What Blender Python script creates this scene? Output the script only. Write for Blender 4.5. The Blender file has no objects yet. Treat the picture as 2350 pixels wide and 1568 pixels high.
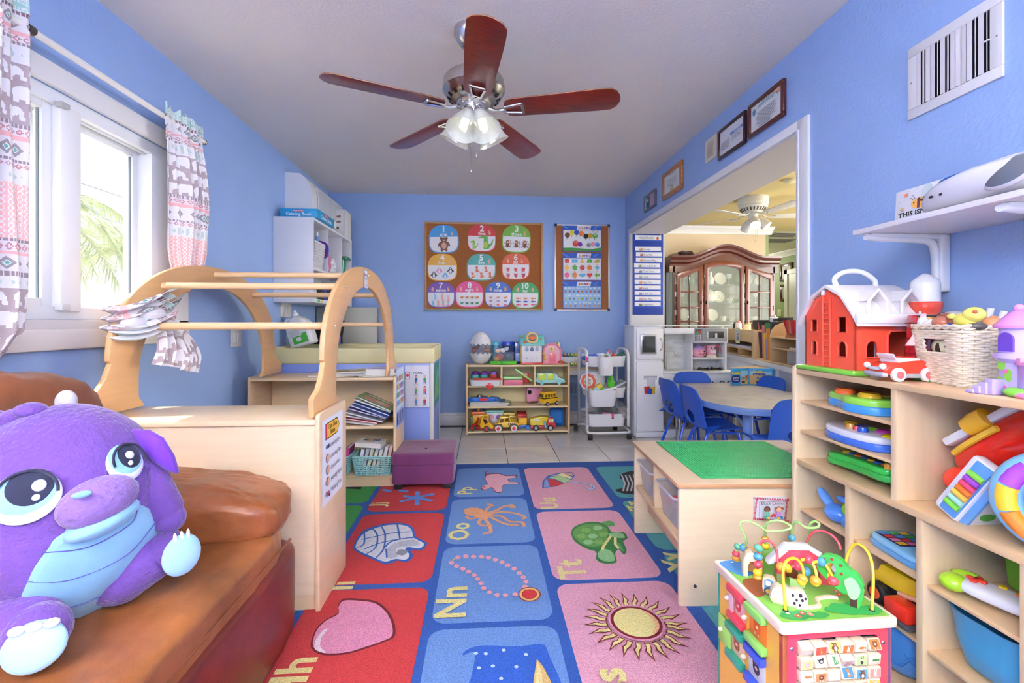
import bpy,bmesh,math,random
from mathutils import Matrix as MX,Vector as VC,noise
random.seed(7)
SC = bpy.context.scene
COL = SC.collection
PI = math.pi
# --- camera, world, sun, exposure
CAMH = 1.09; FPX = 1050.0; YAW = math.atan(65/FPX)
cam = bpy.data.objects.new('camera',bpy.data.cameras.new('camera'))
COL.objects.link(cam); SC.camera = cam
cam.location = (0,0,CAMH); cam.rotation_euler = (PI/2,0,-YAW)
cam.data.sensor_width = 36; cam.data.lens = FPX/2350*36; cam.data.shift_y = -44/2350
cam.data.clip_start = 0.02
W = bpy.data.worlds.new('world'); SC.world = W; W.use_nodes = True
nt = W.node_tree; nt.nodes.clear()
_o = nt.nodes.new('ShaderNodeOutputWorld'); _b = nt.nodes.new('ShaderNodeBackground')
_tc = nt.nodes.new('ShaderNodeTexCoord'); _sp = nt.nodes.new('ShaderNodeSeparateXYZ'); _r = nt.nodes.new('ShaderNodeValToRGB')
nt.links.new(_tc.outputs['Generated'],_sp.inputs[0]); nt.links.new(_sp.outputs[2],_r.inputs[0]); nt.links.new(_r.outputs[0],_b.inputs[0])
_r.color_ramp.elements[0].position = 0.0; _r.color_ramp.elements[0].color = (.97,.97,1,1)
_r.color_ramp.elements[1].position = 0.9; _r.color_ramp.elements[1].color = (.82,.90,1,1)
_b.inputs[1].default_value = .36
nt.links.new(_b.outputs[0],_o.inputs[0])
def lamp(name,typ,loc,energy,color=(1,1,1),rot=None,**k):
 l = bpy.data.lights.new(name,typ); l.energy = energy; l.color = color
 for a,v in k.items(): setattr(l,a,v)
 o = bpy.data.objects.new(name,l); COL.objects.link(o); o.location = loc
 if rot is not None: o.rotation_euler = rot
 return o
sun = lamp('sun','SUN',(-5,0,6),2.6,(1,.95,.87),angle=.012)
sun.rotation_euler = VC((.46,.06,-.88)).to_track_quat('-Z','Y').to_euler()
lamp('door_daylight','AREA',(0,-2.35,1.15),62,(1,.97,.94),(-PI/2,0,0),shape='RECTANGLE',size=2.8,size_y=2.0)
_w = lamp('sky_daylight','AREA',(-3.0,1.9,3.5),35,(1,.98,.96),shape='RECTANGLE',size=2.2,size_y=1.6)
_w.rotation_euler = VC((1.45,0,-2.0)).to_track_quat('-Z','Y').to_euler()
lamp('dining_daylight','AREA',(5.68,3.6,1.35),60,(1,.97,.93),(0,PI/2,0),shape='RECTANGLE',size=1.7,size_y=2.6)
lamp('dining_door_daylight','AREA',(3.6,-.4,1.3),22,(1,.97,.93),(-PI/2,0,0),shape='RECTANGLE',size=2.6,size_y=1.6)
SC.view_settings.view_transform = 'Standard'; SC.view_settings.look = 'None'
SC.view_settings.gamma = 1; SC.view_settings.use_curve_mapping = False
SC.view_settings.exposure = 1.7
# --- survey of the photograph: pixel -> point on a plane of the room
_s,_c = math.sin(YAW),math.cos(YAW)
def ray(x,y):
 a = (x-1175)/FPX; return (_c*a+_s,-_s*a+_c,-(y-740)/FPX)
def aZ(x,y,z):
 r = ray(x,y); t = (z-CAMH)/r[2]; return VC((r[0]*t,r[1]*t,z))
def aY(x,y,Y):
 r = ray(x,y); t = Y/r[1]; return VC((r[0]*t,Y,CAMH+r[2]*t))
def aX(x,y,X):
 r = ray(x,y); t = X/r[0]; return VC((X,r[1]*t,CAMH+r[2]*t))
LX,RX,BY,HZ = -1.614,1.53,4.87,2.44
# --- colours and materials
_lc = {}
def lin(h):
 if not isinstance(h,str): return h
 if h not in _lc:
  v = [int(h[i:i+2],16)/255 for i in (0,2,4)]
  _lc[h] = tuple(x/12.92 if x <= .04045 else ((x+.055)/1.055)**2.4 for x in v)+(1.0,)
 return _lc[h]
MATS = {}
def mat(kind):
 if kind in MATS: return MATS[kind]
 m = bpy.data.materials.new(kind); MATS[kind] = m; m.use_nodes = True
 t = m.node_tree; N = t.nodes.new; L = t.links.new; bs = t.nodes['Principled BSDF']
 at = N('ShaderNodeAttribute'); at.attribute_name = 'Col'; out = at.outputs['Color']
 tc = N('ShaderNodeTexCoord')
 S = dict(
  plastic=(.38,0,.0,0,0,0,0,None),gloss=(.16,0,.3,0,0,0,0,None),matte=(.7,0,0,0,0,0,0,None),
  paper=(.75,0,0,0,0,0,0,None),print=(.45,0,0,0,0,0,0,None),
  wall=(.55,0,0,3,.035,75,.35,None),ceiling=(.8,0,0,2,.03,90,.35,None),trim=(.4,0,0,0,0,0,0,None),
  tile=(.13,0,.2,5,.07,0,0,None),grout=(.9,0,0,0,0,0,0,None),
  birch=(.33,0,.15,3,.06,60,.03,(1,1,14)),birch_x=(.33,0,.15,3,.06,60,.03,(1,14,14)),birch_y=(.33,0,.15,3,.06,60,.03,(14,1,14)),birch_z=(.33,0,.15,3,.06,60,.03,(14,14,1)),
  mahogany=(.3,0,.3,4,.42,60,.02,(2,26,26)),cherry=(.28,0,.4,4,.3,60,.02,(14,14,1)),
  leather=(.36,0,.15,4.5,.45,160,.22,None),cloth=(.85,0,0,6,.06,260,.3,None),velvet=(.8,0,0,5,.14,160,.2,None),
  fur=(.95,0,0,9,.16,95,1.0,None),carpet=(1,0,0,190,.32,300,1.0,None),cork=(.9,0,0,240,.38,180,.2,None),
  nickel=(.25,1,0,0,0,0,0,None),steel=(.38,1,0,0,0,0,0,None),chrome=(.08,1,0,0,0,0,0,None),
  wicker=(.6,0,0,30,.15,220,.4,None),eggshell=(.8,0,0,60,.18,70,1.0,None),rubber=(.7,0,0,0,0,0,0,None),
  bark=(.9,0,0,8,.2,40,.5,None),leaf=(.6,0,0,3,.2,0,0,None),stone=(.35,0,0,8,.25,30,.15,(1,1,9)))
 if kind in S:
  ro,me,co,ns,nv,bsc,bst,st = S[kind]
  bs.inputs['Roughness'].default_value = ro; bs.inputs['Metallic'].default_value = me; bs.inputs['Coat Weight'].default_value = co
  vec = tc.outputs['Object']
  if st:
   mp = N('ShaderNodeMapping'); mp.inputs['Scale'].default_value = st; L(vec,mp.inputs[0]); vec2 = mp.outputs[0]
  else: vec2 = vec
  if ns:
   n = N('ShaderNodeTexNoise'); n.inputs['Scale'].default_value = ns; n.inputs['Detail'].default_value = 5; n.inputs['Roughness'].default_value = .6; L(vec2,n.inputs['Vector'])
   mr = N('ShaderNodeMapRange'); mr.inputs[1].default_value = .3; mr.inputs[2].default_value = .7
   mr.inputs[3].default_value = 1-nv; mr.inputs[4].default_value = 1+nv*.6; L(n.outputs[0],mr.inputs[0])
   mx = N('ShaderNodeVectorMath'); mx.operation = 'SCALE'; L(out,mx.inputs[0]); L(mr.outputs[0],mx.inputs['Scale']); out = mx.outputs[0]
  if bst:
   n2 = N('ShaderNodeTexNoise'); n2.inputs['Scale'].default_value = bsc; n2.inputs['Detail'].default_value = 3; L(vec2 if kind in ('mahogany',) else vec,n2.inputs['Vector'])
   bp = N('ShaderNodeBump'); bp.inputs['Strength'].default_value = bst; bp.inputs['Distance'].default_value = .006 if kind in ('fur','carpet','wall','ceiling') else .003
   L(n2.outputs[0],bp.inputs['Height']); L(bp.outputs[0],bs.inputs['Normal'])
  if kind in ('fur','velvet','cloth'):
   bs.inputs['Sheen Weight'].default_value = .35; bs.inputs['Sheen Roughness'].default_value = .4
  if kind == 'leather':
   v = N('ShaderNodeTexVoronoi'); v.inputs['Scale'].default_value = 420; L(vec,v.inputs['Vector'])
   b2 = N('ShaderNodeBump'); b2.inputs['Strength'].default_value = .12; b2.inputs['Distance'].default_value = .001
   L(v.outputs[0],b2.inputs['Height']); L(bp.outputs[0],b2.inputs['Normal']); L(b2.outputs[0],bs.inputs['Normal'])
  L(out,bs.inputs['Base Color'])
 elif kind in ('frost','clear','bag','bin'):
  bs.inputs['Roughness'].default_value = dict(frost=.3,clear=.05,bag=.25,bin=.35)[kind]
  L(out,bs.inputs['Base Color']); bs.inputs['Alpha'].default_value = dict(frost=.5,clear=.22,bag=.35,bin=.28)[kind]
 elif kind == 'glass':
  bs.inputs['Roughness'].default_value = .02; L(out,bs.inputs['Base Color']); bs.inputs['Alpha'].default_value = .10
 elif kind == 'cabinet_glass':
  bs.inputs['Roughness'].default_value = .02; L(out,bs.inputs['Base Color']); bs.inputs['Alpha'].default_value = .16
 elif kind == 'shade':
  bs.inputs['Roughness'].default_value = .3; L(out,bs.inputs['Base Color']); bs.inputs['Alpha'].default_value = .62
  bs.inputs['Transmission Weight'].default_value = .2
 elif kind == 'bulb':
  L(out,bs.inputs['Base Color']); L(out,bs.inputs['Emission Color']); bs.inputs['Emission Strength'].default_value = .35
 elif kind == 'lit':
  L(out,bs.inputs['Base Color']); L(out,bs.inputs['Emission Color']); bs.inputs['Emission Strength'].default_value = 9
 return m
# --- mesh builder
def Fm(o,u,v):
 u = VC(u).normalized(); v = VC(v); v = (v-u*v.dot(u)).normalized(); n = u.cross(v); o = VC(o)
 return MX(((u.x,v.x,n.x,o.x),(u.y,v.y,n.y,o.y),(u.z,v.z,n.z,o.z),(0,0,0,1)))
def TR(x,y,z,rx=0,ry=0,rz=0,s=1):
 return MX.Translation((x,y,z)) @ MX.Rotation(rz,4,'Z') @ MX.Rotation(ry,4,'Y') @ MX.Rotation(rx,4,'X') @ MX.Scale(s,4)
def cr(pts,n=6,closed=False):
 P = [VC(p) for p in pts]; k = len(P); out = []
 for i in range(k if closed else k-1):
  a,b,c,d = (P[(i+j) % k] if closed else P[min(max(i+j,0),k-1)] for j in (-1,0,1,2))
  for q in range(n):
   t = q/n; out.append(.5*((2*b)+(c-a)*t+(2*a-5*b+4*c-d)*t*t+(3*b-a-3*c+d)*t**3))
 if not closed: out.append(P[-1].copy())
 return out
def rr(w,h,r,n=4,cx=0,cy=0):
 r = min(r,w/2-1e-5,h/2-1e-5); o = []
 for (x,y,a) in ((w/2-r,h/2-r,0),(-w/2+r,h/2-r,90),(-w/2+r,-h/2+r,180),(w/2-r,-h/2+r,270)):
  for i in range(n+1):
   t = math.radians(a+90*i/n); o.append((cx+x+r*math.cos(t),cy+y+r*math.sin(t)))
 return o
def el(cx,cy,rx,ry=None,n=18,a0=0):
 ry = rx if ry is None else ry
 return [(cx+rx*math.cos(2*PI*i/n+a0),cy+ry*math.sin(2*PI*i/n+a0)) for i in range(n)]
def rot2(pts,a,cx=0,cy=0):
 c,s = math.cos(a),math.sin(a); return [(cx+(x-cx)*c-(y-cy)*s,cy+(x-cx)*s+(y-cy)*c) for x,y in pts]
_tx = {}
class B:
 def __init__(s,M=None): s.v = []; s.f = []; s.c = []; s.M = M or MX(); s.z = 0; s.dz = .0003; s.P = None
 def add(s,vs,fs,c):
  n = len(s.v); M = s.M; s.v += [M @ VC(v) for v in vs]; s.f += [tuple(i+n for i in f) for f in fs]
  s.c += [lin(x) for x in c] if isinstance(c,list) else [lin(c)]*len(fs)
  return s
 def bm(s,bm,c,c2=None):
  bm.verts.index_update(); fs = [tuple(v.index for v in f.verts) for f in bm.faces]
  cc = c
  if c2: cc = [c if abs(f.normal.z) > .5 else c2 for f in bm.faces]
  s.add([v.co.copy() for v in bm.verts],fs,cc); bm.free(); return s
 def box(s,x0,y0,z0,x1,y1,z1,c,bev=0,seg=2):
  x0,x1 = min(x0,x1),max(x0,x1); y0,y1 = min(y0,y1),max(y0,y1); z0,z1 = min(z0,z1),max(z0,z1)
  if not bev:
   return s.add([(x0,y0,z0),(x1,y0,z0),(x1,y1,z0),(x0,y1,z0),(x0,y0,z1),(x1,y0,z1),(x1,y1,z1),(x0,y1,z1)],
                         [(3,2,1,0),(4,5,6,7),(0,1,5,4),(1,2,6,5),(2,3,7,6),(3,0,4,7)],c)
  bm = bmesh.new(); bmesh.ops.create_cube(bm,size=1)
  for v in bm.verts: v.co = ((x0+x1)/2+v.co.x*(x1-x0),(y0+y1)/2+v.co.y*(y1-y0),(z0+z1)/2+v.co.z*(z1-z0))
  bev = min(bev,(x1-x0)*.49,(y1-y0)*.49,(z1-z0)*.49)
  bmesh.ops.bevel(bm,geom=bm.edges[:],offset=bev,segments=seg,profile=.5,affect='EDGES')
  return s.bm(bm,c)
 def prism(s,pts,z0,z1,c,bev=0,side=None,F=None,seg=2):
  bm = bmesh.new(); vs = [bm.verts.new((p[0],p[1],z0)) for p in pts]; f = bm.faces.new(vs)
  r = bmesh.ops.extrude_face_region(bm,geom=[f]); up = [e for e in r['geom'] if isinstance(e,bmesh.types.BMVert)]
  for v in up: v.co.z = z1
  bmesh.ops.recalc_face_normals(bm,faces=bm.faces[:])
  if bev:
   ed = [e for e in bm.edges if abs(e.verts[0].co.z-e.verts[1].co.z) < 1e-7]
   bmesh.ops.bevel(bm,geom=ed,offset=bev,segments=seg,profile=.5,affect='EDGES',clamp_overlap=True)
  bm.normal_update()
  M0 = s.M
  if F is not None: s.M = M0 @ F
  s.bm(bm,c,side); s.M = M0; return s
 def loft(s,rings,c,cap=True,closed=True,loop=False):
  n = len(rings[0]); vs = [p for r in rings for p in r]; fs = []; cc = []
  m = len(rings)
  for i in range(m if loop else m-1):
   for j in range(n if closed else n-1):
    a,b = i*n+j,i*n+(j+1) % n; i2 = (i+1) % m; fs.append((a,b,i2*n+(j+1) % n,i2*n+j))
    if isinstance(c,list): cc.append(c[i])
  if cap and not loop: fs += [tuple(range(n))[::-1],tuple((m-1)*n+j for j in range(n))]; cc += [c[0],c[-1]] if isinstance(c,list) else []
  return s.add(vs,fs,cc if isinstance(c,list) else c)
 def lathe(s,prof,c,n=24,cx=0,cy=0,cap=True,sx=1,sy=1):
  return s.loft([[(cx+r*sx*math.cos(2*PI*j/n),cy+r*sy*math.sin(2*PI*j/n),z) for j in range(n)] for r,z in prof],c,cap)
 def ell(s,x,y,z,rx,ry=None,rz=None,c='ffffff',n=16,m=10,F=None,e=1):
  ry = rx if ry is None else ry; rz = rx if rz is None else rz; vs = [(0,0,-1)]; fs = []
  sg = lambda v,e: math.copysign(abs(v)**e,v)
  for i in range(1,m):
   a = -PI/2+PI*i/m
   for j in range(n): b = 2*PI*j/n; vs.append((sg(math.cos(a),e)*sg(math.cos(b),e),sg(math.cos(a),e)*sg(math.sin(b),e),sg(math.sin(a),e)))
  vs.append((0,0,1)); k = len(vs)-1
  for j in range(n):
   fs.append((0,1+(j+1) % n,1+j)); fs.append((k,k-n+j,k-n+(j+1) % n))
   for i in range(m-2): a = 1+i*n+j; b = 1+i*n+(j+1) % n; fs.append((a,b,b+n,a+n))
  T = MX.Translation((x,y,z)) @ (F or MX())
  return s.add([T @ VC((v[0]*rx,v[1]*ry,v[2]*rz)) for v in vs],fs,c)
 def tube(s,pts,r,c,n=8,closed=False,flatx=1):
  P = [VC(p) for p in pts]; k = len(P); up = None; rings = []
  for i in range(k):
   a = P[(i-1) % k] if closed or i else P[0]; b = P[(i+1) % k] if closed or i < k-1 else P[-1]
   t = (b-a); t = t.normalized() if t.length > 1e-9 else VC((0,0,1))
   if up is None: up = VC((0,0,1)) if abs(t.z) < .9 else VC((1,0,0))
   x = t.cross(up); x.normalize(); up = x.cross(t); up.normalize()
   R = r[i] if isinstance(r,(list,tuple)) else r
   rings.append([P[i]+(x*math.cos(2*PI*j/n)*flatx+up*math.sin(2*PI*j/n))*R for j in range(n)])
  return s.loft(rings,c,cap=not closed,loop=closed)
 def flat(s,pts,c,z=None):
  if s.P: pts = [s.P(*p) for p in pts]
  if z is None: s.z += s.dz; z = s.z
  ar = sum(pts[i-1][0]*pts[i][1]-pts[i][0]*pts[i-1][1] for i in range(len(pts)))
  idx = tuple(range(len(pts))) if ar > 0 else tuple(range(len(pts)))[::-1]
  return s.add([(p[0],p[1],z) for p in pts],[idx],c)
 def rect(s,x0,y0,x1,y1,c): return s.flat([(x0,y0),(x1,y0),(x1,y1),(x0,y1)],c)
 def line(s,pts,w,c,closed=False):
  if s.P: pts = [s.P(*p) for p in pts]
  s.z += s.dz; P = [VC((p[0],p[1])) for p in pts]; k = len(P); vs = []
  for i in range(k):
   a = P[i-1] if (closed or i) else P[i]; b = P[(i+1) % k] if (closed or i < k-1) else P[i]
   t = (b-a); t = t.normalized() if t.length > 1e-9 else VC((1,0)); nn = VC((-t.y,t.x))*w/2
   vs += [(*(P[i]-nn),s.z),(*(P[i]+nn),s.z)]
  fs = [(2*i,2*((i+1) % k),2*((i+1) % k)+1,2*i+1) for i in range(k if closed else k-1)]
  return s.add(vs,fs,c)
 def text(s,t,x,y,size,c,align='CENTER',bold=.012,rot=0,sx=1,shear=0):
  key = (t,bold)
  if key not in _tx:
   cu = bpy.data.curves.new('t','FONT'); cu.body = t; cu.resolution_u = 2; cu.offset = bold
   o = bpy.data.objects.new('t',cu); me = o.to_mesh()
   _tx[key] = ([tuple(v.co)[:2] for v in me.vertices],[tuple(p.vertices) for p in me.polygons])
   o.to_mesh_clear(); bpy.data.objects.remove(o); bpy.data.curves.remove(cu)
  vs,fs = _tx[key]
  if not vs: return s
  x0 = min(v[0] for v in vs); x1 = max(v[0] for v in vs)
  ox = dict(CENTER=(x0+x1)/2,LEFT=x0,RIGHT=x1)[align]; s.z += s.dz; cs,sn = math.cos(rot),math.sin(rot); o = []
  for a,b in vs:
   a = (a-ox+shear*b)*size*sx; b = b*size; o.append((x+a*cs-b*sn,y+a*sn+b*cs,s.z))
  return s.add(o,fs,c)
PM = {}
def Pt(name,b,m='plastic',parent=None,w=False,sharp=38,label=None):
 me = bpy.data.meshes.new(name); vs = b.v
 if w and parent is not None:
  I = PM[parent.name].inverted(); vs = [I @ v for v in vs]
 me.from_pydata([tuple(v) for v in vs],[],b.f); me.update()
 ca = me.color_attributes.new('Col','FLOAT_COLOR','CORNER'); buf = []
 for f,c in zip(b.f,b.c): buf.extend(list(c)*len(f))
 if len(buf) == len(me.loops)*4: ca.data.foreach_set('color',buf)
 else: print('LOOP MISMATCH',name)
 me.shade_smooth(); me.set_sharp_from_angle(angle=math.radians(sharp))
 me.materials.append(mat(m) if isinstance(m,str) else m)
 o = bpy.data.objects.new(name,me); COL.objects.link(o)
 if parent is not None: o.parent = parent; PM[o.name] = PM[parent.name]
 else: PM[o.name] = MX()
 if label: o['label'] = label
 return o
def Tg(name,label,cat,loc=(0,0,0),rz=0,group=None,M=None):
 o = bpy.data.objects.new(name,None); COL.objects.link(o); o.empty_display_size = .05
 M = M if M is not None else TR(*loc,rz=rz); o.matrix_world = M; PM[o.name] = M.copy()
 o['label'] = label; o['category'] = cat
 if group: o['group'] = group
 return o
def Sl(name,label,cat,b,m='plastic',group=None,**k):
 o = Pt(name,b,m,**k); o['label'] = label; o['category'] = cat
 if group: o['group'] = group
 return o
def Sr(name,b,m,parent=None,**k):
 o = Pt(name,b,m,parent,**k)
 if parent is None: o['kind'] = 'structure'
 return o
def dup(root,M,label=None,group=None):
 r = root.copy(); COL.objects.link(r); r.matrix_world = M; PM[r.name] = M.copy()
 if label: r['label'] = label
 if group: r['group'] = group
 for ch in list(root.children):
  c = ch.copy(); COL.objects.link(c); c.parent = r; PM[c.name] = M
  for g in list(ch.children):
   d = g.copy(); COL.objects.link(d); d.parent = c; PM[d.name] = M
 return r
def pieces(name,parent,mesh_src,mats_):
 for M in mats_:
  o = bpy.data.objects.new(name,mesh_src.data); COL.objects.link(o); o.parent = parent; o.matrix_local = M
def onp(F,x,y):       # pixel -> coordinates in a frame's plane
 I = F.inverted(); o = I @ VC((0,0,CAMH)); d = I.to_3x3() @ VC(ray(x,y)); t = -o.z/d.z; q = o+d*t; return (q.x,q.y)
FB = lambda x,y,Y=BY: Fm(aY(x,y,Y),(1,0,0),(0,0,1))
def FR(Y,Z,X=RX): return Fm((X,Y,Z),(0,-1,0),(0,0,1))
def FL(Y,Z,X=LX): return Fm((X,Y,Z),(0,1,0),(0,0,1))
# --- ROOM SHELL
WB = '99b5e5'; WHT = 'e6e4e2'
TS = .406
def tiles(name,x0,x1,y0,y1,ox=0,oy=0):
 f = Sr(name,B().box(x0,y0,-.12,x1,y1,-.006,'55504c'),'grout')
 b = B().box(.0025,.0025,-.006,TS-.0025,TS-.0025,0,'dbd7d2',bev=.0012,seg=1)
 src = Pt('tile',b,'tile',f); first = True
 nx0 = math.floor((x0-ox)/TS); ny0 = math.floor((y0-oy)/TS)
 for i in range(nx0,math.ceil((x1-ox)/TS)):
  for j in range(ny0,math.ceil((y1-oy)/TS)):
   X = ox+i*TS; Y = oy+j*TS
   if X < x0-TS/2-.001 or X+TS > x1+TS/2 or Y+TS > y1+TS/2 or Y < y0-TS/2: continue
   if first: src.matrix_local = TR(X,Y,0); first = False
   else: pieces('tile',f,src,[TR(X,Y,0)])
tiles('floor',LX-.12,1.8805,-2.4,4.9,ox=.19,oy=3.555)
tiles('floor',1.8805,6.0,1.2,6.42,ox=.19,oy=3.555)
Sr('ceiling',B().box(LX-.15,-2.4,HZ,1.88,4.99,HZ+.1,'e8e2de'),'ceiling')
Sr('ceiling',B().box(1.88,-.5,HZ,6.0,6.5,HZ+.1,'c5b27a'),'ceiling')
WY0,WY1,WZ0,WZ1 = 1.22,2.47,1.10,1.97
b = B(); T = LX-.14
b.box(T,-2.4,0,LX,WY0,HZ,WB).box(T,WY1,0,LX,4.99,HZ,WB).box(T,WY0,0,LX,WY1,WZ0,WB).box(T,WY0,WZ1,LX,WY1,HZ,WB)
Sr('wall_left',b,'wall')
Sr('wall_back',B().box(LX,BY,0,1.53,BY+.12,HZ,WB),'wall')
OY0,OY1,OZ = 2.13,4.676,2.02
b = B(); b.box(RX,-2.4,0,1.88,OY0,HZ,WB).box(RX,OY0,OZ+.002,1.88,OY1,HZ,WB).box(RX,OY1,0,1.88,6.5,HZ,WB)
Sr('wall_right',b,'wall')
b = B(); b.box(LX,-2.52,0,-1.35,-2.4,HZ,WB).box(1.35,-2.52,0,1.88,-2.4,HZ,WB).box(-1.35,-2.52,2.1,1.35,-2.4,HZ,WB)
Sr('wall_front',b,'wall')
d = Sr('door_1',B().box(-1.35,-2.5,-.004,1.35,-2.42,.012,'c8c8c8'),'trim')
for x in (-1.35,-.02): d2 = Pt('door_frame',B().box(x,-2.49,0,x+.05,-2.44,2.1,'e8e8e8').box(x+1.32,-2.49,0,x+1.37,-2.44,2.1,'e8e8e8').box(x,-2.49,0,x+1.37,-2.44,.06,'e8e8e8').box(x,-2.49,2.04,x+1.37,-2.44,2.1,'e8e8e8'),'trim',d)
b = B(); b.box(RX-.002,OY0-.001,OZ-.012,1.884,OY1+.001,OZ,'cdc8c8').box(RX-.002,OY1-.010,0,1.884,OY1+.001,OZ,'dcdcdc').box(RX-.002,OY0-.001,0,1.884,OY0+.012,OZ,'dcdcdc')
Sr('trim_1',b,'trim')
b = B(); b.box(RX-.014,OY0-.075,0,RX+.002,OY0,OZ+.047,'e9e8ea',.004).box(RX-.014,OY0,OZ,RX+.002,OY1+.045,OZ+.047,'e9e8ea',.004).box(RX-.014,OY1,0,RX+.002,OY1+.045,OZ,'e9e8ea',.004)
b.box(RX-.019,OY0-.014,0,RX-.005,OY0+.001,OZ,'dddde2',.003)
Sr('trim_2',b,'trim')
for nm,x0,x1,y0,y1 in (('baseboard_back',LX,RX,BY-.016,BY),('baseboard_left',LX,LX+.016,2.6,BY-.016),('baseboard_right',RX-.016,RX,-2.4,OY0-.08)):
 b = B(); b.box(x0,y0,0,x1,y1,.105,'e4e3e6',.003)
 if nm == 'baseboard_back': b.box(x0,y0+.006,.105,x1,y1,.135,'e4e3e6',.004)
 elif nm == 'baseboard_left': b.box(x0,y0,.105,x1-.006,y1,.135,'e4e3e6',.004)
 else: b.box(x0+.006,y0,.105,x1,y1,.135,'e4e3e6',.004)
 Sr(nm,b,'trim')
b = B(); b.box(1.88,6.3,0,4.02,6.42,HZ,'cfb99a'); Sr('wall_dining',b,'wall')
b = B(); b.box(4.02,11.0,0,6.0,11.1,HZ,'8fa070').box(5.75,1.2,0,5.9,11.0,HZ,'8fa070'); Sr('wall_green',b,'wall')
b = B(); b.box(4.02,6.42,0,4.14,11.0,HZ,'8fa070'); Sr('wall_hall',b,'wall')
Sr('ceiling',B().box(3.9,6.5,HZ,6.0,11.1,HZ+.1,'cfc9a8'),'ceiling')
Sr('floor',B().box(4.02,6.42,-.1,6.0,11.1,0,'d9d2cb'),'tile')
def crown(x0,y0,x1,y1,nx,ny,nm):
 b = B(); d = VC((x1-x0,y1-y0,0)); prof = [(0,0),(0,.10),(.018,.10),(.03,.075),(.07,.035),(.09,.02),(.10,0)]
 b.loft([[(x+nx*p,y+ny*p,HZ-.001-q) for p,q in prof] for x,y in ((x0,y0),(x1,y1))],'e6e3df'); Sr(nm,b,'trim')
crown(1.89,6.3,4.10,6.3,0,-1,'trim_3'); crown(5.75,1.3,5.75,11.0,-1,0,'trim_4'); crown(4.14,11.0,5.75,11.0,0,-1,'trim_5')
b = B(); b.box(5.70,8.28,0,5.75,8.36,2.08,'d9d5cc').box(5.70,7.4,2.0,5.75,8.36,2.08,'d9d5cc').box(5.72,7.4,0,5.75,8.28,2.0,'cfccc4'); Sr('door_2',b,'trim')
# --- LEFT WINDOW
b = B(); X0,X1 = LX-.002,LX+.022
b.box(X0,WY0-.075,WZ1,X1,WY1+.11,WZ1+.085,'e6e4e3',.006).box(X0,WY1,WZ0-.02,X1,WY1+.11,WZ1,'e6e4e3',.006).box(X0,WY0-.075,WZ0-.02,X1,WY0,WZ1,'e6e4e3',.006)
b.box(X0,WY0-.075,WZ0-.115,X1+.006,WY1+.11,WZ0-.035,'e9e3df',.008).box(X0,WY0-.075,WZ0-.05,X1,WY1+.11,WZ0,'dedad8',.003)
win = Sr('window_1',b,'trim')
b = B(); c = 'eceef0'
for (y0,y1,z0,z1) in ((WY0,WY1,WZ0,WZ0+.05),(WY0,WY1,WZ1-.055,WZ1),(WY0,WY0+.05,WZ0+.05,WZ1-.055),(WY1-.13,WY1,WZ0+.05,WZ1-.055)): b.box(LX-.14,y0,z0,LX-.004,y1,z1,c,.003)
for k in range(3): b.box(LX-.1+.03*k,WY0+.05,WZ1-.062,LX-.09+.03*k,WY1-.13,WZ1-.05,'d5d8da')
Pt('window_frame',b,'trim',win)
def sash(nm,y0,y1,x0,x1,ms=.045,mr=.045):
 b = B(); z0,z1 = WZ0+.045,WZ1-.05
 b.box(x0,y0,z0,x1,y0+ms,z1,c,.003).box(x0,y1-mr,z0,x1,y1,z1,c,.003).box(x0,y0+ms,z0,x1,y1-mr,z0+.035,c,.003).box(x0,y0+ms,z1-.035,x1,y1-mr,z1,c,.003)
 s = Pt(nm,b,'trim',win)
 Pt('pane',B().box((x0+x1)/2-.002,y0+ms,z0+.035,(x0+x1)/2+.002,y1-mr,z1-.035,'dfeaf2'),'glass',s)
 g = B(); xx = (x0+x1)/2
 for (a,bb) in ((y0+ms,y0+ms+.004),(y1-mr-.004,y1-mr)): g.box(xx-.004,a,z0+.035,xx+.004,bb,z1-.035,'77828a')
 Pt('seal',g,'rubber',s)
sash('sash',1.24,1.845,LX-.05,LX-.02); sash('sash',1.80,2.35,LX-.10,LX-.07,.02,.04)
Pt('mullion',B().box(LX-.07,1.84,WZ0+.03,LX+.012,1.93,WZ1-.045,'f0f0f0',.008),'trim',win)
Pt('latch',B().box(LX+.0,1.825,WZ0+.035,LX+.03,1.86,WZ0+.06,'d8d8d8',.003).box(LX+.0,1.825,WZ1-.065,LX+.03,1.86,WZ1-.045,'b0b2b2',.003),'plastic',win)
Sl('ground','pale ground outside the window','ground',B().box(-40,-30,-.6,-1.9,40,-.5,'cfcabb'),'matte')['kind'] = 'structure'
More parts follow.
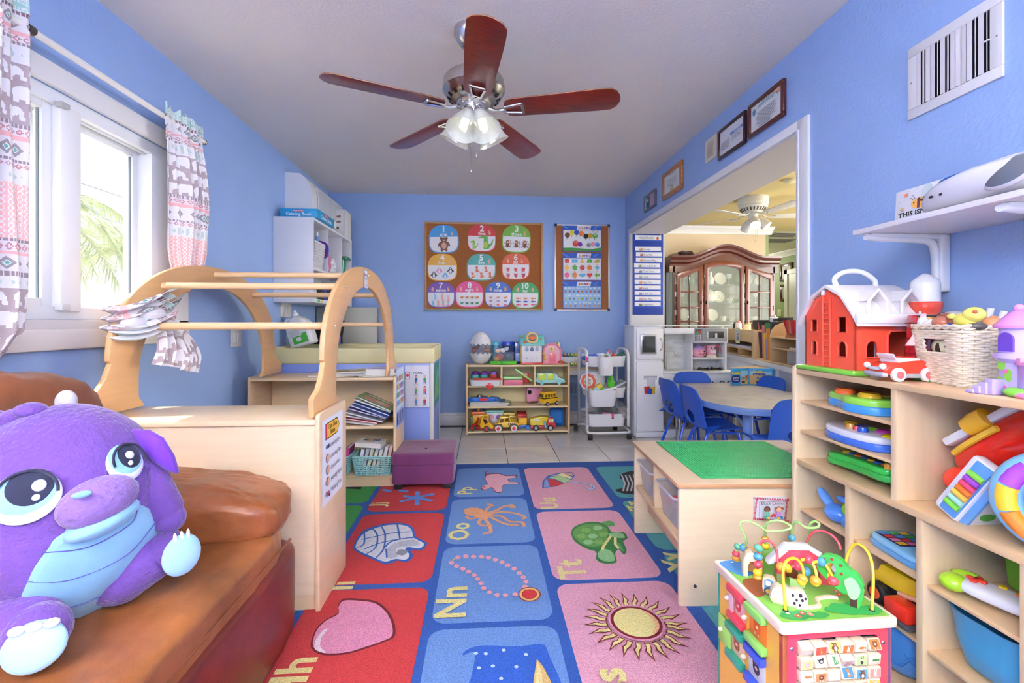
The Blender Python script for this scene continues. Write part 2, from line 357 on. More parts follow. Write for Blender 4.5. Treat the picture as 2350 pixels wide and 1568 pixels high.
def palm(x,y,h,n,seed,lab):
 rnd = random.Random(seed); t = Tg('palm_tree',lab,'palm',(x,y,-.5))
 Pt('trunk',B().tube(cr([(0,0,0),(.1,0,h*.5),(.02,.05,h)],6),.13,'cdc4b4',10),'bark',t)
 for k in range(n):
  a = 2*PI*k/n+rnd.uniform(-.2,.2); L = rnd.uniform(1.7,2.2); up = rnd.uniform(.1,.9); sp = []
  for i in range(13):
   q = i/12; sp.append(VC((math.cos(a)*L*q*.9,math.sin(a)*L*q*.9,h+up*math.sin(q*PI*.62)*1.3-q*q*1.3)))
  b = B().tube(sp,[.025*(1-i/14) for i in range(13)],'c6cca0',5); fs = []
  for i in range(2,52):
   q = i/52; p = sp[int(q*12)].lerp(sp[min(int(q*12)+1,12)],q*12-int(q*12)); l = .42*math.sin(q*PI*.9+.25)
   for s_ in (-1,1):
    e = p+VC((-math.sin(a)*s_*l+math.cos(a)*l*.5,math.cos(a)*s_*l+math.sin(a)*l*.5,-.12-rnd.random()*.15)); w = VC((math.cos(a),math.sin(a),0))*.02
    b.add([p-w,p+w,e],[(0,1,2)],'c8d4a2')
  Pt('frond',b,'leaf',t)
palm(-6.4,6.3,2.9,15,3,'palm tree outside the window, its fronds nearest the left sash')
palm(-8.4,11.6,3.3,15,5,'palm tree outside the window, beside the tied curtain')
b = B(); b.prism([(0,0),(9,0),(4.5,1.1)],0,5,'e6e0da',F=Fm((-24,11.2,1.35),(0,1,0),(0,0,1))); b.box(-24,11.6,-.5,-19.4,19.8,1.4,'ece8e2')
Sl('neighbour_house','white neighbouring house with a low roof outside the window','house',b,'matte')
for k,(z0,z1) in enumerate(((4.15,4.3),(3.55,3.62),(3.1,3.16),(2.75,2.95))):
 Sl('power_line','thin overhead wire outside the window, ' + ('highest','second from top','third from top','lowest')[k] + ' of four','wire',B().tube([(-9,-6,z0),(-9,5,(z0+z1)/2-.08),(-9,20,z1)],.008,'9aa0a8',5),'rubber',group='overhead wires')
FLm = Tg('added_fill_lamp','added fill lamp on a white stand, unseen in the corner behind the camera','lamp',(1.3,-1.3,0))  # stand made up to carry an added fill light, out of view
Pt('base',B().lathe([(0,0),(.14,0),(.14,.02),(.02,.035),(0,.035)],'e6e6e6',24),'plastic',FLm); Pt('pole',B().tube([(0,0,.03),(0,0,1.75)],.012,'e0e0e0',10),'plastic',FLm)
Pt('bowl',B().lathe([(.015,1.74),(.08,1.76),(.15,1.83),(.146,1.83),(.078,1.768),(.015,1.75)],'f0f0f0',28,cap=False),'plastic',FLm)
for x in (1.3,-1.3): lamp('fill_uplight','AREA',(x,-1.3,1.80),80 if x > 0 else 100,(1,.93,.84),(PI,0,0),shape='DISK',size=.22)  # added fill lights, unseen, bounced off the ceiling to brighten the room
dup(FLm,TR(-1.3,-1.3,0),'added fill lamp on a white stand, unseen behind the camera beside the sofa')
# --- RUG
rug = Tg('rug','alphabet rug with coloured picture squares on blue','rug',(0,1.3,0))
RX0,RX1,RY0,RY1 = -1.56,1.36,-.9,3.50; ZR = .010
Pt('rug_base',B().prism(rr(RX1-RX0,RY1-RY0,.06,5,(RX0+RX1)/2,(RY0+RY1)/2),.0,ZR,'2c5cb2',bev=.004),'carpet',rug,w=1)
RF = MX.Translation((0,0,ZR)); FP = lambda x,y: tuple(aZ(x,y,ZR))[:2]
cell = {}
cols = dict(green=((-1.13,-.70),'3f9a45',[(3.39,2.78),(2.75,2.2),(2.17,1.65)]),red=((-.67,-.218),'c93a3e',[(3.39,2.65),(2.614,1.919),(1.881,1.10),(1.06,.3)]),
   blue=((-.189,.257),'6890ce',[(3.39,2.84),(2.804,2.237),(2.208,1.651),(1.618,1.08),(1.04,.4)]),
   pink=((.294,.766),'e0a2b8',[(3.37,2.625),(2.589,1.896),(1.868,1.12),(1.08,.3)]),teal=((.825,1.30),'52a2aa',[(3.37,2.76),(2.72,2.12),(2.09,1.50),(1.46,.9)]))
for k,((x0,x1),c,rows) in cols.items():
 for (y1,y0) in rows:
  b = B(RF).prism(rr(x1-x0,y1-y0,.055,6,(x0+x1)/2,(y0+y1)/2),-.004,.0012,c); Pt('rug_square',b,'carpet',rug,w=1)
YL = 'e8dc94'
def rp(name,fn):
 b = B(MX.Translation((0,0,ZR+.0014))); b.P = FP; b.dz = .0002; fn(b); Pt(name,b,'carpet',rug,w=1)
def letters(b,L,px,py,size):
 x,y = FP(px,py); P = b.P; b.P = None; b.text(L,x+size*.28,y,size*.76,YL,'CENTER',.028,rot=PI/2); b.P = P
def smooth(b,pts,c,n=5): b.flat([tuple(p)[:2] for p in cr([(*p,0) for p in pts],n,True)],c)
def heart(b):
 o = [(713,1485),(722,1450),(745,1425),(775,1408),(776,1390),(790,1375),(830,1376),(865,1382),(890,1402),(905,1430),(906,1462),(880,1476),(840,1490),(800,1502),(760,1506),(730,1502)]
 smooth(b,o,'6e1622'); cx,cy = 812,1442
 smooth(b,[(cx+(x-cx)*.94-1,cy+(y-cy)*.93) for x,y in o],'e292b4')
 smooth(b,[(722,1490),(726,1468),(742,1448),(752,1446),(738,1465),(735,1485),(748,1500),(735,1498)],'f0dce6')
rp('heart_picture',heart)
def igloo(b):
 smooth(b,[(811,1255),(830,1222),(870,1206),(905,1201),(935,1204),(950,1216),(954,1232),(980,1248),(966,1264),(942,1263),(948,1276),(934,1291),(912,1288),(900,1293),(880,1295),(845,1280),(820,1268)],'2c5fb8')
 smooth(b,[(816,1254),(834,1226),(872,1210),(906,1205),(932,1208),(945,1218),(950,1235),(973,1249),(962,1260),(938,1257),(930,1262),(940,1275),(930,1286),(908,1284),(882,1290),(848,1276),(824,1265)],'dfe0ea')
 smooth(b,[(888,1270),(893,1256),(912,1246),(950,1240),(962,1252),(925,1256),(908,1262),(914,1276),(896,1284)],'b9bdcc')
 smooth(b,[(910,1272),(918,1262),(936,1266),(925,1276)],'8a8f9c')
 for l in ([(818,1258),(835,1250),(836,1225)],[(842,1272),(862,1258),(866,1230),(855,1214)],[(862,1283),(880,1262),(884,1230),(876,1210)],[(912,1204),(918,1238)],[(830,1240),(900,1225),(946,1222)],[(836,1262),(880,1246),(950,1234)],[(884,1258),(896,1246),(925,1238),(952,1236)],[(888,1282),(886,1262)]):
  b.line([tuple(p)[:2] for p in cr([(*p,0) for p in l],4)],.008,'3568bd')
rp('igloo_picture',igloo)
def jack(b):
 cx,cy = 958,1143
 for (x,y) in ((958,1131),(957,1158),(930,1140),(988,1150),(922,1152),(992,1136)):
  b.line([(cx,cy),(x,y)],.03,'5e8ede')
  b.flat([(x+6*math.cos(a),y+2.6*math.sin(a)) for a in [2*PI*i/10 for i in range(10)]],'6e9ae4')
 for (x,y) in ((888,1126),(925,1127)): b.line([(x-10,y),(x+10,y+3)],.03,'6e9ae4')
 letters(b,'Jj',864,1160,.16)
rp('toy_jack_picture',jack)
def neck(b):
 for (x,y) in [(1051,1280),(1069,1278),(1087,1279),(1105,1279),(1121,1281),(1137,1286),(1152,1292),(1165,1299),(1180,1307),(1192,1317),(1201,1327),(1207,1337),(1205,1349),(1036,1294),(1048,1302),(1062,1308),(1075,1315),(1088,1323),(1096,1332),(1104,1342),(1110,1353),(1124,1363),(1141,1369),(1160,1370),(1182,1368)]:
  b.flat([(x+6.4*math.cos(a),y+4.4*math.sin(a)) for a in [2*PI*i/12 for i in range(12)]],'eda3ad')
 for r,c in ((1,'8a1f2a'),(.9,'e8b86a'),(.66,'8a1f2a'),(.58,'d42f3a')): b.flat([(1215+26*r*math.cos(a),1368+17*r*math.sin(a)) for a in [2*PI*i/22 for i in range(22)]],c)
 b.line([(1039,1291),(1046,1284)],.008,'d8b060'); letters(b,'Nn',1033,1385,.21)
rp('necklace_picture',neck)
def octo(b):
 c = 'e6a277'
 smooth(b,[(1064,1175),(1070,1168),(1090,1166),(1107,1170),(1112,1178),(1125,1181),(1118,1192),(1100,1188),(1085,1186),(1070,1182)],c)
 for l in ([(1112,1178),(1120,1166),(1130,1160),(1118,1158)],[(1115,1180),(1140,1172),(1160,1162),(1180,1166),(1172,1158)],[(1118,1183),(1150,1176),(1185,1180),(1205,1188),(1198,1192)],[(1118,1186),(1150,1186),(1170,1198),(1198,1200),(1202,1210)],[(1112,1190),(1122,1205),(1126,1222),(1108,1226)],[(1106,1190),(1098,1202),(1112,1208),(1130,1206)],[(1100,1188),(1078,1192),(1070,1186)],[(1125,1188),(1160,1204),(1190,1206)]):
  b.line([tuple(p)[:2] for p in cr([(*p,0) for p in l],5)],.02,c)
 letters(b,'Oo',1052,1221,.19)
rp('octopus_picture',octo)
def pig(b):
 o = [(1103,1122),(1108,1116),(1118,1112),(1112,1100),(1118,1089),(1145,1087),(1160,1092),(1184,1092),(1184,1096),(1168,1099),(1170,1106),(1190,1108),(1190,1112),(1165,1112),(1154,1116),(1152,1130),(1138,1131),(1128,1120),(1112,1126)]
 smooth(b,o,'7c1d36'); smooth(b,[(1143+(x-1143)*.94,1109+(y-1109)*.92) for x,y in o],'f0b3c2')
 b.line([(1116,1092),(1113,1085),(1121,1081)],.01,'9c2a44')
 for x,y in ((1110,1119),(1134,1127)): b.flat([(x+3*math.cos(a),y+1.6*math.sin(a)) for a in [2*PI*i/8 for i in range(8)]],'d5677f')
 letters(b,'Pp',1066,1127,.17)
rp('pig_picture',pig)
def umb(b):
 b.flat([(1244,1122),(1245,1105),(1258,1092),(1285,1086),(1312,1084),(1319,1092),(1313,1101),(1302,1108),(1290,1112),(1275,1118),(1262,1119)],'3f6cc0')
 b.flat([(1248,1120),(1249,1104),(1256,1100),(1262,1118)],'8fa4d6'); b.flat([(1257,1100),(1270,1101),(1295,1111),(1275,1117),(1263,1117)],'d23a42')
 b.flat([(1258,1098),(1285,1092),(1310,1103),(1296,1110),(1272,1100)],'b7dba0'); b.flat([(1262,1095),(1290,1087),(1314,1096),(1310,1101),(1284,1092)],'f1eab2'); b.flat([(1288,1087),(1312,1086),(1316,1094),(1296,1089)],'eaa98c')
 for w,c in ((.024,'5c86c8'),(.014,'c9d9f0')): b.line([tuple(p)[:2] for p in cr([(1310,1107,0),(1335,1110,0),(1355,1114,0),(1364,1120,0),(1355,1124,0),(1345,1120,0)],5)],w,c)
 letters(b,'Uu',1257,1156,.19)
rp('umbrella_picture',umb)
def turtle(b):
 g,d,l = '5da15c','2f7a3c','8fc38a'
 smooth(b,[(1311,1226),(1318,1210),(1345,1200),(1375,1200),(1395,1210),(1405,1222),(1430,1222),(1440,1236),(1430,1244),(1438,1262),(1432,1274),(1420,1262),(1412,1272),(1414,1292),(1384,1294),(1368,1284),(1368,1268),(1345,1260),(1320,1244)],d)
 smooth(b,[(1315,1226),(1322,1213),(1346,1204),(1374,1204),(1394,1216),(1392,1238),(1378,1254),(1346,1254),(1324,1240)],'5e9a4e')
 for (x,y) in ((1345,1218),(1372,1213),(1360,1232),(1385,1228),(1335,1232),(1350,1246),(1375,1246)):
  b.flat([(x+12*math.cos(a),y+6*math.sin(a)) for a in [2*PI*i/6 for i in range(6)]],(l,'7cae5a')[x % 2])
 smooth(b,[(1373,1270),(1385,1262),(1404,1268),(1411,1288),(1388,1290),(1374,1282)],l)
 smooth(b,[(1398,1226),(1425,1224),(1434,1236),(1416,1236),(1402,1232)],l); smooth(b,[(1380,1202),(1400,1197),(1412,1206),(1398,1210)],g)
 smooth(b,[(1410,1246),(1422,1250),(1432,1268),(1420,1260)],g)
 for q in ([(1402,1232),(1385,1256),(1382,1264)],[(1412,1236),(1412,1252),(1420,1262)]): b.line(q,.014,YL)
 letters(b,'Tt',1308,1308,.21)
rp('turtle_picture',turtle)
def sunp(b):
 cx,cy = 1460,1435; x0,y0 = FP(cx,cy); P = b.P; b.P = None
 n = 24
 for k in range(n):
  a = 2*PI*k/n
  def q(r,t): return (x0+r*math.cos(a+t),y0+r*math.sin(a+t)*1.0)
  sh = [q(.103,-.105),q(.125,-.07),q(.14,-.13),q(.19,-.01),q(.15,.01),q(.132,.07),q(.103,.10)]
  b.flat(sh,'7b1526'); b.flat([q(.108,-.075),q(.126,-.045),q(.141,-.085),q(.172,-.02),q(.145,-.01),q(.128,.045),q(.107,.07)],'e8dc92')
 for r,c in ((.098,'e29bb8'),(.09,'7b1526'),(.079,'ecdf98')): b.flat(el(x0,y0,r,n=36),c)
 b.flat([(x0+.079*math.cos(t),y0+.079*math.sin(t)) for t in [-.9+i*.15 for i in range(13)]]+[(x0+.070*math.cos(t)-.006,y0+.074*math.sin(t)) for t in [.9-i*.15 for i in range(13)]],'eebb8e')
 b.P = P; letters(b,'Ss',1398,1580,.2)
rp('sun_picture',sunp)
def night(b):
 smooth(b,[(1090,1500),(1062,1506),(1070,1494),(1105,1483),(1180,1485),(1215,1482),(1240,1480),(1258,1500),(1290,1640),(1060,1640),(1080,1560)],'2c5fc0')
 for x,y in ((1092,1501),(1115,1502),(1156,1494),(1207,1504),(1099,1535),(1131,1531),(1185,1533),(1150,1560)): b.flat([(x+5*math.cos(a),y+3.6*math.sin(a)) for a in [2*PI*i/9 for i in range(9)]],'c9d6f2')
 b.flat([(1232,1515),(1246,1532),(1262,1562),(1275,1600),(1220,1600),(1225,1560)],'e8c27e'); b.flat([(1233,1522),(1242,1540),(1250,1600),(1228,1600),(1230,1560)],'f0dc98')
rp('night_sky_picture',night)
def zebra(b):
 smooth(b,[(1412,1125),(1430,1120),(1436,1108),(1422,1096),(1435,1085),(1470,1082),(1540,1095),(1540,1140),(1470,1136),(1436,1134),(1420,1130)],'2b2a33')
 for k in range(9): b.line([(1426+k*9,1090+(k % 3)),(1434+k*9,1110),(1430+k*9,1128)],.011,'c8ccd0')
 letters(b,'Zz',1455,1164,.17)
rp('zebra_picture',zebra)
def midp(b):
 letters(b,'Yy',1545,1290,.2)
 b.flat([(1625,1340),(1665,1320),(1700,1340),(1700,1430),(1668,1420),(1636,1370)],'1d1a22'); b.line([(1640,1348),(1665,1352),(1690,1350)],.012,YL); b.line([(1640,1366),(1672,1372),(1668,1384)],.012,YL)
rp('letter_picture',midp)
rp('insect_letters',lambda b: letters(b,'Ii',780,1345,.19))
rp('heart_letters',lambda b: (letters(b,'Hh',660,1560,.2)))
def gp(b): b.flat([(792,1118),(830,1118),(828,1124),(795,1122)],'23232a');
rp('green_square_picture',gp)
# --- BIRCH CABINETS, ARCH
BI = 'e6c9a0'; BIL = 'ecd6b4'; PLY = 'c99a6c'
def cab_box(t,x0,x1,y0,y1,h,shelves=(),back=True,openf=True,tk=.018,lift=.008):
 for nm,x in (('side_panel',x0),('side_panel',x1-tk)):
  Pt(nm,B().prism(rr(y1-y0,h+lift-.0,.02,4,(y0+y1)/2,(h+lift)/2),0,tk,'e2c199',bev=.004,F=Fm((x,0,0),(0,1,0),(0,0,1))),'birch',t,w=1)
 Pt('top',B().box(x0+tk,y0,h-tk,x1-tk,y1,h,'e4c59c',.002),'birch_x',t,w=1)
 Pt('plinth',B().box(x0+tk,y0+.012,0,x1-tk,y0+.028,.07,BI),'birch_x',t,w=1)
 Pt('shelf',B().box(x0+tk,y0+.008,.07,x1-tk,y1-.01,.088,BI,.002),'birch_x',t,w=1)
 for z in shelves: Pt('shelf',B().box(x0+tk,y0+.008,z,x1-tk,y1-.01,z+tk,BI,.002),'birch_x',t,w=1)
NC = Tg('storage_cabinet','low birch cabinet with a closed back beside the sofa, under the climbing arch','cabinet',(-1.06,1.9,0))
Pt('back_panel',B().box(-1.5,1.757,.07,-.628,1.765,.706,BIL),'birch_x',NC,w=1)
for x,y0,y1,hh in ((-.628,1.745,2.075,.748),(-1.53,1.745,2.075,.748)):
 Pt('side_panel',B().prism(rr(y1-y0,hh,.02,4,(y0+y1)/2,hh/2),0,.018,'e2c4a0',bev=.004,F=Fm((x,0,0),(0,1,0),(0,0,1))),'birch',NC,w=1)
Pt('top',B().box(-1.51,1.747,.706,-.628,2.07,.726,'ecd3ac',.002),'birch_x',NC,w=1)
Pt('plinth',B().box(-1.51,1.762,0,-.628,1.778,.07,BI),'birch_x',NC,w=1)
Pt('shelf',B().box(-1.51,1.77,.36,-.628,2.06,.378,BI),'birch_x',NC,w=1)
FC = Tg('bookcase','low open birch bookcase with two shelves of picture books','bookcase',(-1.05,3.2,0))
cab_box(FC,-1.52,-.575,3.045,3.365,.727,shelves=(.39,))
Pt('back_panel',B().box(-1.5,3.352,.07,-.593,3.36,.709,'ebcfa2'),'birch_x',FC,w=1)
AR = Tg('climbing_arch','birch climbing arch with dowel rungs bridging the two cabinets','climbing arch',(-1.06,2.56,.73))
def arch_side(x,dx):
 yc = 2.553; a1,h1 = .70,.655; a0,h0 = .515,.475; z0 = .80
 out = [(1.745,.735),(1.74,.80),(1.755,.812),(1.80,.83),(1.835,.87),(yc-.69,.93)]
 pts = out[:]
 for i in range(0,33):
  t = PI-(PI)*i/32
  pts.append((yc+.70*math.copysign(abs(math.cos(t))**.92,math.cos(t)),.94+.445*math.sin(t)**.95))
 m = [(2*yc-y,z) for y,z in out[::-1]][1:]
 pts += m
 inn = []
 for i in range(0,33):
  t = PI*i/32
  inn.append((yc+.545*math.cos(t),.86+.42*math.sin(t)))
 inn = [(yc+.51,.735),(yc+.545,.78)]+inn+[(yc-.545,.78),(yc-.51,.735)]
 pts += inn
 Pt('arch_panel',B().prism(pts,0,.022,'dfae78',bev=.006,F=Fm((x,0,0),(0,1,0),(0,0,1))),'birch',AR,w=1)
arch_side(-.652,1); arch_side(-1.46,1)
for (y,z) in ((1.985,1.075),(2.15,1.255),(2.553,1.345),(2.955,1.262),(3.12,1.075)):
 Pt('rung',B().tube([(-1.44,y,z),(-.64,y,z)],.0155,'edc796',14),'birch_x',AR,w=1)
 g = B().ell(-.629,y,z,.004,.007,.007,'d8d4c8',10,6); Pt('screw',g,'steel',AR,w=1)
g = B(FR(2.42,1.30,-.629)); g.rect(-.0,-.0,.001,.001,'ffffff')
def rx_frame(Y,Z,X): return Fm((X,Y,Z),(0,1,0),(0,0,1))
g = B(rx_frame(2.49,1.32,-.6285)); g.rect(-.035,-.05,.035,.05,'6d7fb0'); g.rect(-.031,-.046,.031,.046,'dfe3ee')
g.text('Reading',0,.018,.02,'a23b52'); g.text('CAFE',0,-.003,.02,'3d6b8e')
g.flat(el(0,-.02,.009),'e8b48c'); g.rect(-.008,-.042,.008,-.028,'6b4aa0')
Sl('sticker','small blue bordered picture sticker at the top of the climbing arch','sticker',g,'print')
g = B(rx_frame(1.805,.55,-.6093)); g.rect(-.035,-.165,.215,.165,'dfe2ef')
g.flat([(0,.085),(.02,.085),(.02,.145),(0,.145)],'c8344f'); g.flat([(.02,.085),(.14,.085),(.17,.115),(.14,.145),(.02,.145)],'e9b63c'); g.line([(0,.085),(.14,.085),(.17,.115),(.14,.145),(0,.145)],.004,'33241c',True)
g.text('Our Class',.085,.12,.026,'4a2a12'); g.text('Rules',.085,.096,.026,'4a2a12')
for i,(s_,c) in enumerate((('Looking Eyes','3f5f8f'),('Listening Ears','e6a884'),('Quiet Voice','e0a98a'),('Helping Hands','e8a98c'),('Walking Feet','a83a5a'))):
 y = .055-i*.045
 if i == 0: g.flat(el(.012,y,.009),c); g.flat(el(.034,y,.009),c); g.flat(el(.012,y,.004),'1b2030'); g.flat(el(.034,y,.004),'1b2030')
 elif i == 4: g.rect(0,y-.01,.03,y+.008,c); g.rect(.02,y-.014,.038,y-.004,'222222')
 else: g.flat(el(.02,y,.016,.018),'5a4034'); g.flat(el(.02,y,.0145,.0165),c)
 g.text(s_,.05,y-.008,.024,'2b2b33','LEFT',.002)
Sl('rules_poster','laminated class rules sheet with a pencil heading on the cabinet end','poster',g,'print')
# --- SOFA
def aD(x,y,d): return VC((0,0,CAMH))+VC(ray(x,y))*d
LT = '9c5f34'; LTD = '6e241c'
def puff(b,x0,x1,y0,y1,z0,z1,c,e=.32,n=56,m=28,wr=.006,f=7,st=(1,1,1),seed=0,M=None):
 k = len(b.v); b.ell((x0+x1)/2,(y0+y1)/2,(z0+z1)/2,(x1-x0)/2,(y1-y0)/2,(z1-z0)/2,c,n,m,e=e,F=M)
 ce = VC(((x0+x1)/2,(y0+y1)/2,(z0+z1)/2))
 for i in range(k,len(b.v)):
  p = b.v[i]; q = VC((p.x*st[0],p.y*st[1],p.z*st[2]))*f+VC((seed,seed*2,0))
  d = noise.noise(q)*wr*1.5+(abs(noise.noise(q*2.7))-.25)*wr
  b.v[i] = p+(p-ce).normalized()*d
 return b
SO = Tg('sofa','worn tan and oxblood leather sofa under the window','sofa',(-1.1,.9,0))
Pt('base',puff(B(),-1.56,-.645,.1,1.715,.004,.325,LTD,e=.16,wr=.005,f=9,st=(1,3,.6)),'leather',SO,w=1,sharp=80)
Pt('seat_cushion',puff(B(),-1.5,-.66,.12,1.70,.255,.42,LT,e=.27,n=150,m=60,wr=.009,f=8,st=(1,.7,1),seed=3),'leather',SO,w=1,sharp=80)
def seam(pts,r,c): return B().tube(cr(pts,5),r,c,6)
Pt('piping',seam([(-.67,.15,.335),(-.662,.6,.34),(-.662,1.2,.34),(-.664,1.55,.342),(-.665,1.62,.342)],.005,'8a4a2c'),'leather',SO,w=1)
Pt('armrest',puff(B(),-1.5,-.665,1.42,1.735,.405,.585,'96552e',e=.55,n=130,m=50,wr=.014,f=9,st=(.7,1.5,1),seed=9,M=MX.Rotation(.10,4,'Y')),'leather',SO,w=1,sharp=80)
Pt('backrest',puff(B(),-1.585,-1.28,.15,1.735,.40,.955,'8a5236',e=.5,n=72,m=36,wr=.014,f=7,st=(1,2.2,.5),seed=5),'leather',SO,w=1,sharp=80)
# --- PLUSH DRAGON
PU = '6a4798'; PUL = '8465a8'; BEL = '86b6d4'
PD = Tg('plush_dragon','big purple plush dragon with large eyes and a pale blue belly on the sofa','plush toy',tuple(aD(200,1420,1.05)))
pc = aD(135,1180,1.08); pc.z = .645; prad = VC((.208,.195,.25))
PR = MX.Rotation(.12,3,'Y')
def phit(px,py,off=0):
 o = VC((0,0,CAMH))-pc; d = VC(ray(px,py)); S = lambda v: VC((v.x/prad.x,v.y/prad.y,v.z/prad.z)); R_ = PR.transposed()
 o2,d2 = S(R_ @ o),S(R_ @ d); a,b_,c_ = d2.dot(d2),2*o2.dot(d2),o2.dot(o2)-1; D = b_*b_-4*a*c_
 t = (-b_-math.sqrt(max(D,0)))/(2*a); p = VC((0,0,CAMH))+d*t; l = R_ @ (p-pc)
 n = (PR @ VC((l.x/prad.x**2,l.y/prad.y**2,l.z/prad.z**2))).normalized()
 return p+n*off,n
def nf(p,n,tilt=0):
 u = VC((0,0,1)).cross(n);
 F = Fm(p,u,n.cross(u)); return F @ MX.Rotation(tilt,4,'Z')
def inpoly(x,y,P):
 r = False
 for i in range(len(P)):
  (a,b_),(c_,d) = P[i-1],P[i]
  if (b_ > y) != (d > y) and x < (c_-a)*(y-b_)/(d-b_)+a: r = not r
 return r
def pix(p):
 x,y,z = p.x,p.y,p.z-CAMH; a = _c*x-_s*y; d = _s*x+_c*y; return 1175+FPX*a/d,740-FPX*z/d
belpoly = [(143,1225),(290,1150),(375,1205),(352,1290),(270,1385),(160,1425),(45,1405),(70,1320),(110,1260)]
bb = B(); bb.ell(pc.x,pc.y,pc.z,prad.x,prad.y,prad.z,PU,90,64,F=PR.to_4x4())
for i,p in enumerate(bb.v):
 q = p*9; bb.v[i] = p+(p-pc).normalized()*(noise.noise(q)*.006)
Pt('body',bb,'fur',PD,w=1,sharp=80)
bd = [tuple(p)[:2] for p in cr([(*p,0) for p in belpoly],8,True)]; bx = sum(p[0] for p in bd)/len(bd); by = sum(p[1] for p in bd)/len(bd)
rings = []
for k in range(1,25):
 q = k/24; rg = []
 for (x,y) in bd:
  p,nn = phit(bx+(x-bx)*q,by+(y-by)*q); rg.append(p+nn*(.012*min(1,(1-q)*9)-.001+noise.noise(VC((p.x*22,p.y*22,p.z*7)))*.005))
 rings.append(rg)
Pt('belly',B().loft(rings[::-1],BEL,cap=False).add(rings[0],[tuple(range(len(bd)))],BEL),'velvet',PD,w=1,sharp=80)
for pts in ([(100,1262),(200,1250),(290,1200),(305,1160)],[(65,1325),(160,1322),(280,1270),(350,1190)],[(58,1378),(150,1385),(280,1330),(335,1270)]):
 L_ = [phit(x,y,.013)[0] for x,y in [tuple(q)[:2] for q in cr([(*p,0) for p in pts],6)]]
 Pt('stitching',B().tube(L_,.0012,'4b4a9a',5),'cloth',PD,w=1)
def pell(name,px,py,rx,ry,rz,c,off=0,tilt=0,m='fur',n=24):
 p,nn = phit(px,py,off); F = nf(p,nn,tilt); b = B(F); b.ell(0,0,0,rx,ry,rz,c,n,14); return Pt(name,b,m,PD,w=1,sharp=80)
for (ex,ey,s_,sx,hl) in ((60,1137,.80,1.0,-1),(285,1060,.66,.86,1)):
 pr = phit(ex,ey,.002); F = nf(*pr,.12 if ex < 100 else -.15); e = B(F)
 for (dx,dy,rx,ry,rz,c) in ((.0,-.006,.070,.064,.008,'dfe3ee'),(0,.002,.066,.060,.0105,'8cc4de'),(.006,.010,.055,.053,.013,'141a38')):
  e.ell(dx*s_,dy*s_,0,rx*s_*sx,ry*s_,rz,c,30,14)
 for (dx,dy,r) in ((-.030,.016,.015),(-.024,-.012,.0085)): e.ell(dx*s_*-hl*-1 if hl < 0 else -dx*s_*.2,dy*s_,.0115,r*s_,r*s_,.004,'c9cfe4',14,8)
 eo = Pt('eye',e,'velvet',PD,w=1,sharp=80)
 e = B(F); e.tube([(.06*s_*sx*math.cos(t)+.004,.058*s_*math.sin(t),.010) for t in [i*PI/14+.1 for i in range(-1,16)]],.003,'201c3c',6); Pt('eyelid',e,'velvet',eo,w=1)
pell('muzzle',222,1150,.070,.050,.055,PUL,.012,.22)
pell('lower_lip',232,1190,.066,.026,.048,BEL,.010,.30,'velvet')
p,nn = phit(178,1136,.072); b = B(nf(p,nn)); b.ell(0,0,0,.016,.007,.006,BEL,16,8); Pt('nostril',b,'velvet',PD,w=1)
p,nn = phit(300,1105,.01); b = B(nf(p,nn)); b.ell(0,-.012,0,.008,.014,.004,BEL,12,8); Pt('tear_patch',b,'velvet',PD,w=1)
def limb(name,a,bq,r0,r1,c):
 A,Bp = VC(a),VC(bq); rings = []
 pts = [A.lerp(Bp,q/8) for q in range(9)]; R_ = [r0+(r1-r0)*q/8 for q in range(9)]; R_[-1] *= .8
 b = B().tube(pts,R_,c,20); b.ell(*Bp,r1*.9,c=c,n=20,m=12); b.ell(*A,r0,c=c,n=20,m=12); return Pt(name,b,'fur',PD,w=1,sharp=80)
f1 = limb('leg',pc+VC((-.13,-.06,-.17)),aD(85,1452,.90),.062,.060,PU)
F = nf(aD(85,1452,.90)+VC((.034,-.042,.0)),VC((.45,-.85,.25)).normalized()); b = B(F); b.ell(0,0,0,.047,.045,.014,'a4cbe6',24,10); Pt('foot_pad',b,'velvet',PD,w=1,sharp=80)
b = B(F)
for k in (-1,0,1): b.ell(k*.024,.036,.010,.013,.009,.007,'d8d4ea',10,8)
Pt('claw',b,'velvet',PD,w=1,sharp=80)
pf = aD(400,1262,1.12)
limb('leg',pc+VC((.14,.0,-.15)),pf-VC((.02,0,0)),.07,.052,PU)
F = nf(pf+VC((.034,-.026,0)),VC((.8,-.55,.1)).normalized()); b = B(F); b.ell(0,0,0,.042,.048,.014,'9cc8e4',24,10); Pt('foot_pad',b,'velvet',PD,w=1,sharp=80)
b = B(F)
for k in (-1,0,1): b.ell(k*.014,.044,.004,.004,.013,.005,'e8e6f0',10,8)
Pt('claw',b,'velvet',PD,w=1,sharp=80)
limb('arm',pc+VC((.16,.04,.08)),aD(388,1190,1.13),.045,.04,PU)
fin = [aD(x,y,d) for x,y,d in ((300,984,1.12),(345,988,1.12),(375,1005,1.12),(400,1045,1.12),(412,1085,1.12),(404,1088,1.12),(375,1075,1.12),(345,1055,1.12),(318,1020,1.12))]
cf = sum(fin,VC())/len(fin); nf_ = VC((.35,-.9,.2)).normalized()
b = B(); b.loft([[cf+(p-cf)*k+nf_*o for p in fin] for k,o in ((.2,-.016),(.85,-.014),(1,-.004),(1,.004),(.85,.014),(.2,.016))],'6a2fb8'); Pt('wing',b,'velvet',PD,w=1,sharp=60)
b = B(); q0 = aD(152,912,1.13); b.ell(q0.x,q0.y,q0.z-.01,.022,.02,.028,'c4c0d0',16,12); Pt('horn',b,'velvet',PD,w=1,sharp=80)
b = B()
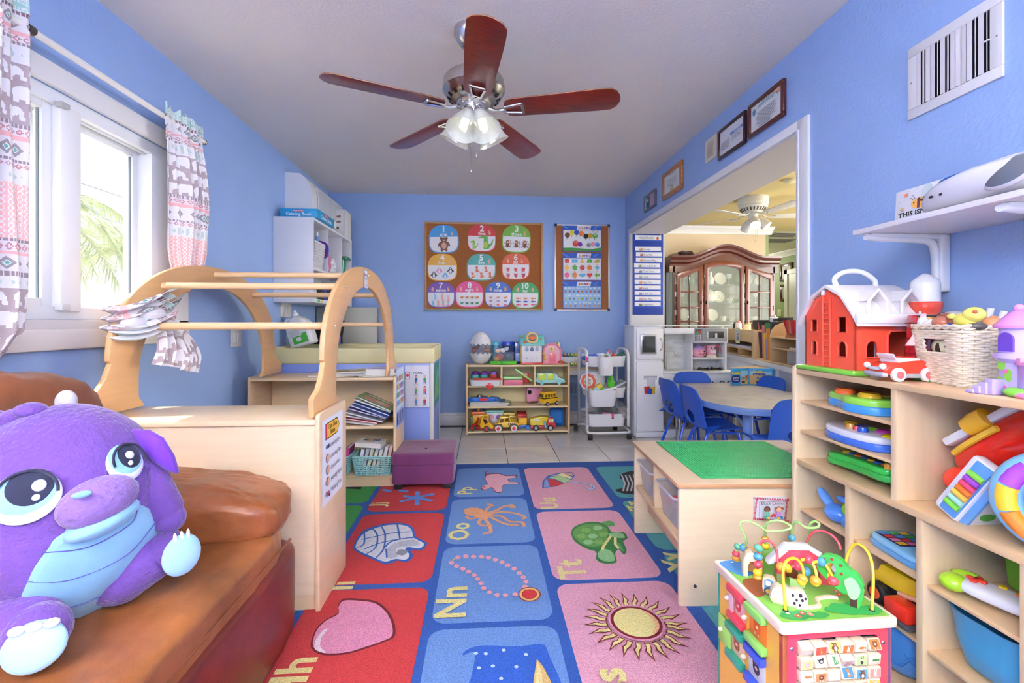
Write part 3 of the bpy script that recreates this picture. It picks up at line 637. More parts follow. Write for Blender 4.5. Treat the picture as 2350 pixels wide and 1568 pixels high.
for (x,y) in ((40,925),(70,912),(20,935),(-20,930)): q0 = aD(x,y+30,1.04); b.ell(q0.x,q0.y,q0.z,.03,.03,.018,PU,16,10)
Pt('head_tuft',b,'fur',PD,w=1,sharp=80)
# --- CURTAINS
def eleph(x,y):        # is (x, y), metres from the cell's centre, inside a white elephant 0.12 wide
 x,y = x/.040,y/.030
 return (x*1.05+.15)**2+(y*1.0-.15)**2 < .55 or (x-.55)**2*1.6+(y-.3)**2 < .22 or (abs(x+.6) < .17 and -.95 < y < 0) or (abs(x-.12) < .17 and -.95 < y < 0) or (.78 < x < .98 and -.55 < y < .3) or ((x-.98)**2+(y+.5)**2 < .05)
def cprint(u,v):
 def band(v,t,rows):
  k = (u/.03) % 1; d = abs(k-.5)*2+abs(((v-t) % .03)/.03-.5)*2
  return d
 if v < .045: return 'a8cfc6' if ((u*60+v*60) % 1 < .5) != ((u*60-v*60) % 1 < .5) else 'e9e8e8'
 for (a,b_,kind) in ((.045,.06,'s'),(.06,.115,'d'),(.115,.125,'p'),(.125,.15,'z'),(.15,.16,'m'),(.16,.22,'x'),(.22,.42,'e'),(.42,.435,'m'),(.435,.46,'z'),(.46,.475,'p'),(.475,.54,'d'),(.54,.55,'m'),(.55,.57,'z'),(.57,.62,'x'),(.62,.80,'k'),(.80,.81,'m'),(.81,.84,'z'),(.84,.85,'p'),(.85,.905,'d'),(.905,.92,'m'),(.92,.96,'x'),(.96,1.16,'e'),(1.16,1.18,'m'),(1.18,1.3,'z')):
  if a <= v < b_:
   w = v-a; h = b_-a
   if kind == 'e':
    r = int(w/.0667); cx = (u+.045*r) % .088-.044; cy = -((w % .0667)-.033)
    return 'ece9ea' if eleph(cx,cy) else 'b3a2a6'
   if kind == 'd':
    d = abs((u/.062) % 1-.5)*2+abs(w/h-.5)*2
    return '6fa79e' if d < .22 else 'dfe9e6' if d < .38 else '9a9296' if d < .75 else 'e9e4e6'
   if kind == 'x': return 'b9cfcb' if (abs((u/.05) % 1-.5)*2+abs(w/h-.5)*2 < .8 and (u*300 % 1 < .6)) else 'e9e6e8'
   if kind == 's': return '8a6a72' if (u*70) % 1 < .6 else 'e6dfe0'
   if kind == 'z': return 'c98d96' if abs(((u*45) % 1)-.5)*2 > abs((w/h-.5)*2)+.1 and abs(((u*45) % 1)-.5)*2 < abs((w/h-.5)*2)+.6 else 'e9e3e4'
   if kind == 'p': return 'efb5b6'
   if kind == 'm': return '97888e' if (u*90) % 1 < .7 else 'e0d6d8'
   if kind == 'k':
    k = math.sin(w*170)*.32; q = (u/.022) % 1
    return 'f3ecec' if abs(q-.5-k) < .10 or abs(q-.5+k) < .10 else 'f2bcb8'
 return 'e6e2e4'
def curtain(nm,lab,Yc,W_,zt,L,wf,seed,up=None):
 t = Tg(nm,lab,'curtain',(LX+.08,Yc,zt)); b = B(); nu,nv = 190,int(L/.0032); rnd = random.Random(seed); ph = rnd.random()*6
 vs = []; fs = []; cs = []
 for j in range(nv+1):
  v = L*j/nv
  for i in range(nu+1):
   u = i/nu; k,off,bul = wf(v/L); y = Yc+off+(u-.5)*W_*k
   pl = math.sin(u*2*PI*7.5+ph+.6*math.sin(v*5))*.5+math.sin(u*2*PI*3+v*3+ph)*.5
   amp = .016 if v < .10 else .022*k; x = LX+.085+pl*amp+bul*math.sin(u*PI)
   if v < .05: x += math.sin(u*60+ph)*.006
   vs.append((x,y,zt-v+(.012*math.sin(u*42+ph) if v < .03 else 0)+(.05*abs(u-.5) if v > L*.97 else 0)))
   if i < nu and j < nv: a = j*(nu+1)+i; fs.append((a,a+nu+1,a+nu+2,a+1)); cs.append(cprint(u*W_*1.7,v))
 b.add(vs,fs,cs); Pt('cloth',b,'cloth',t,w=1,sharp=80); return t
def wf(q):
 return (1.0-.05*q+(-.35*max(0,(q-.80)/.2)**2),.02*q,.02+.05*math.sin(q*PI)*(q > .2)+.03*q)
CT = curtain('curtain','patterned elephant curtain right of the window, tied round the arch below',2.43,.31,2.135,.815,wf,1)
def wf2(q): return (1.0+.02*math.sin(q*9)-(.5*max(0,(q-.9)/.1)),-.02*max(0,(q-.8)/.2),.03)
curtain('curtain','patterned elephant curtain left of the window, cut by the photo edge',1.44,.40,2.16,1.22,wf2,4)
def cloth_strip(b,path,wid,v0,ln,seed,nu=72):
 P = cr(path,26); n = len(P); vs = []; fs = []; cs = []
 for j,p in enumerate(P):
  t = (P[min(j+1,n-1)]-P[max(j-1,0)]).normalized(); w = VC(wid(j/(n-1))); s_ = w-t*w.dot(t); nn = t.cross(s_).normalized()
  for i in range(nu+1):
   u = i/nu-.5; vs.append(p+s_*u+nn*(math.sin(u*19+seed+j*.02)*.016))
   if i < nu and j < n-1: a = j*(nu+1)+i; fs.append((a,a+1,a+nu+2,a+nu+1)); cs.append(cprint(i/nu*.35,v0+ln*j/n))
 b.add(vs,fs,cs)
k0 = aX(335,700,-1.40)
b = B()
cloth_strip(b,[(-1.50,2.45,1.33),(-1.50,2.33,1.24),(-1.46,2.16,1.16),(-1.42,2.02,1.14)],lambda q: (.02,.03,.17-.04*q),.82,.14,0)
Pt('cloth',b,'cloth',CT,w=1,sharp=80)
b = B()
cloth_strip(b,[(-1.37,2.10,1.19),(-1.355,2.02,1.17),(-1.36,1.93,1.13),(-1.40,1.87,1.10),(-1.49,1.90,1.10),(-1.50,2.0,1.12)],lambda q: (.03,-.02,.11),.01,.2,2)
cloth_strip(b,[(-1.36,2.10,1.11),(-1.345,2.0,1.08),(-1.36,1.91,1.05),(-1.42,1.87,1.05),(-1.49,1.93,1.06)],lambda q: (.02,0,.07),.13,.1,3)
for (x,y,z,r,c) in ((-1.375,1.98,1.125,.04,'e9e7ec'),(-1.385,1.91,1.085,.034,'e6e4ea')): b.ell(x,y,z,r*1.1,r*1.7,r*.9,c,18,12)
Pt('knot',b,'cloth',CT,w=1,sharp=80)
b = B()
cloth_strip(b,[(-1.355,2.03,1.10),(-1.34,2.05,1.03),(-1.335,2.06,.96),(-1.34,2.05,.90)],lambda q: (.02,.07+.12*q,.0),.9,.22,1)
cloth_strip(b,[(-1.345,2.07,1.09),(-1.325,2.12,1.0),(-1.315,2.15,.93),(-1.32,2.14,.87)],lambda q: (-.02,.05+.10*q,.02),.92,.22,4)
Pt('tail',b,'cloth',CT,w=1,sharp=80)
R_ = Tg('curtain_rod','white curtain rod above the window','curtain rod',(LX+.08,1.9,2.078))
Pt('rod',B().tube([(LX+.085,1.0,2.078),(LX+.085,2.60,2.078)],.0125,'eeebe4',16),'plastic',R_,w=1)
Pt('finial',B().ell(LX+.085,2.61,2.078,.016,.012,.016,'b8b4ac',14,10),'nickel',R_,w=1)
Pt('bracket',B().tube([(LX+.085,1.628,2.078),(LX+.085,1.652,2.078)],.0165,'6f6a66',16).box(LX,1.632,2.07,LX+.085,1.648,2.083,'8a8680'),'steel',R_,w=1)
Pt('bracket',B().box(LX,2.585,2.07,LX+.085,2.595,2.083,'c8c4bc',.002),'steel',R_,w=1)
# --- CEILING FAN
FX,FYc = -.045,2.10
CF = Tg('ceiling_fan','brushed nickel ceiling fan with five mahogany blades and four glass shades','ceiling fan',(FX,FYc,HZ))
b = B(MX.Translation((FX-.02,FYc+.02,0)))
NK = 'c9c5c0'
b.lathe([(.0,2.44),(.072,2.44),(.072,2.415),(.066,2.405),(.06,2.39),(.042,2.365),(.02,2.352),(0,2.352)],NK,32); Pt('canopy',b,'nickel',CF,w=1)
b = B(MX.Translation((FX,FYc,0))).tube([(-.02,.02,2.36),(0,0,2.2)],.012,NK,14); Pt('downrod',b,'nickel',CF,w=1)
b = B(MX.Translation((FX,FYc,-.04)))
b.lathe([(0,2.285),(.05,2.283),(.09,2.27),(.128,2.245),(.132,2.235),(.138,2.232),(.142,2.20),(.142,2.185),(.137,2.18),(.125,2.160),(.098,2.140),(.07,2.135),(0,2.135)],'bdb8b2',40)
Pt('motor_housing',b,'nickel',CF,w=1)
b = B(MX.Translation((FX,FYc,-.04)))
for k in range(16):
 a = 2*PI*k/16; F = MX.Rotation(a,4,'Z') @ TR(.112,0,2.151,ry=-.75); s_ = b.M; b.M = s_ @ F; b.box(-.011,-.007,-.004,.011,.007,.001,'141416',.001); b.M = s_
Pt('vent_slots',b,'matte',CF,w=1)['kind'] = 'stuff'
b = B(MX.Translation((FX,FYc,-.035))).lathe([(0,2.137),(.075,2.136),(.078,2.125),(.072,2.117),(.062,2.112),(.062,2.078),(.055,2.066),(.03,2.055),(.022,2.02),(.014,2.01),(0,2.01)],NK,36); Pt('light_kit',b,'nickel',CF,w=1)
ZB = 2.045
for k,a in enumerate((-85,-14,59,132,-157)):
 a = math.radians(a+(0)); F = MX.Translation((FX,FYc,ZB)) @ MX.Rotation(a,4,'Z'); Ft = F @ MX.Rotation(math.radians(-11),4,'X')
 out = [(.155,-.052),(.185,-.060),(.55,-.071),(.615,-.068),(.638,-.05),(.652,-.02),(.654,0.0),(.652,.02),(.638,.05),(.615,.068),(.55,.071),(.185,.060),(.155,.052),(.145,.03),(.142,0),(.145,-.03)]
 bl = Pt('blade',B(Ft).prism(out,.012,.018,'7a1f12',bev=.0015,side='8a5a3a'),'mahogany',CF,w=1)
 g = B(F).tube(cr([(.070,0,.018),(.095,.008,.010),(.12,0,.004),(.15,0,.006)],5),.008,NK,8)
 g.M = Ft
 for (p0,p1) in (((.145,-.018),(.225,-.032)),((.145,.018),(.225,.032)),((.225,-.032),(.225,.032)),((.145,-.018),(.145,.018))): g.tube([(p0[0],p0[1],.006),(p1[0],p1[1],.006)],.0065,NK,8)
 Pt('blade_iron',g,'nickel',bl,w=1)
for k,a in enumerate((-118,-62,25,155)):
 F = MX.Translation((FX,FYc,2.045)) @ MX.Rotation(math.radians(a),4,'Z') @ TR(.045,0,0) @ MX.Rotation(math.radians(-27),4,'Y')
 Pt('socket',B(F).lathe([(0,.012),(.02,.012),(.026,0),(.028,-.022),(.024,-.03),(0,-.03)],NK,20),'nickel',CF,w=1)
 sh = Pt('lamp_shade',B(F).lathe([(.026,-.018),(.032,-.035),(.045,-.065),(.057,-.09),(.066,-.118),(.074,-.130),(.0725,-.130),(.064,-.117),(.055,-.09),(.043,-.065),(.030,-.035),(.024,-.018)],'eef0e4',30,cap=False),'shade',CF,w=1)
 bt = B(F).lathe([(0,-.03),(.014,-.03),(.016,-.06),(.013,-.066),(0,-.066)],'f2f0e8',14)
 bt.tube([(.014*math.cos(t),.014*math.sin(t),-.066-.0026*t) for t in [i*.5 for i in range(45)]],.0052,'fffdf6',6); Pt('bulb',bt,'bulb',sh,w=1)
for (x,l) in ((-.012,.20),(.012,.13)): Pt('pull_chain',B(MX.Translation((FX,FYc-.03,-.06))).tube([(x,0,2.04),(x,0,2.04-l)],.0015,NK,5).ell(x,0,2.035-l,.004,.004,.010,'d8d0bc',8,6),'nickel',CF,w=1)
# --- BACK WALL: BOARDS AND POSTERS
CB = 'a8642f'
def box_frame(t,F,w,h,bw,c,dep=.014,m='birch_x',nm='frame'):
 for (x0,y0,x1,y1) in ((0,0,w,bw),(0,h-bw,w,h),(0,bw,bw,h-bw),(w-bw,bw,w,h-bw)): Pt(nm,B(F).box(x0,y0,0,x1,y1,dep,c,.002),m,t,w=1)
t = Tg('cork_board','wide cork board with an oak frame and ten number cards','cork board',(0,BY,1.68)); CW,CH = 1.25,.935
F1 = Fm((-.620,BY-.001,1.214),(1,0,0),(0,0,1))
Pt('cork',B(F1).box(.01,.01,0,CW-.01,CH-.01,.008,CB),'cork',t,w=1); box_frame(t,F1,CW,CH,.020,'c08f5a')
Pt('foil_tape',B(F1).box(0,-.006,.013,CW,.016,.016,'8fa39c',.001),'eggshell',t,w=1)
t2 = Tg('poster_board','narrow cork board with an aluminium frame and black corners','cork board',(1.06,BY,1.68))
F2 = Fm((.757,BY-.001,1.214),(1,0,0),(0,0,1)); w2,h2 = .60,.93
Pt('cork',B(F2).box(.01,.01,0,w2-.01,h2-.01,.006,'a9683c'),'cork',t2,w=1); box_frame(t2,F2,w2,h2,.016,'cfd2d2',m='steel')
for x in (.012,w2-.012):
 for y in (.012,h2-.012): Pt('corner_cap',B(F2).box(x-.014,y-.014,.0,x+.014,y+.014,.018,'1c2340',.004),'plastic',t2,w=1)
def hand(b,x,y,s,n,c='f0b793'):
 b.flat(rr(.5*s,.55*s,.12*s,3,x,y-.15*s),c)
 for k in range(min(n,4)): b.flat(rr(.12*s,.6*s,.05*s,2,x-.19*s+k*.13*s,y+.25*s),c)
 if n > 4: b.flat(rot2(rr(.45*s,.13*s,.05*s,2,x-.3*s,y-.0*s),-.5,x-.3*s,y),c)
def critter(b,x,y,s,k,c,c2=None):
 c2 = c2 or c
 if k == 'bear':
  for a in (-1,1): b.flat(el(x+a*.22*s,y+.44*s,.1*s),c); b.flat(rot2(el(x+a*.34*s,y-.02*s,.08*s,.22*s),a*.5,x+a*.34*s,y),c); b.flat(rr(.16*s,.24*s,.05*s,3,x+a*.18*s,y-.5*s),c)
  b.flat(el(x,y-.12*s,.32*s,.38*s),c); b.flat(el(x,y+.32*s,.25*s,.2*s),c); b.flat(el(x,y-.14*s,.2*s,.26*s),c2); b.flat(el(x,y+.28*s,.08*s,.06*s),'e9d2bc')
 elif k == 'croc':
  b.flat([(x-.1*s,y-.5*s),(x+.25*s,y-.5*s),(x+.55*s,y-.1*s),(x+.6*s,y+.3*s),(x+.38*s,y-.15*s),(x+.22*s,y-.1*s),(x+.18*s,y+.4*s),(x+.05*s,y+.52*s),(x-.5*s,y+.34*s),(x-.5*s,y+.25*s),(x-.1*s,y+.28*s)],c); b.flat(el(x+.05*s,y-.2*s,.15*s,.25*s),c2)
 elif k == 'monkey':
  b.line([(x+.2*s,y-.3*s),(x+.45*s,y),(x+.3*s,y+.45*s)],.05*s,c); b.flat(el(x,y-.15*s,.2*s,.26*s),c); b.flat(el(x,y+.25*s,.22*s),c); b.flat(el(x,y+.22*s,.14*s),c2)
  for a in (-1,1): b.line([(x,y-.1*s),(x+a*.4*s,y-.4*s)],.07*s,c); b.line([(x,y),(x+a*.4*s,y+.1*s)],.07*s,c)
 elif k == 'penguin':
  b.flat(el(x,y-.05*s,.3*s,.4*s),c); b.flat(el(x,y+.33*s,.2*s),c); b.flat(el(x,y-.12*s,.18*s,.28*s),'f4f4f4'); b.flat(el(x,y+.3*s,.11*s),'f4f4f4')
  for a in (-1,1): b.flat(rot2(el(x+a*.36*s,y-.02*s,.08*s,.22*s),a*.6,x+a*.36*s,y),c)
 elif k == 'fox':
  b.flat([(x-.25*s,y+.5*s),(x-.15*s,y+.15*s),(x+.15*s,y+.15*s),(x+.2*s,y+.5*s),(x+.05*s,y+.4*s)],c); b.flat([(x-.15*s,y+.2*s),(x+.12*s,y+.2*s),(x+.25*s,y-.4*s),(x-.2*s,y-.45*s)],c); b.line([(x+.1*s,y-.35*s),(x+.4*s,y-.3*s),(x+.35*s,y)],.12*s,c); b.flat(el(x,y-.1*s,.06*s,.15*s),'f6efe6')
 elif k == 'pig':
  b.flat(el(x,y,.34*s,.36*s),c); b.flat(el(x,y+.02*s,.14*s,.1*s),c2)
  for a in (-1,1): b.flat([(x+a*.1*s,y+.3*s),(x+a*.34*s,y+.46*s),(x+a*.32*s,y+.15*s)],c); b.flat(rr(.12*s,.2*s,.04*s,2,x+a*.16*s,y-.4*s),c2)
 elif k == 'bunny':
  b.flat(el(x,y-.2*s,.2*s,.26*s),c); b.flat(el(x,y+.12*s,.17*s),c2)
  for a in (-1,1): b.flat(rot2(el(x+a*.1*s,y+.42*s,.055*s,.22*s),-a*.2,x+a*.1*s,y+.3*s),c)
 elif k == 'bird':
  b.flat(el(x,y,.34*s,.26*s),c); b.flat(el(x+.05*s,y-.02*s,.16*s,.13*s),c2); b.flat([(x-.3*s,y),(x-.55*s,y+.3*s),(x-.2*s,y+.15*s)],c); b.flat(el(x+.28*s,y+.25*s,.14*s),c)
 elif k == 'fish':
  b.flat(el(x,y,.38*s,.17*s),c); b.flat([(x+.3*s,y),(x+.55*s,y+.18*s),(x+.55*s,y-.18*s)],c); b.flat(el(x-.2*s,y+.03*s,.04*s),'222222')
def numcard(px0,py0,px1,py1,c,num,word,icons,hands,desc,tilt=0):
 P0 = F1.inverted() @ aY(px0,py1,BY-.01); P1 = F1.inverted() @ aY(px1,py0,BY-.01); w,h = P1.x-P0.x,P1.y-P0.y
 F = F1 @ TR((P0.x+P1.x)/2,(P0.y+P1.y)/2,.0085) @ MX.Rotation(tilt,4,'Z')
 def outl(k):
  o = []
  for i in range(40):
   a = 2*PI*i/40; ex = .62 if math.sin(a) < 0 else .78
   o.append((w/2*k*math.copysign(abs(math.cos(a))**ex,math.cos(a)),h/2*k*math.copysign(abs(math.sin(a))**(.55 if math.sin(a) < 0 else .95),math.sin(a))))
  return o
 t = Tg('number_card','round topped %s number card %s, showing %s' % desc,'card',group='number cards on the cork board',M=F)
 Pt('card',B().prism(outl(1),0,.0015,c),'print',t)
 b = B(MX.Translation((0,0,.0016))); b.flat([p if p[1] < .08*h else (p[0],.08*h) for p in outl(.93) if p[1] < .14*h],'f2efee')
 b.text(num,0,.25*h,.34*h*.9,'f6f6f2',bold=.03); b.text(word,0,.115*h,.17*h,'f6f6f2',bold=.02)
 for (x,n) in hands: hand(b,x*w,.2*h,.16*h,n)
 for (k,x,y,s_,cc,c2) in icons: critter(b,x*w,y*h,s_*h,k,cc,c2)
 Pt('print',b,'print',t)
G = lambda k,n,cs,y0=-.12,dy=-.22,s=.2,per=3: [(k,-.27+(i % per)*(.54/(per-1)),y0+dy*(i//per),s,cs[i//per % len(cs)],cs[(i//per+1) % len(cs)]) for i in range(n)]
numcard(984,517,1053,581,'48a0e0','1','one',[('bear',0,-.17,.45,'7c4a2c','dba58a')],[(.27,1)],('blue','one','a brown bear'),.03)
numcard(1072,516,1139,578,'d83a40','2','two',[('croc',.12,-.14,.5,'5fb04a','b9d650'),('croc',-.28,-.24,.3,'8cc452','c8de70')],[(.27,2)],('red','two','green crocodiles'),-.02)
numcard(1152,517,1218,580,'7cc04a','3','three',[('monkey',x,-.2,.3,'7d4526','e2b48c') for x in (-.3,0,.3)],[(.28,3)],('green','three','brown monkeys'),-.03)
numcard(981,583,1049,645,'f2b43e','4','four',[('penguin',-.1,-.12,.22,'e884b0',0),('penguin',.28,-.12,.24,'26262e',0),('penguin',-.28,-.28,.24,'26262e',0),('penguin',.1,-.31,.22,'6fb4e4',0)],[(.26,4)],('yellow','four','penguins'))
numcard(1071,583,1138,644,'57b3a6','5','five',[('fox',x,y,.22,'e2703a',0) for x,y in ((-.15,-.08),(.15,-.08),(-.3,-.3),(0,-.3),(.3,-.3))],[(.27,5)],('teal','five','orange foxes'))
numcard(1151,582,1216,642,'ea6a42','6','six',G('pig',6,['e4606c','c84a5a'],s=.19),[(-.27,5),(.22,1)],('orange','six','pink pigs'))
numcard(980,647,1044,706,'7b4fae','7','seven',[('bunny',x,y,.25,c_,d_) for x,y,c_,d_ in ((-.2,-.08,'8fcbe8','8fcbe8'),(.05,-.08,'f0a5b0','f0a5b0'),(.27,-.16,'f3b4c0','f3b4c0'),(-.28,-.34,'8fcbe8','7db8dc'),(-.1,-.34,'f3b4c0','f0a5b0'),(.08,-.34,'f3a0b4','9bd08a'),(.27,-.34,'f3a0b4','a0c8e8'))],[(-.3,5),(.27,2)],('purple','seven','rabbits'))
numcard(1045,646,1110,706,'ec4f93','8','eight',G('bird',8,['ea8a50','4a9a5a','404a8c','e8b848'],per=4,s=.16),[(-.3,5),(.27,3)],('pink','eight','birds'))
numcard(1112,647,1174,706,'3c6cc0','9','nine',G('bird',9,['ec9a60','8a92cc','ec6a8c'],dy=-.14,s=.15),[(-.27,5),(.27,4)],('dark blue','nine','farm animals'))
numcard(1174,648,1237,708,'3fae62','10','ten',G('fish',10,['f0925a','4a64b8','e4588c','5cc070'],dy=-.12,s=.2),[(-.27,5),(.27,5)],('leaf green','ten','fish'))
def poster(y0,h,title,fn,lab):
 w = .42; F = F2 @ TR(.088,y0,.007); b = B(F); t = None
 b.box(0,0,0,w,h,.0012,'2f5fc4'); b.z = .0014
 b.flat([(.15,h-.052),(.30,h-.052),(.31,h-.006),(.16,h-.006)],'f2f2f2')
 cc = ['d83a40','f0a030','4aa84a','3f7fd0','8a4ab0','e2588c']
 for i,ch in enumerate(title): b.text(ch,.17+(i+.5)*.125/len(title)+.002,h-.042,.034,cc[i % 6],bold=.05)
 for (x,y) in ((.03,.03),(.10,.02),(.35,.03),(.39,.02),(.07,.04),(.37,.045)): b.flat(el(x,h-y,.005),cc[int(x*100) % 6])
 b.line([(.0,h-.01),(.05,h-.04)],.012,'4f9be8'); b.line([(.33,h-.045),(.38,h-.01)],.012,'4f9be8')
 fn(b,w,h); Sl('poster',lab,'poster',b,'print',group='posters on the narrow cork board')
def pcol(b,w,h):
 b.rect(.006,.006,w-.006,h-.058,'eef0f2'); b.flat([(.006,.006),(w-.006,.006),(w-.006,.045),(.3,.028),(.1,.042),(.006,.04)],'3f9a3c')
 for i,(c_,y) in enumerate((('7a4a2a',.175),('f0e040',.2),('2f4fc0',.205),('ee8030',.195),('1c1c20',.165),('d8a820',.17),('3fae3a',.17))):
  b.flat(el(.05+i*.050,y,.028),c_); b.line([(.045+i*.05,y-.026),(.045+i*.05,y-.045)],.004,'2a2a2a')
 for i,(c_,y) in enumerate((('e0402c',.085),('7a30a8',.078),('f0f0f0',.06),('8a8c90',.07),('f29ab4',.08),('4a9ae0',.075))): b.flat(el(.14+i*.047,y,.034 if i == 0 else .024),c_)
 for x,y in ((.13,.10),(.15,.10),(.345,.18),(.36,.18)): b.flat(el(x,y,.007),'ffffff'); b.flat(el(x+.002,y,.003),'222222')
 b.line([(.335,.2),(.32,.235)],.003,'333333'); b.line([(.365,.2),(.38,.235)],.003,'333333')
def pshape(b,w,h):
 b.rect(.006,.006,w-.006,h-.058,'f0f0f2'); X = [.045,.13,.21,.29,.372]; Y = [.205,.135,.055]
 ng = lambda x,y,r,n,a=PI/2: el(x,y,r,n=n,a0=a)
 sh = [ng(X[0],Y[0],.03,4,PI/4),[(X[1]-.032,Y[0]-.018),(X[1]+.032,Y[0]-.018),(X[1]+.032,Y[0]+.018),(X[1]-.032,Y[0]+.018)],ng(X[2],Y[0]-.004,.03,3),[(X[3]-.032,Y[0]-.018),(X[3]+.032,Y[0]-.018),(X[3]+.02,Y[0]+.02),(X[3]-.02,Y[0]+.02)],[(X[4]-.032,Y[0]-.018),(X[4]+.018,Y[0]-.018),(X[4]+.032,Y[0]+.018),(X[4]-.015,Y[0]+.018)],
          ng(X[0],Y[1],.028,4),ng(X[1],Y[1],.03,5),ng(X[2],Y[1],.029,6,0),ng(X[3],Y[1],.028,8,PI/8),[(X[4]+(.032 if i % 2 == 0 else .013)*math.cos(PI/2+i*PI/5),Y[1]+(.032 if i % 2 == 0 else .013)*math.sin(PI/2+i*PI/5)) for i in range(10)],
          el(X[0],Y[2],.027),el(X[1],Y[2],.022,.03),[(X[2]+.034*math.cos(t),Y[2]+.015+.036*math.sin(t)) for t in [PI+i*PI/12 for i in range(13)]],[(X[3]+.0019*16*math.sin(t)**3*.95,Y[2]+.0019*(13*math.cos(t)-5*math.cos(2*t)-2*math.cos(3*t)-math.cos(4*t))) for t in [i*2*PI/24 for i in range(24)]],[(X[4]-.03,Y[2]),(X[4]-.004,Y[2]+.026),(X[4]-.004,Y[2]+.012),(X[4]+.027,Y[2]+.012),(X[4]+.027,Y[2]-.012),(X[4]-.004,Y[2]-.012),(X[4]-.004,Y[2]-.026)]]
 cc = ['de3a34','6fb8ea','f0b63a','52ac44','d0a82c','f2be3a','58b04a','d8404a','ee8438','5fb4e0','ea6a96','ee8c3e','66b8e6','e03c44','6cc048']
 for s_,c_ in zip(sh,cc):
  b.flat(s_,c_); cx = sum(p[0] for p in s_)/len(s_); cy = sum(p[1] for p in s_)/len(s_); b.line([(cx-.006,cy+.001),(cx,cy-.005),(cx+.006,cy+.001)],.0018,'fff4e0'); b.rect(cx-.012,cy-.038,cx+.012,cy-.035,'c0a0a4')
def palpha(b,w,h):
 for i,c_ in enumerate(('8fbce8','a6cdf0','8fbce8')): b.rect(.006,.006+i*.078,w-.006,.006+(i+1)*.078,c_)
 rows = ['Aa Bb Cc Dd Ee Ff Gg Hh Ii','Jj Kk Ll Mm Nn Oo Pp Qq Rr','Ss Tt Uu Vv Ww Xx Yy Zz']; cc = ['d8403a','e8c060','e8a080','b06a30','6aa84a','e08a3a','7a50a0','4a8ac0','d86a8a']
 for r,s_ in enumerate(rows):
  L_ = s_.split()
  for i,q in enumerate(L_): x = .03+i*.36/(len(L_)-1); b.text(q,x,.055+(2-r)*.078,.028,'f4f6fa',bold=.03); b.flat(el(x,.03+(2-r)*.078,.011,.012),cc[(i*3+r) % 9]); b.flat(el(x+.003,.036+(2-r)*.078,.005),cc[(i*5+r+3) % 9])
poster(.635,.287,'COLORS',pcol,'colours poster with caterpillars made of coloured dots')
poster(.327,.295,'SHAPES',pshape,'shapes poster with fifteen bright shapes')
poster(.022,.295,'ALPHABET',palpha,'pale blue alphabet poster with letter pairs')
# --- RIGHT WALL: FRAMES, VENT
def wframe(nm,lab,q,c,bw,fn,paper='dfdfe2',dep=.02,m='cherry',lean=0):
 (x0,y0),(x1,y1) = q; a = aX(x0,y0,RX); c2 = aX(x1,y1,RX); w = a.y-c2.y; h = c2.z-a.z
 F = Fm((RX-.001,a.y,a.z),(0,-1,0),(0,0,1)); F = F @ MX.Rotation(lean,4,'X')
 t = Tg(nm,lab,'picture frame' if bw else 'plaque',group='certificates above the opening',M=F)
 if bw:
  for r in ((0,0,w,bw),(0,h-bw,w,h),(0,bw,bw,h-bw),(w-bw,bw,w,h-bw)): Pt('frame',B().box(r[0],r[1],0,r[2],r[3],dep,c,.004),m,t)
 b = B(); b.box(bw*.8,bw*.8,0,w-bw*.8,h-bw*.8,dep*.5,paper); b.z = dep*.5; fn(b,w,h); Pt('certificate',b,'print',t)
def lines(b,x0,x1,y0,y1,n,c='5c6068',t=.0022,jit=.2,seed=1):
 r = random.Random(seed)
 for i in range(n):
  y = y0+(y1-y0)*i/max(n-1,1); d = (x1-x0)*r.uniform(0,jit)/2; b.rect(x0+d,y,x1-d,y+t,c)
def c1(b,w,h):
 b.rect(.05,h*.70,w-.05,h*.72,'8fc8b4'); b.text('State of Florida',w*.55,h*.84,.018,'333840'); b.text('Department of Children and Families',w*.55,h*.79,.010,'555a60'); b.text('CERTIFICATE OF LICENSE',w*.5,h*.745,.012,'2c6a5a')
 b.flat(el(w*.84,h*.84,.02),'c8704a'); b.flat(el(w*.84,h*.84,.014),'e0b09a'); b.flat(el(w*.17,h*.68,.014,.02),'4a86b0'); lines(b,.07,w-.06,h*.60,h*.28,9); lines(b,.09,w-.1,h*.24,h*.16,3)
wframe('framed_certificate','large mahogany framed licence certificate with an orange seal, nearest the vent',((1723,321),(1806,178)),'5a1a12',.022,c1,'e8eaec')
def c2(b,w,h): b.rect(w*.45,h*.58,w-.03,h*.66,'5a7fc0'); b.text('Certificate',w*.7,h*.60,.018,'eef2fa'); lines(b,.03,w*.45,h*.50,h*.25,8); lines(b,w*.5,w-.04,h*.52,h*.38,4)
wframe('framed_certificate','mahogany framed certificate with a blue banner',((1653,370),(1716,252)),'3c0f10',.02,c2,'e2e4e8')
def c3(b,w,h): lines(b,.03,w-.03,h*.8,h*.15,14,'9a9284',.003)
wframe('plaque','small cream stone plaque with engraved text, unframed',((1622,376),(1647,306)),'',0,c3,'e0d8c8')
def c4(b,w,h): lines(b,w*.3,w*.7,h*.80,h*.78,2,'70747a'); lines(b,w*.25,w*.75,h*.62,h*.38,6); b.flat(el(w*.5,h*.24,.03),'a89a60'); b.flat(el(w*.5,h*.24,.02),'c8bc8c')
wframe('framed_certificate','oak framed certificate with a gold seal',((1524,462),(1569,366)),'c07a3c',.035,c4,'dfe2e4')
def c5(b,w,h): b.rect(w*.14,h*.12,w*.48,h*.86,'2a6a8c'); b.rect(w*.52,h*.12,w*.86,h*.86,'c79ab8'); b.flat(el(w*.3,h*.6,.02),'e8c8a8'); b.rect(w*.24,h*.3,w*.4,h*.52,'1a2a3a')
wframe('framed_certificate','small grey framed photo and card, farthest from the vent',((1482,489),(1508,432)),'6f7686',.018,c5,'e0e0e0',m='plastic')
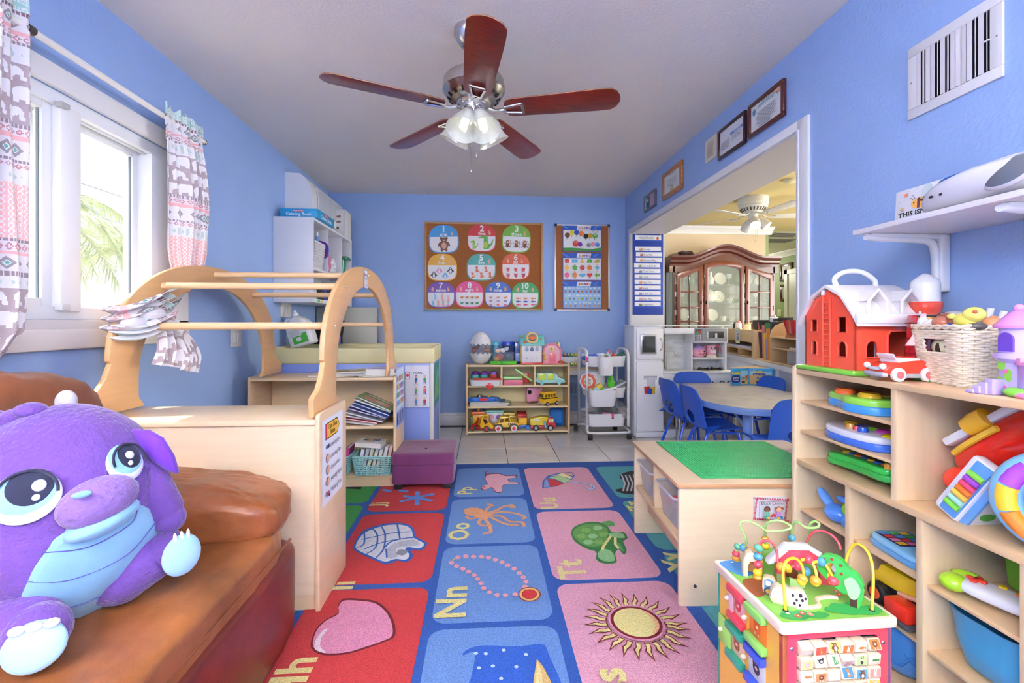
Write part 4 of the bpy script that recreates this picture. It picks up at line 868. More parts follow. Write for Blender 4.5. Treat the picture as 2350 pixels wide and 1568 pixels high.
VT = Tg('air_vent','white wall air vent grille near the ceiling','vent',(RX,1.4,1.94))
F = FR(1.556,1.815); vw,vh = .303,.255
for r in ((0,0,vw,.035),(0,vh-.035,vw,vh),(0,.035,.035,vh-.035),(vw-.035,.035,vw,vh-.035)): Pt('frame',B(F).box(r[0],r[1],0,r[2],r[3],.008,'e2e0e0',.002),'trim',VT,w=1)
Pt('backing',B(F).box(.03,.03,.0005,vw-.03,vh-.03,.0015,'0c0c0e'),'matte',VT,w=1)
for k in range(14):
 x = .043+k*.0168; a = (.2,-.5,.3,.1,-.8,.2,-.6,.3,.4,.1,.3,-.7,.3,-.9)[k]
 Pt('slat',B(F @ TR(x,0,.008,ry=a)).box(-.0069,.035,-.001,.0069,vh-.035,.001,'d5d0d0',.0008),'trim',VT,w=1)
for x in (.015,vw-.015): Pt('screw',B(F).ell(x,vh/2,.008,.003,.003,.002,'b0a8a8',10,6),'steel',VT,w=1)
Pt('lever',B(F).box(vw-.048,.125,.008,vw-.03,.128,.016,'e8e6e6',.001),'trim',VT,w=1)
# --- SCHEDULE CHART
FJ = Fm((RX+.012,OY1-.012,1.168),(1,0,0),(0,0,1)); jw,jh = .325,.845
CHT = Tg('pocket_chart','blue daily schedule pocket chart hanging on the jamb','chart',M=FJ)
Pt('backing',B().box(0,0,0,jw,jh,.003,'1f3f9c',.001),'print',CHT)
for x in (.03,jw-.03): Pt('grommet',B().ell(x,jh-.012,.003,.006,.006,.002,'b8b090',12,6),'steel',CHT)
nm = ['Arrival','Free Play','Outside Play','Art and Craft','Circle Time','Lunch','Nap Time','Snack','Table Toy','Free Play','Departure']
ic = ['c89a70','a85040','d89a60','6aa050','3f8a90','9ab0a0','e08a4a','c87a60','7a90b8','d0848a','4a7a4a']
for k in range(12):
 x0 = (.028,.026,.035,.034,.016,.020,.022,.022,.022,.022,.024,.022)[k]; y = jh-.072 if k == 0 else jh-.185-(k-1)*.0575; y -= .0
 F = FJ @ TR(x0,y,.0034); w = .275
 b = B(F); b.box(0,0,0,w,.048 if k else .055,.0012,'e9e9ee'); b.z = .0014
 if k == 0:
  b.text('Daily Schedule',w*.45,.02,.026,'39405a',bold=.01); b.rect(.06,.012,.2,.014,'9aa0a8'); b.rect(.06,.045,.2,.047,'9aa0a8'); b.flat(el(w*.86,.022,.014),'d85a4a'); b.flat(el(w*.86,.034,.007),'4a9a4a')
  lab = 'white heading strip reading Daily Schedule at the top of the blue chart'
 else:
  b.flat(rr(.034,.024,.004,2,.062,.02),ic[k-1]); b.flat(el(.055,.028,.006),'e8c8a8'); b.flat(el(.069,.028,.006),'c89a70'); b.text(nm[k-1],.085,.012,.026,'44485a','LEFT',.004)
  lab = 'white schedule strip reading %s' % nm[k-1] + ('' if k not in (2,10) else ', below Arrival' if k == 2 else ', above Departure')
 Pt('pocket',B(FJ).box(.01,y-.006,.0032,jw-.01,y+.006,.006,'2a50b8',.001),'print',CHT,w=1)
 Sl('schedule_strip',lab,'card',b,'print',group='strips in the schedule chart')
# --- LEFT BACK CORNER
AC = Tg('air_conditioner','white wall air conditioner high on the left wall near the corner','air conditioner',(LX,4.25,2.2))
sec = [(0,0),(.205,0),(.215,.03),(.215,.14),(.20,.20),(.165,.25),(.12,.285),(.0,.29)]
b = B().loft([[(LX+x,y,1.985+z*1.13) for x,z in sec] for y in (3.83,4.75)],'e9e8ea'); Pt('housing',b,'plastic',AC,w=1,sharp=50)
b = B()
for k in range(18): z = 1.99+.24+.0*k;
for k in range(34):
 y = 3.99+k*.022
 b.box(LX+.205,y,2.04,LX+.219,y+.011,2.21,'cfcfd2')
Pt('grille',b,'plastic',AC,w=1)['kind'] = 'stuff'
Pt('seam',B().tube([(LX+.218,3.95,1.99),(LX+.218,3.95,2.15),(LX+.19,3.95,2.235),(LX+.1,3.95,2.31)],.002,'a8a8ac',5),'plastic',AC,w=1)
WC = Tg('wall_cabinet','white open wall cabinet hung on the left wall','cabinet',(LX,4.1,1.57))
cx0,cx1,cy0,cy1,cz0,cz1 = LX,-1.315,3.62,4.66,1.245,1.905
wc = 'e4e4e8'
for nm,a in (('side_panel',(cx0,cy0,cz0,cx1,cy0+.02,cz1)),('side_panel',(cx0,cy1-.02,cz0,cx1,cy1,cz1)),('top',(cx0,cy0+.02,cz1-.02,cx1,cy1-.02,cz1)),('bottom',(cx0,cy0+.02,cz0,cx1,cy1-.02,cz0+.03)),
              ('shelf',(cx0,cy0+.02,1.50,cx1-.005,cy1-.02,1.517)),('back_panel',(cx0,cy0+.02,cz0,cx0+.008,cy1-.02,cz1)),('divider',(cx0,4.02,1.517,cx1-.02,4.035,cz1-.02)),('divider',(cx0,4.40,1.517,cx1-.02,4.415,cz1-.02))):
 Pt(nm,B().box(*a,wc,.002),'plastic',WC,w=1)
Pt('front_lip',B().box(cx0,cy0-.004,1.262,cx1+.003,cy0+.01,1.28,'d8d8dc',.002),'plastic',WC,w=1)
for y,c in ((3.72,'58c25a'),(3.80,'e2d858')): Sl('label_sticker',('green' if y < 3.75 else 'yellow')+' label sticker on the cabinet bottom edge','sticker',B().box(cx1+.0005,y,1.25,cx1+.002,y+.045,1.27,c),'print')
cbM = TR(LX+.035,3.66,cz1+.001)
t = Tg('boxed_book','blue boxed weighted calming book lying on the wall cabinet','box',M=cbM)
b = B().box(0,0,0,.285,.40,.072,'1f96c8',.002); Pt('box',b,'print',t)
b = B(Fm((0,-.0006,0),(1,0,0),(0,0,1))); b.rect(.10,.046,.175,.062,'c03a60'); b.text('WEIGHTED',.1375,.0495,.015,'f4e8ee',bold=.02); b.text('Calming Book',.142,.018,.034,'eef6fa',bold=.02,sx=1.0); b.rect(.01,.058,.035,.062,'2a5a9c'); Pt('print',b,'print',t)
b = B(Fm((.2856,0,0),(0,1,0),(0,0,1))); b.rect(.14,.046,.26,.062,'c03a60'); b.text('WEIGHTED',.20,.0495,.015,'f4e8ee',bold=.02); b.text('Calming Book',.2,.014,.044,'eef6fa',bold=.02); Pt('print',b,'print',t)
def book(M,w,h,d,c,lab,nm='book',cat='book',group=None,pg='e9e4da',deco=None,spine=True):
 t = Tg(nm,lab,cat,group=group,M=M)
 Pt('pages',B().box(.002,.003,h*.1,w-.003,d-.003,h*.9,pg),'paper',t)
 b = B().box(0,0,0,w,d,h*.1,c).box(0,0,h*.9,w,d,h,c)
 if spine: b.box(-.001,0,0,.002,d,h,c)
 b.z = h+.0002
 if deco: deco(b,w,d)
 Pt('cover',b,'print',t); return t
def dc(c1,c2,txt=None):
 def f(b,w,d):
  b.flat(rr(w*.7,d*.45,.01,2,w*.5,d*.35),c1); b.flat(el(w*.6,d*.42,w*.15,d*.14),c2); b.rect(w*.15,d*.72,w*.85,d*.86,c2)
  if txt: b.text(txt,w*.5,d*.74,d*.1,c1)
 return f
for k,(c,dz) in enumerate((('d8c8a0',0),('e8e4e0',.012),('c8a878',.022))):
 book(TR(-1.60,4.10+.02*k,cz1+.001+dz,rz=.08*k),.26,.011,.30,c,('thin tan','thin white','thin brown')[k]+' picture book lying behind the calming book box',deco=dc('d8a870','b87a50'))
for k in range(6):
 c = ['e6e4e6','dfe0e6','e9e6e4','e4dcdc','dcdce4','e8e4e0'][k]
 M = TR(-1.595,4.46+k*.034,cz1+.001) @ MX.Rotation(-PI/2,4,'X') @ TR(0,-.265,0)
 t = book(M,.27,.028,.265,c,'white board book upright on the wall cabinet, %s from the calming book box' % ('first','second','third','fourth','fifth','sixth')[k],group='upright books on the wall cabinet')
t = Tg('booklet_card','white card with small portraits and a green panel on the wall cabinet','card',(-1.45,4.44,cz1))
b = B(Fm((-1.58,4.452,cz1+.001),(1,0,0),(0,0,1))); b.box(0,0,0,.25,.245,.003,'eceaea'); b.z = .0034; b.rect(.04,.14,.14,.215,'2f8a40'); b.rect(.06,.155,.11,.205,'c8303c')
for (x,y) in ((.18,.19),(.21,.19),(.18,.14),(.21,.14),(.195,.08)): b.flat(el(x,y,.012),'4a2c24'); b.flat(el(x,y-.004,.008),'c88a6a')
Pt('card',b,'print',t,w=1)
def rect_basket(t,M,w,d,h,c,mt='plastic',taper=.86,holes=(9,7),name='basket',slot=None):
 b = B(M); hw,hd = w/2,d/2
 def P(sx,sy,z): k = taper+(1-taper)*z/h; return (sx*hw*k,sy*hd*k,z)
 def wall(a,c2,n):
  nz = holes[1]
  for i in range(nz+1):
   z = h*.06+(h*.84)*i/nz; p,q = P(*a,z),P(*c2,z)
   if slot and a == (-1,-1) and c2 == (1,-1) and slot[1] < i/nz < slot[2]:
    m = (1-slot[0])/2; p1 = tuple(p[k]+(q[k]-p[k])*m for k in range(3)); q1 = tuple(p[k]+(q[k]-p[k])*(1-m) for k in range(3))
    b.tube([p,p1],h*.028,c,4); b.tube([q1,q],h*.028,c,4)
   else: b.tube([p,q],h*.028,c,4)
  for i in range(n+1):
   u = i/n; lo = tuple(P(*a,0)[k]+(P(*c2,0)[k]-P(*a,0)[k])*u for k in range(3)); hi = tuple(P(*a,h)[k]+(P(*c2,h)[k]-P(*a,h)[k])*u for k in range(3))
   if slot and a == (-1,-1) and c2 == (1,-1) and (1-slot[0])/2 < u < (1+slot[0])/2:
    b.tube([lo,tuple(lo[k]+(hi[k]-lo[k])*(slot[1]*.84+.06) for k in range(3))],w*.016,c,4); b.tube([tuple(lo[k]+(hi[k]-lo[k])*(slot[2]*.84+.06) for k in range(3)),hi],w*.016,c,4)
   else: b.tube([lo,hi],w*.016,c,4)
 C_ = [(-1,-1),(1,-1),(1,1),(-1,1)]
 for i in range(4): wall(C_[i],C_[(i+1) % 4],holes[0] if i % 2 == 0 else max(4,int(holes[0]*d/w)))
 m = Pt('wall_mesh',b,mt,t,w=1); m['kind'] = 'stuff'
 b = B(M); b.prism(rr(w*taper,d*taper,.012,3),0,h*.06,c)
 Pt('bottom',b,mt,t,w=1)
 b = B(M); k = 1
 b.tube([(x,y,h) for x,y in rr(w,d,.018,4)],h*.035,c,6,closed=True,flatx=1); Pt('rim',b,mt,t,w=1)
t = Tg('basket','white perforated basket on the middle shelf of the wall cabinet','basket',(-1.45,3.85,1.518)); rect_basket(t,TR(-1.452,3.79,1.519),.26,.24,.21,'e6e2e2',holes=(10,8))
for (x,y,h,r,c,lb) in ((-1.40,3.74,.30,.022,'c8e0e0','clear bottle'),(-1.43,3.71,.27,.02,'54b83c','green bottle'),(-1.36,3.83,.29,.018,'6f9ad8','blue bottle')):
 t = Tg('bottle',lb+' standing in the white cabinet basket','bottle',(x,y,1.535))
 Pt('body',B().lathe([(0,0),(r,0),(r,h*.75),(r*.5,h*.86),(r*.5,h*.9),(0,h*.9)],c,16),'plastic',t); Pt('cap',B().lathe([(0,h*.9),(r*.6,h*.9),(r*.55,h),(0,h)],'e8e8ee',14),'plastic',t)
for k,(c,y) in enumerate((('6a2fa0',3.94),('3f6fc8',3.955))):
 o = [(0,0),(.14,0),(.17,.03),(.17,.10),(.22,.13),(.22,.22),(.18,.26),(.08,.27),(0,.23)]
 Sl('play_tray',('purple' if k == 0 else 'blue')+' scalloped plastic tray leaning in the wall cabinet','tray',B(Fm((-1.54,y,1.519),(1,0,0),(0,.18,1))).prism([tuple(p)[:2] for p in cr([(*p,0) for p in o],4,True)],0,.010,c,bev=.002),'plastic')
def bag(nm,lab,x,y,z,rx,ry,rz,c,m='bag',seed=0,k=.25,cat='bag'):
 b = B(); b.ell(x,y,z+rz,rx,ry,rz,c,26,18)
 for i in range(len(b.v)): p = b.v[i]; n = noise.noise(p*30+VC((seed,0,0))); b.v[i] = VC((x,y,z+rz))+(p-VC((x,y,z+rz)))*(1+n*k); b.v[i].z = max(b.v[i].z,z)
 return Sl(nm,lab,cat,b,m,sharp=20)
bag('toy_bag','pink plastic bag of toys in the wall cabinet',-1.43,4.12,1.518,.09,.06,.10,'e08ab0','gloss',3)
bag('white_bag','crumpled white bag beside the pink bag in the wall cabinet',-1.42,4.28,1.518,.07,.06,.08,'e4e4e8','plastic',5)
t = Tg('toy_bin','green toy wheelie bin in the right bay of the wall cabinet','toy',(-1.40,4.52,1.518))
Pt('body',B(TR(-1.40,4.52,1.519)).loft([[(x*k,y*k,z) for x,y in rr(.13,.12,.02,3)] for k,z in ((.8,0),(1,.17))],'1d8a58'),'gloss',t,w=1); Pt('lid',B(TR(-1.385,4.52,1.69)).prism(rr(.17,.15,.02,3),0,.03,'147a4a',bev=.008),'gloss',t,w=1)
Sl('tub','small white and red tub behind the green toy bin','tub',B(TR(-1.52,4.52,1.519)).lathe([(0,0),(.05,0),(.05,.15),(0,.15)],['e8e8e8','c03030','c03030','e8e8e8'],16).lathe([(0,.15),(.056,.15),(.056,.17),(0,.17)],'f0f0f0',16),'plastic')
Sl('storage_box','clear storage box on the lower shelf of the wall cabinet','box',B().box(-1.58,3.68,1.40,-1.34,4.10,1.47,'d8dcd8',.006),'clear')
for k,(y0,y1,h,c) in enumerate(((3.66,3.74,.13,'d0d0d4'),(3.76,3.88,.12,'2a201e'),(3.89,3.98,.13,'2b3f90'),(3.99,4.10,.12,'3a2a26'),(4.12,4.4,.12,'2a2a50'),(4.42,4.6,.11,'20202a'))):
 Sl('box_file','%s box standing at the bottom of the wall cabinet, %s from the camera end' % (('patterned grey','black','blue','dark brown','navy','charcoal')[k],('first','second','third','fourth','fifth','sixth')[k]),'box',B().box(-1.56,y0,1.276,-1.33,y1,1.276+h,c,.003),'paper',group='boxes at the bottom of the wall cabinet')
def plate(lab,cat,Y,Z,w,h,n):
 F = FL(Y,Z,LX+.001); t = Tg('light_switch' if cat == 'switch' else 'power_outlet',lab,cat,M=F)
 Pt('plate',B().box(-w/2,-h/2,0,w/2,h/2,.005,'e2e0de',.002),'plastic',t)
 for i in range(n):
  x = (i-(n-1)/2)*.046; Pt('rocker',B().box(x-.014,-.03,.004,x+.014,.03,.009,'cfccc6' if cat != 'switch' else 'eeeeee',.002),'plastic',t)
plate('white double light switch seen through the climbing arch','switch',aX(540,775,LX).y,aX(540,775,LX).z,.125,.12,2)
plate('steel cover outlet under the wall cabinet','outlet',aX(655,712,LX).y,aX(655,712,LX).z,.20,.115,2)
b = Tg('filing_cabinet','grey green metal cabinet against the back wall behind the changing table','cabinet',(-1.25,4.7,0))
Pt('door',B().box(-1.605,4.50,.02,-1.03,4.515,1.235,'b4b3a3',.004),'plastic',b,w=1); Pt('body',B().box(-1.605,4.515,0,-.965,4.855,1.235,'b2b1a4',.004),'plastic',b,w=1)
Pt('door',B().box(-1.025,4.50,.02,-.967,4.515,1.235,'8d93a4',.004),'plastic',b,w=1)
CT0 = Tg('changing_table','periwinkle changing table with a pale yellow padded rim','changing table',(-1.0,3.8,0))
x0,x1,y0,y1 = -1.60,-.385,3.55,4.08; pw = '8fa3e6'
Pt('front_panel',B().box(x0+.03,y0,.03,x1-.028,y0+.018,.79,pw,.002),'plastic',CT0,w=1)
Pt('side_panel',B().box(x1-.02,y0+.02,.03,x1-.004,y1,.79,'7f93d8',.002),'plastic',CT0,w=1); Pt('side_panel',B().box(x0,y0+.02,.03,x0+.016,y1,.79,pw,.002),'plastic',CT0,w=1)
for (x,y) in ((x1-.03,y0-.004),(x1-.03,y1-.02),(x0,y0-.004)): Pt('corner_post',B().box(x,y,0,x+.03,y+.03,.80,'dedbd0',.004),'plastic',CT0,w=1)
for nm,q in (('rim',(x0-.005,y0-.012,.775,x1+.006,y0+.03,.895)),('rim',(x0-.005,y1-.03,.775,x1+.006,y1+.012,.905)),('rim',(x0-.005,y0+.03,.775,x0+.03,y1-.03,.9)),('rim',(x1-.03,y0+.03,.775,x1+.006,y1-.03,.9))): Pt(nm,B().box(*q,'eadfa6',.012,3),'plastic',CT0,w=1)
Pt('table_top',B().box(x0,y0,.80,x1,y1,.82,'e8e4da'),'plastic',CT0,w=1)
b = B(rx_frame(3.62,.42,x1-.0028)); b.rect(0,0,.40,.34,'3f8f8a'); b.flat([(.02,.05),(.2,.3),(.38,.05)],'6fb07a'); b.flat(el(.28,.24,.05),'7fbfd0')
Sl('poster','green picture poster taped on the end of the changing table','poster',b,'print')
b = B(Fm((-.60,y0-.0125,.44),(1,0,0),(0,0,1))); b.box(0,0,0,.185,.32,.001,'e9eaf2'); b.z = .0012; b.text('I CAN...',.105,.255,.024,'2b2b33',bold=.01); b.flat(rr(.036,.06,.006,2,.02,.245),'d8303a'); b.flat(rr(.028,.05,.004,2,.02,.245),'eef0f4'); b.flat(el(.02,.245,.011),'d8303a')
for i,(x,y,c,l) in enumerate(((.085,.20,'3f6fb0','333'),(.15,.20,'3f9a5a',''),(.085,.115,'57b06a',''),(.15,.12,'d86a7a',''),(.085,.035,'5a8fc8',''),(.15,.035,'c83a4a',''))):
 b.flat(el(x,y+.034,.0095),('4a2c22','e8b890','e8b890','6a3c2a','e2b08a','e8c878')[i]); b.flat(el(x,y+.031,.008),'eebf9a'); b.flat(rr(.02,.026,.005,2,x,y+.012),c); b.flat(rr(.006,.02,.002,2,x-.005,y-.008),'3a4a6a'); b.flat(rr(.006,.02,.002,2,x+.005,y-.008),'3a4a6a'); b.rect(x-.02,y-.022,x+.02,y-.0205,'8a8a92')
Sl('poster','white I CAN picture chart taped to the changing table front','poster',b,'print')
b = B(rx_frame(3.055,.38,-.5745)); b.rect(0,0,.27,.40,'a9bde8'); b.rect(.01,.12,.26,.39,'c8d8f0')
for i in range(24): b.rect(.02+(i % 6)*.04,.15+(i//6)*.055,.05+(i % 6)*.04,.185+(i//6)*.055,['d86a6a','6a9ad8','7ac07a','e8c060','b080c8'][i % 5])
for i in range(3): b.rect(.02+i*.085,.02,.09+i*.085,.105,'7a86c0')
Sl('poster','laminated picture chart on the bookcase end','poster',b,'print')
JM = TR(-1.435,3.78,.905,rz=-.1) @ MX.Rotation(-.30,4,'Y')
t = Tg('detergent_jug','white cleaning jug with a green label leaning on the changing table','jug',M=JM)
b = B().loft([[(x*k,y*k2,z) for x,y in rr(.19,.13,.03,4)] for z,k,k2 in ((0,.93,.9),(.01,1,1),(.15,1,1),(.19,.86,.9),(.225,.5,.6),(.245,.22,.3))],'eceef0'); Pt('body',b,'plastic',t,sharp=60)
Pt('handle',B().tube(cr([(-.035,0,.225),(-.075,0,.235),(-.105,0,.21),(-.10,0,.165),(-.085,0,.13)],6),.013,'eceef0',10),'plastic',t)
Pt('cap',B().lathe([(0,.245),(.02,.245),(.02,.268),(.012,.272),(.012,.29),(.004,.295),(0,.295)],'f4f4f4',18),'plastic',t)
b = B(Fm((-.08,-.0665,.02),(1,0,0),(0,0,1))); b.rect(.03,.0,.15,.075,'46b83e'); b.rect(.0,.06,.11,.115,'e2e6e2'); lines(b,.008,.1,.107,.07,5,'8a908a',.0015); b.rect(.06,.02,.10,.05,'f0f0f0'); Pt('label',b,'print',t)
Sl('organiser','black open desk box behind the white jug','box',B(TR(-1.33,4.02,.905)).box(-.10,-.06,0,.10,.06,.006,'1d1b1d').box(-.10,.05,0,.10,.06,.17,'1d1b1d').box(-.10,-.06,0,-.092,.06,.15,'242022').add([(.092,-.06,0),(.092,.06,0),(.12,.06,.20),(.12,-.06,.20)],[(0,1,2,3),(3,2,1,0)],'2e2622'),'plastic')
Sl('leaflet','small blue leaflet lying by the jug','leaflet',B(TR(-1.22,3.66,.905,ry=-.12,rz=.1)).box(0,0,0,.11,.16,.004,'4a8ac0').box(.01,.01,.004,.10,.07,.0045,'2a4a7a'),'print')
Sl('purple_pack','purple packet behind the white jug','packet',B(TR(-1.30,3.84,.905)).box(0,0,0,.10,.10,.07,'7a5ab0',.006),'print')
# --- BOOKS AND BASKETS IN THE BOOKCASE
zt = .728
mags = [(-1.16,3.10,.30,.22,.05,'e2d2b0','b8a07a'),(-1.05,3.13,.26,.20,-.25,'c8cdd2','dcdde0'),(-1.0,3.11,.24,.19,.4,'d9c48a','b09a60')]
zz = zt
for k,(x,y,w,d,r,c,c2) in enumerate(mags):
 book(TR(x,y,zz,rz=r),w,.009,d,c,('cream','grey','tan')[k]+' magazine in the left pile on top of the bookcase','magazine','magazine','magazines on the bookcase',deco=dc(c2,'e9e4da')); zz += .0095
zz = zt
for k,(x,y,w,d,h,r,c) in enumerate(((-.98+.15,3.09,.24,.22,.008,.12,'8a9a7a'),(-.80,3.11,.22,.19,.012,.02,'dfe3d8'),(-.79,3.13,.19,.15,.026,.0,'e9e4ee'))):
 book(TR(x,y,zz,rz=r),w,h,d,c,('green edged','pale','thick lilac topped')[k]+' book in the right pile on top of the bookcase',group='books on top of the bookcase',deco=dc('b8a0c8','e6dce8')); zz += h+.0005
heap = [('e9e4e0','d8d8d8',.0,0,.10),('b8303a','e0c8b8',.02,.006,.16),('d4d0d0','7a8a9a',.05,.012,.20),('c9c4c8','a0a8b8',.08,.018,.26),('4a4a9c','8a7ac0',.10,.034,.30),('5a7ac8','a0b8e0',.12,.046,.33),('2f5fc0','3a7a3c',.145,.060,.36),('eae6da','6a9a4a',.155,.074,.38),('86a870','e2a890',.17,.088,.40)]
for k,(c,c2,dx,dz,a) in enumerate(heap):
 M = TR(-.905+dx*.35,3.07+.006*(k % 3),.409+dz+.005) @ MX.Rotation(a,4,'Y') @ MX.Rotation(.06*((k*7) % 5-2),4,'Z') @ TR(-.02,0,.0)
 M = TR(-.965+dx*.72,3.075+.004*(k % 3),.412+dz+math.sin(a)*.24) @ MX.Rotation(a,4,'Y') @ MX.Rotation(.05*((k*7) % 5-2),4,'Z')
 book(M,.25,.008,.21,c,'%s picture book in the slumped heap in the bookcase, %s from the bottom' % (('cream','red','grey','pale grey','indigo','light blue','blue','white and green','green meadow')[k],('first','second','third','fourth','fifth','sixth','seventh','eighth','topmost')[k]),group='slumped picture books',deco=dc(c2,'e6d8c8'))
for bi,(bx,by) in enumerate(((-1.045,3.155),(-.745,3.155))):
 bx = (-1.005,-.725)[bi]
 t = Tg('book_basket',('mint plastic basket of board books, the left one in the bookcase','mint plastic basket of board books, the right one beside the ottoman')[bi],'basket',(bx,3.14,.089),group='mint book baskets')
 rect_basket(t,TR(bx,3.125,.089),.255,.20,.125,'9ed3cf',holes=(12,8),slot=(.42,.60,.90),taper=.84)
 cc = ['f0a030','d8d0e8','f0d030','5a2a8a','e8e4dc','c04a8a','e9e6e0','4a9ad0','e6dccb'] if bi == 0 else ['e8e8ee','c8ccd8','dfe0c0','e9e6dc','e2e0da','e8e6e2','d8b0a8','e6e6ea']
 n = 6 if bi == 0 else 7
 for k in range(n):
  x = bx-.095+k*.19/(n-1)*.95; hgt = .15+.035*((k*5) % 4)/3
  M = TR(x,3.075+.01*(k % 2),.100) @ MX.Rotation(.22+.05*((k*3) % 3),4,'Y') @ MX.Rotation(-PI/2,4,'Y') @ MX.Rotation(0,4,'X')
  t = Tg('board_book','%s board book in the %s mint basket, %s from its left end' % (['orange','lilac','yellow','purple','ivory','magenta','cream','sky blue'][k] if bi == 0 else ['white','grey','lime edged','ivory','pale','chalk white','pinkish','milky'][k],('left','right')[bi],('first','second','third','fourth','fifth','sixth','seventh','eighth')[k]),'book',group='board books in the %s basket' % ('left','right')[bi],M=M)
  Pt('pages',B().box(0,0,0,hgt,.12,.016,'efece6',.001),'paper',t)
  Pt('cover',B().box(-.001,-.002,.016,hgt+.002,.122,.0185,cc[k]).box(-.001,-.002,-.0025,hgt+.002,.122,0,cc[k]).box(-.001,-.003,-.002,hgt+.002,0,.018,cc[k]),'print',t)
M = TR(-.84,3.05,.275,rz=-.1,ry=.06)
t = book(M,.17,.03,.12,'ece8e2','white board book titled colors lying across the right mint basket','board_book',deco=lambda b,w,d: ([b.rect(.03+i*.016,.06,.042+i*.016,.10,c) for i,c in enumerate(('2a2a2a','3a5a3a','d87a3a','e8b040','c84a3a','3a7ac0','6a3a8a'))],b.text('colors',w*.5,.03,.025,'3a3a3a')))
# --- OTTOMAN
OT = Tg('ottoman','small plum velvet ottoman with a tufted lid and black legs','ottoman',(-.40,3.16,0))
ox0,ox1,oy0,oy1 = -.592,-.195,2.975,3.345
Pt('body',puff(B(),ox0,ox1,oy0,oy1,.04,.185,'6f2f60',e=.14,wr=.002,n=56,m=26),'velvet',OT,w=1,sharp=60)
b = puff(B(),ox0-.004,ox1+.004,oy0-.004,oy1+.004,.165,.245,'6f2f60',e=.2,wr=.002,n=80,m=30); cxy = VC(((ox0+ox1)/2,(oy0+oy1)/2,0))
for i,p in enumerate(b.v):
 if p.z > .2: r = (VC((p.x,p.y,0))-cxy).length; a = math.atan2(p.y-cxy.y,p.x-cxy.x); p.z -= .016*math.exp(-(r/.05)**2)+.006*math.exp(-((abs(math.sin(a*2)))/.18)**2)*math.exp(-r/.12)
Pt('lid',b,'velvet',OT,w=1,sharp=80); Pt('button',B().ell(cxy.x,cxy.y,.228,.01,.01,.004,'3a1a34',12,8),'velvet',OT,w=1)
for x in (ox0+.015,ox1-.07):
 for y in (oy0+.012,oy1-.06): Pt('leg',B().box(x,y,.0125,x+.052,y+.048,.048,'232028',.003),'plastic',OT,w=1)
Pt('piping',B().tube([(x,y,.172) for x,y in rr(ox1-ox0+.004,oy1-oy0+.004,.03,5,cxy.x,cxy.y)],.003,'5c2450',6,closed=True),'velvet',OT,w=1)
# --- TOY SHELF ON THE BACK WALL
TSH = Tg('toy_shelf','small birch laminate toy shelf against the back wall','shelf',(.33,4.55,0))
sx0,sx1,sf,sb = -.172,.838,4.41,4.69; bc = 'e6cfa0'
for x in (sx0,sx1-.02): Pt('side_panel',B().prism(rr(sb-sf,.69,.02,4,(sf+sb)/2,.345),0,.02,'dcb98a',bev=.003,F=Fm((x,0,0),(0,1,0),(0,0,1))),'birch',TSH,w=1)
for z in (.66,.462,.262,.022): Pt('shelf',B().box(sx0+.02,sf+.003,z,sx1-.02,sb-.005,z+.017,bc,.002),'birch_x',TSH,w=1)
for px in (1151,1228): x = aY(px,860,sf).x; Pt('divider',B().box(x-.009,sf+.004,.479,x+.009,sb-.01,.66,bc),'birch',TSH,w=1)
Pt('back_panel',B().box(sx0+.02,sb-.006,.022,sx1-.02,sb,.66,'efe0a8'),'birch_x',TSH,w=1)
def at(px,z,Y): return TR(aY(px,800,Y).x,Y,z)
def wheel(t,x,y,z,r,w,c='22222a',hub='c8c8cc',name='wheel',axis='y',mt='plastic'):
 M = TR(x,y,z,rx=PI/2) if axis == 'y' else TR(x,y,z,ry=PI/2)
 o = Pt(name,B(M).lathe([(0,-w/2),(r*.8,-w/2),(r,-w*.3),(r,w*.3),(r*.8,w/2),(0,w/2)],c,20),'rubber',t)
 Pt('hub',B(M).lathe([(0,-w/2-.002),(r*.55,-w/2-.002),(r*.55,w/2+.002),(0,w/2+.002)],hub,14),mt,o)
zt = .679
t = Tg('toy_egg','cracked white toy egg filled with plastic dinosaurs on the toy shelf','toy egg',M=at(1103,zt,4.53))
def eggr(z): u = z/.315; return .112*math.sqrt(max(0,1-((u-.42)/(.42 if u < .42 else .58))**2))**1.0+.002
N_ = 28
def eggring(z,jag=0): return [(eggr(z+(jag if j % 2 else 0))*math.cos(2*PI*j/N_),eggr(z+(jag if j % 2 else 0))*math.sin(2*PI*j/N_),z+(jag if j % 2 else 0)) for j in range(N_)]
Pt('bottom_shell',B().loft([eggring(z) for z in (.002,.01,.03,.055,.08)]+[eggring(.10,.016)],'e6e4e2',cap=False),'eggshell',t,sharp=80)
Pt('top_shell',B().loft([eggring(.205,-.02)]+[eggring(z) for z in (.22,.245,.27,.29,.303,.311,.3149)],'e6e4e2'),'eggshell',t,sharp=80)
Pt('window',B().loft([[(x*.97,y*.97,z) for x,y,z in eggring(z_)] for z_ in (.09,.12,.15,.18,.215)],'c8ccd4',cap=False),'clear',t,sharp=80)
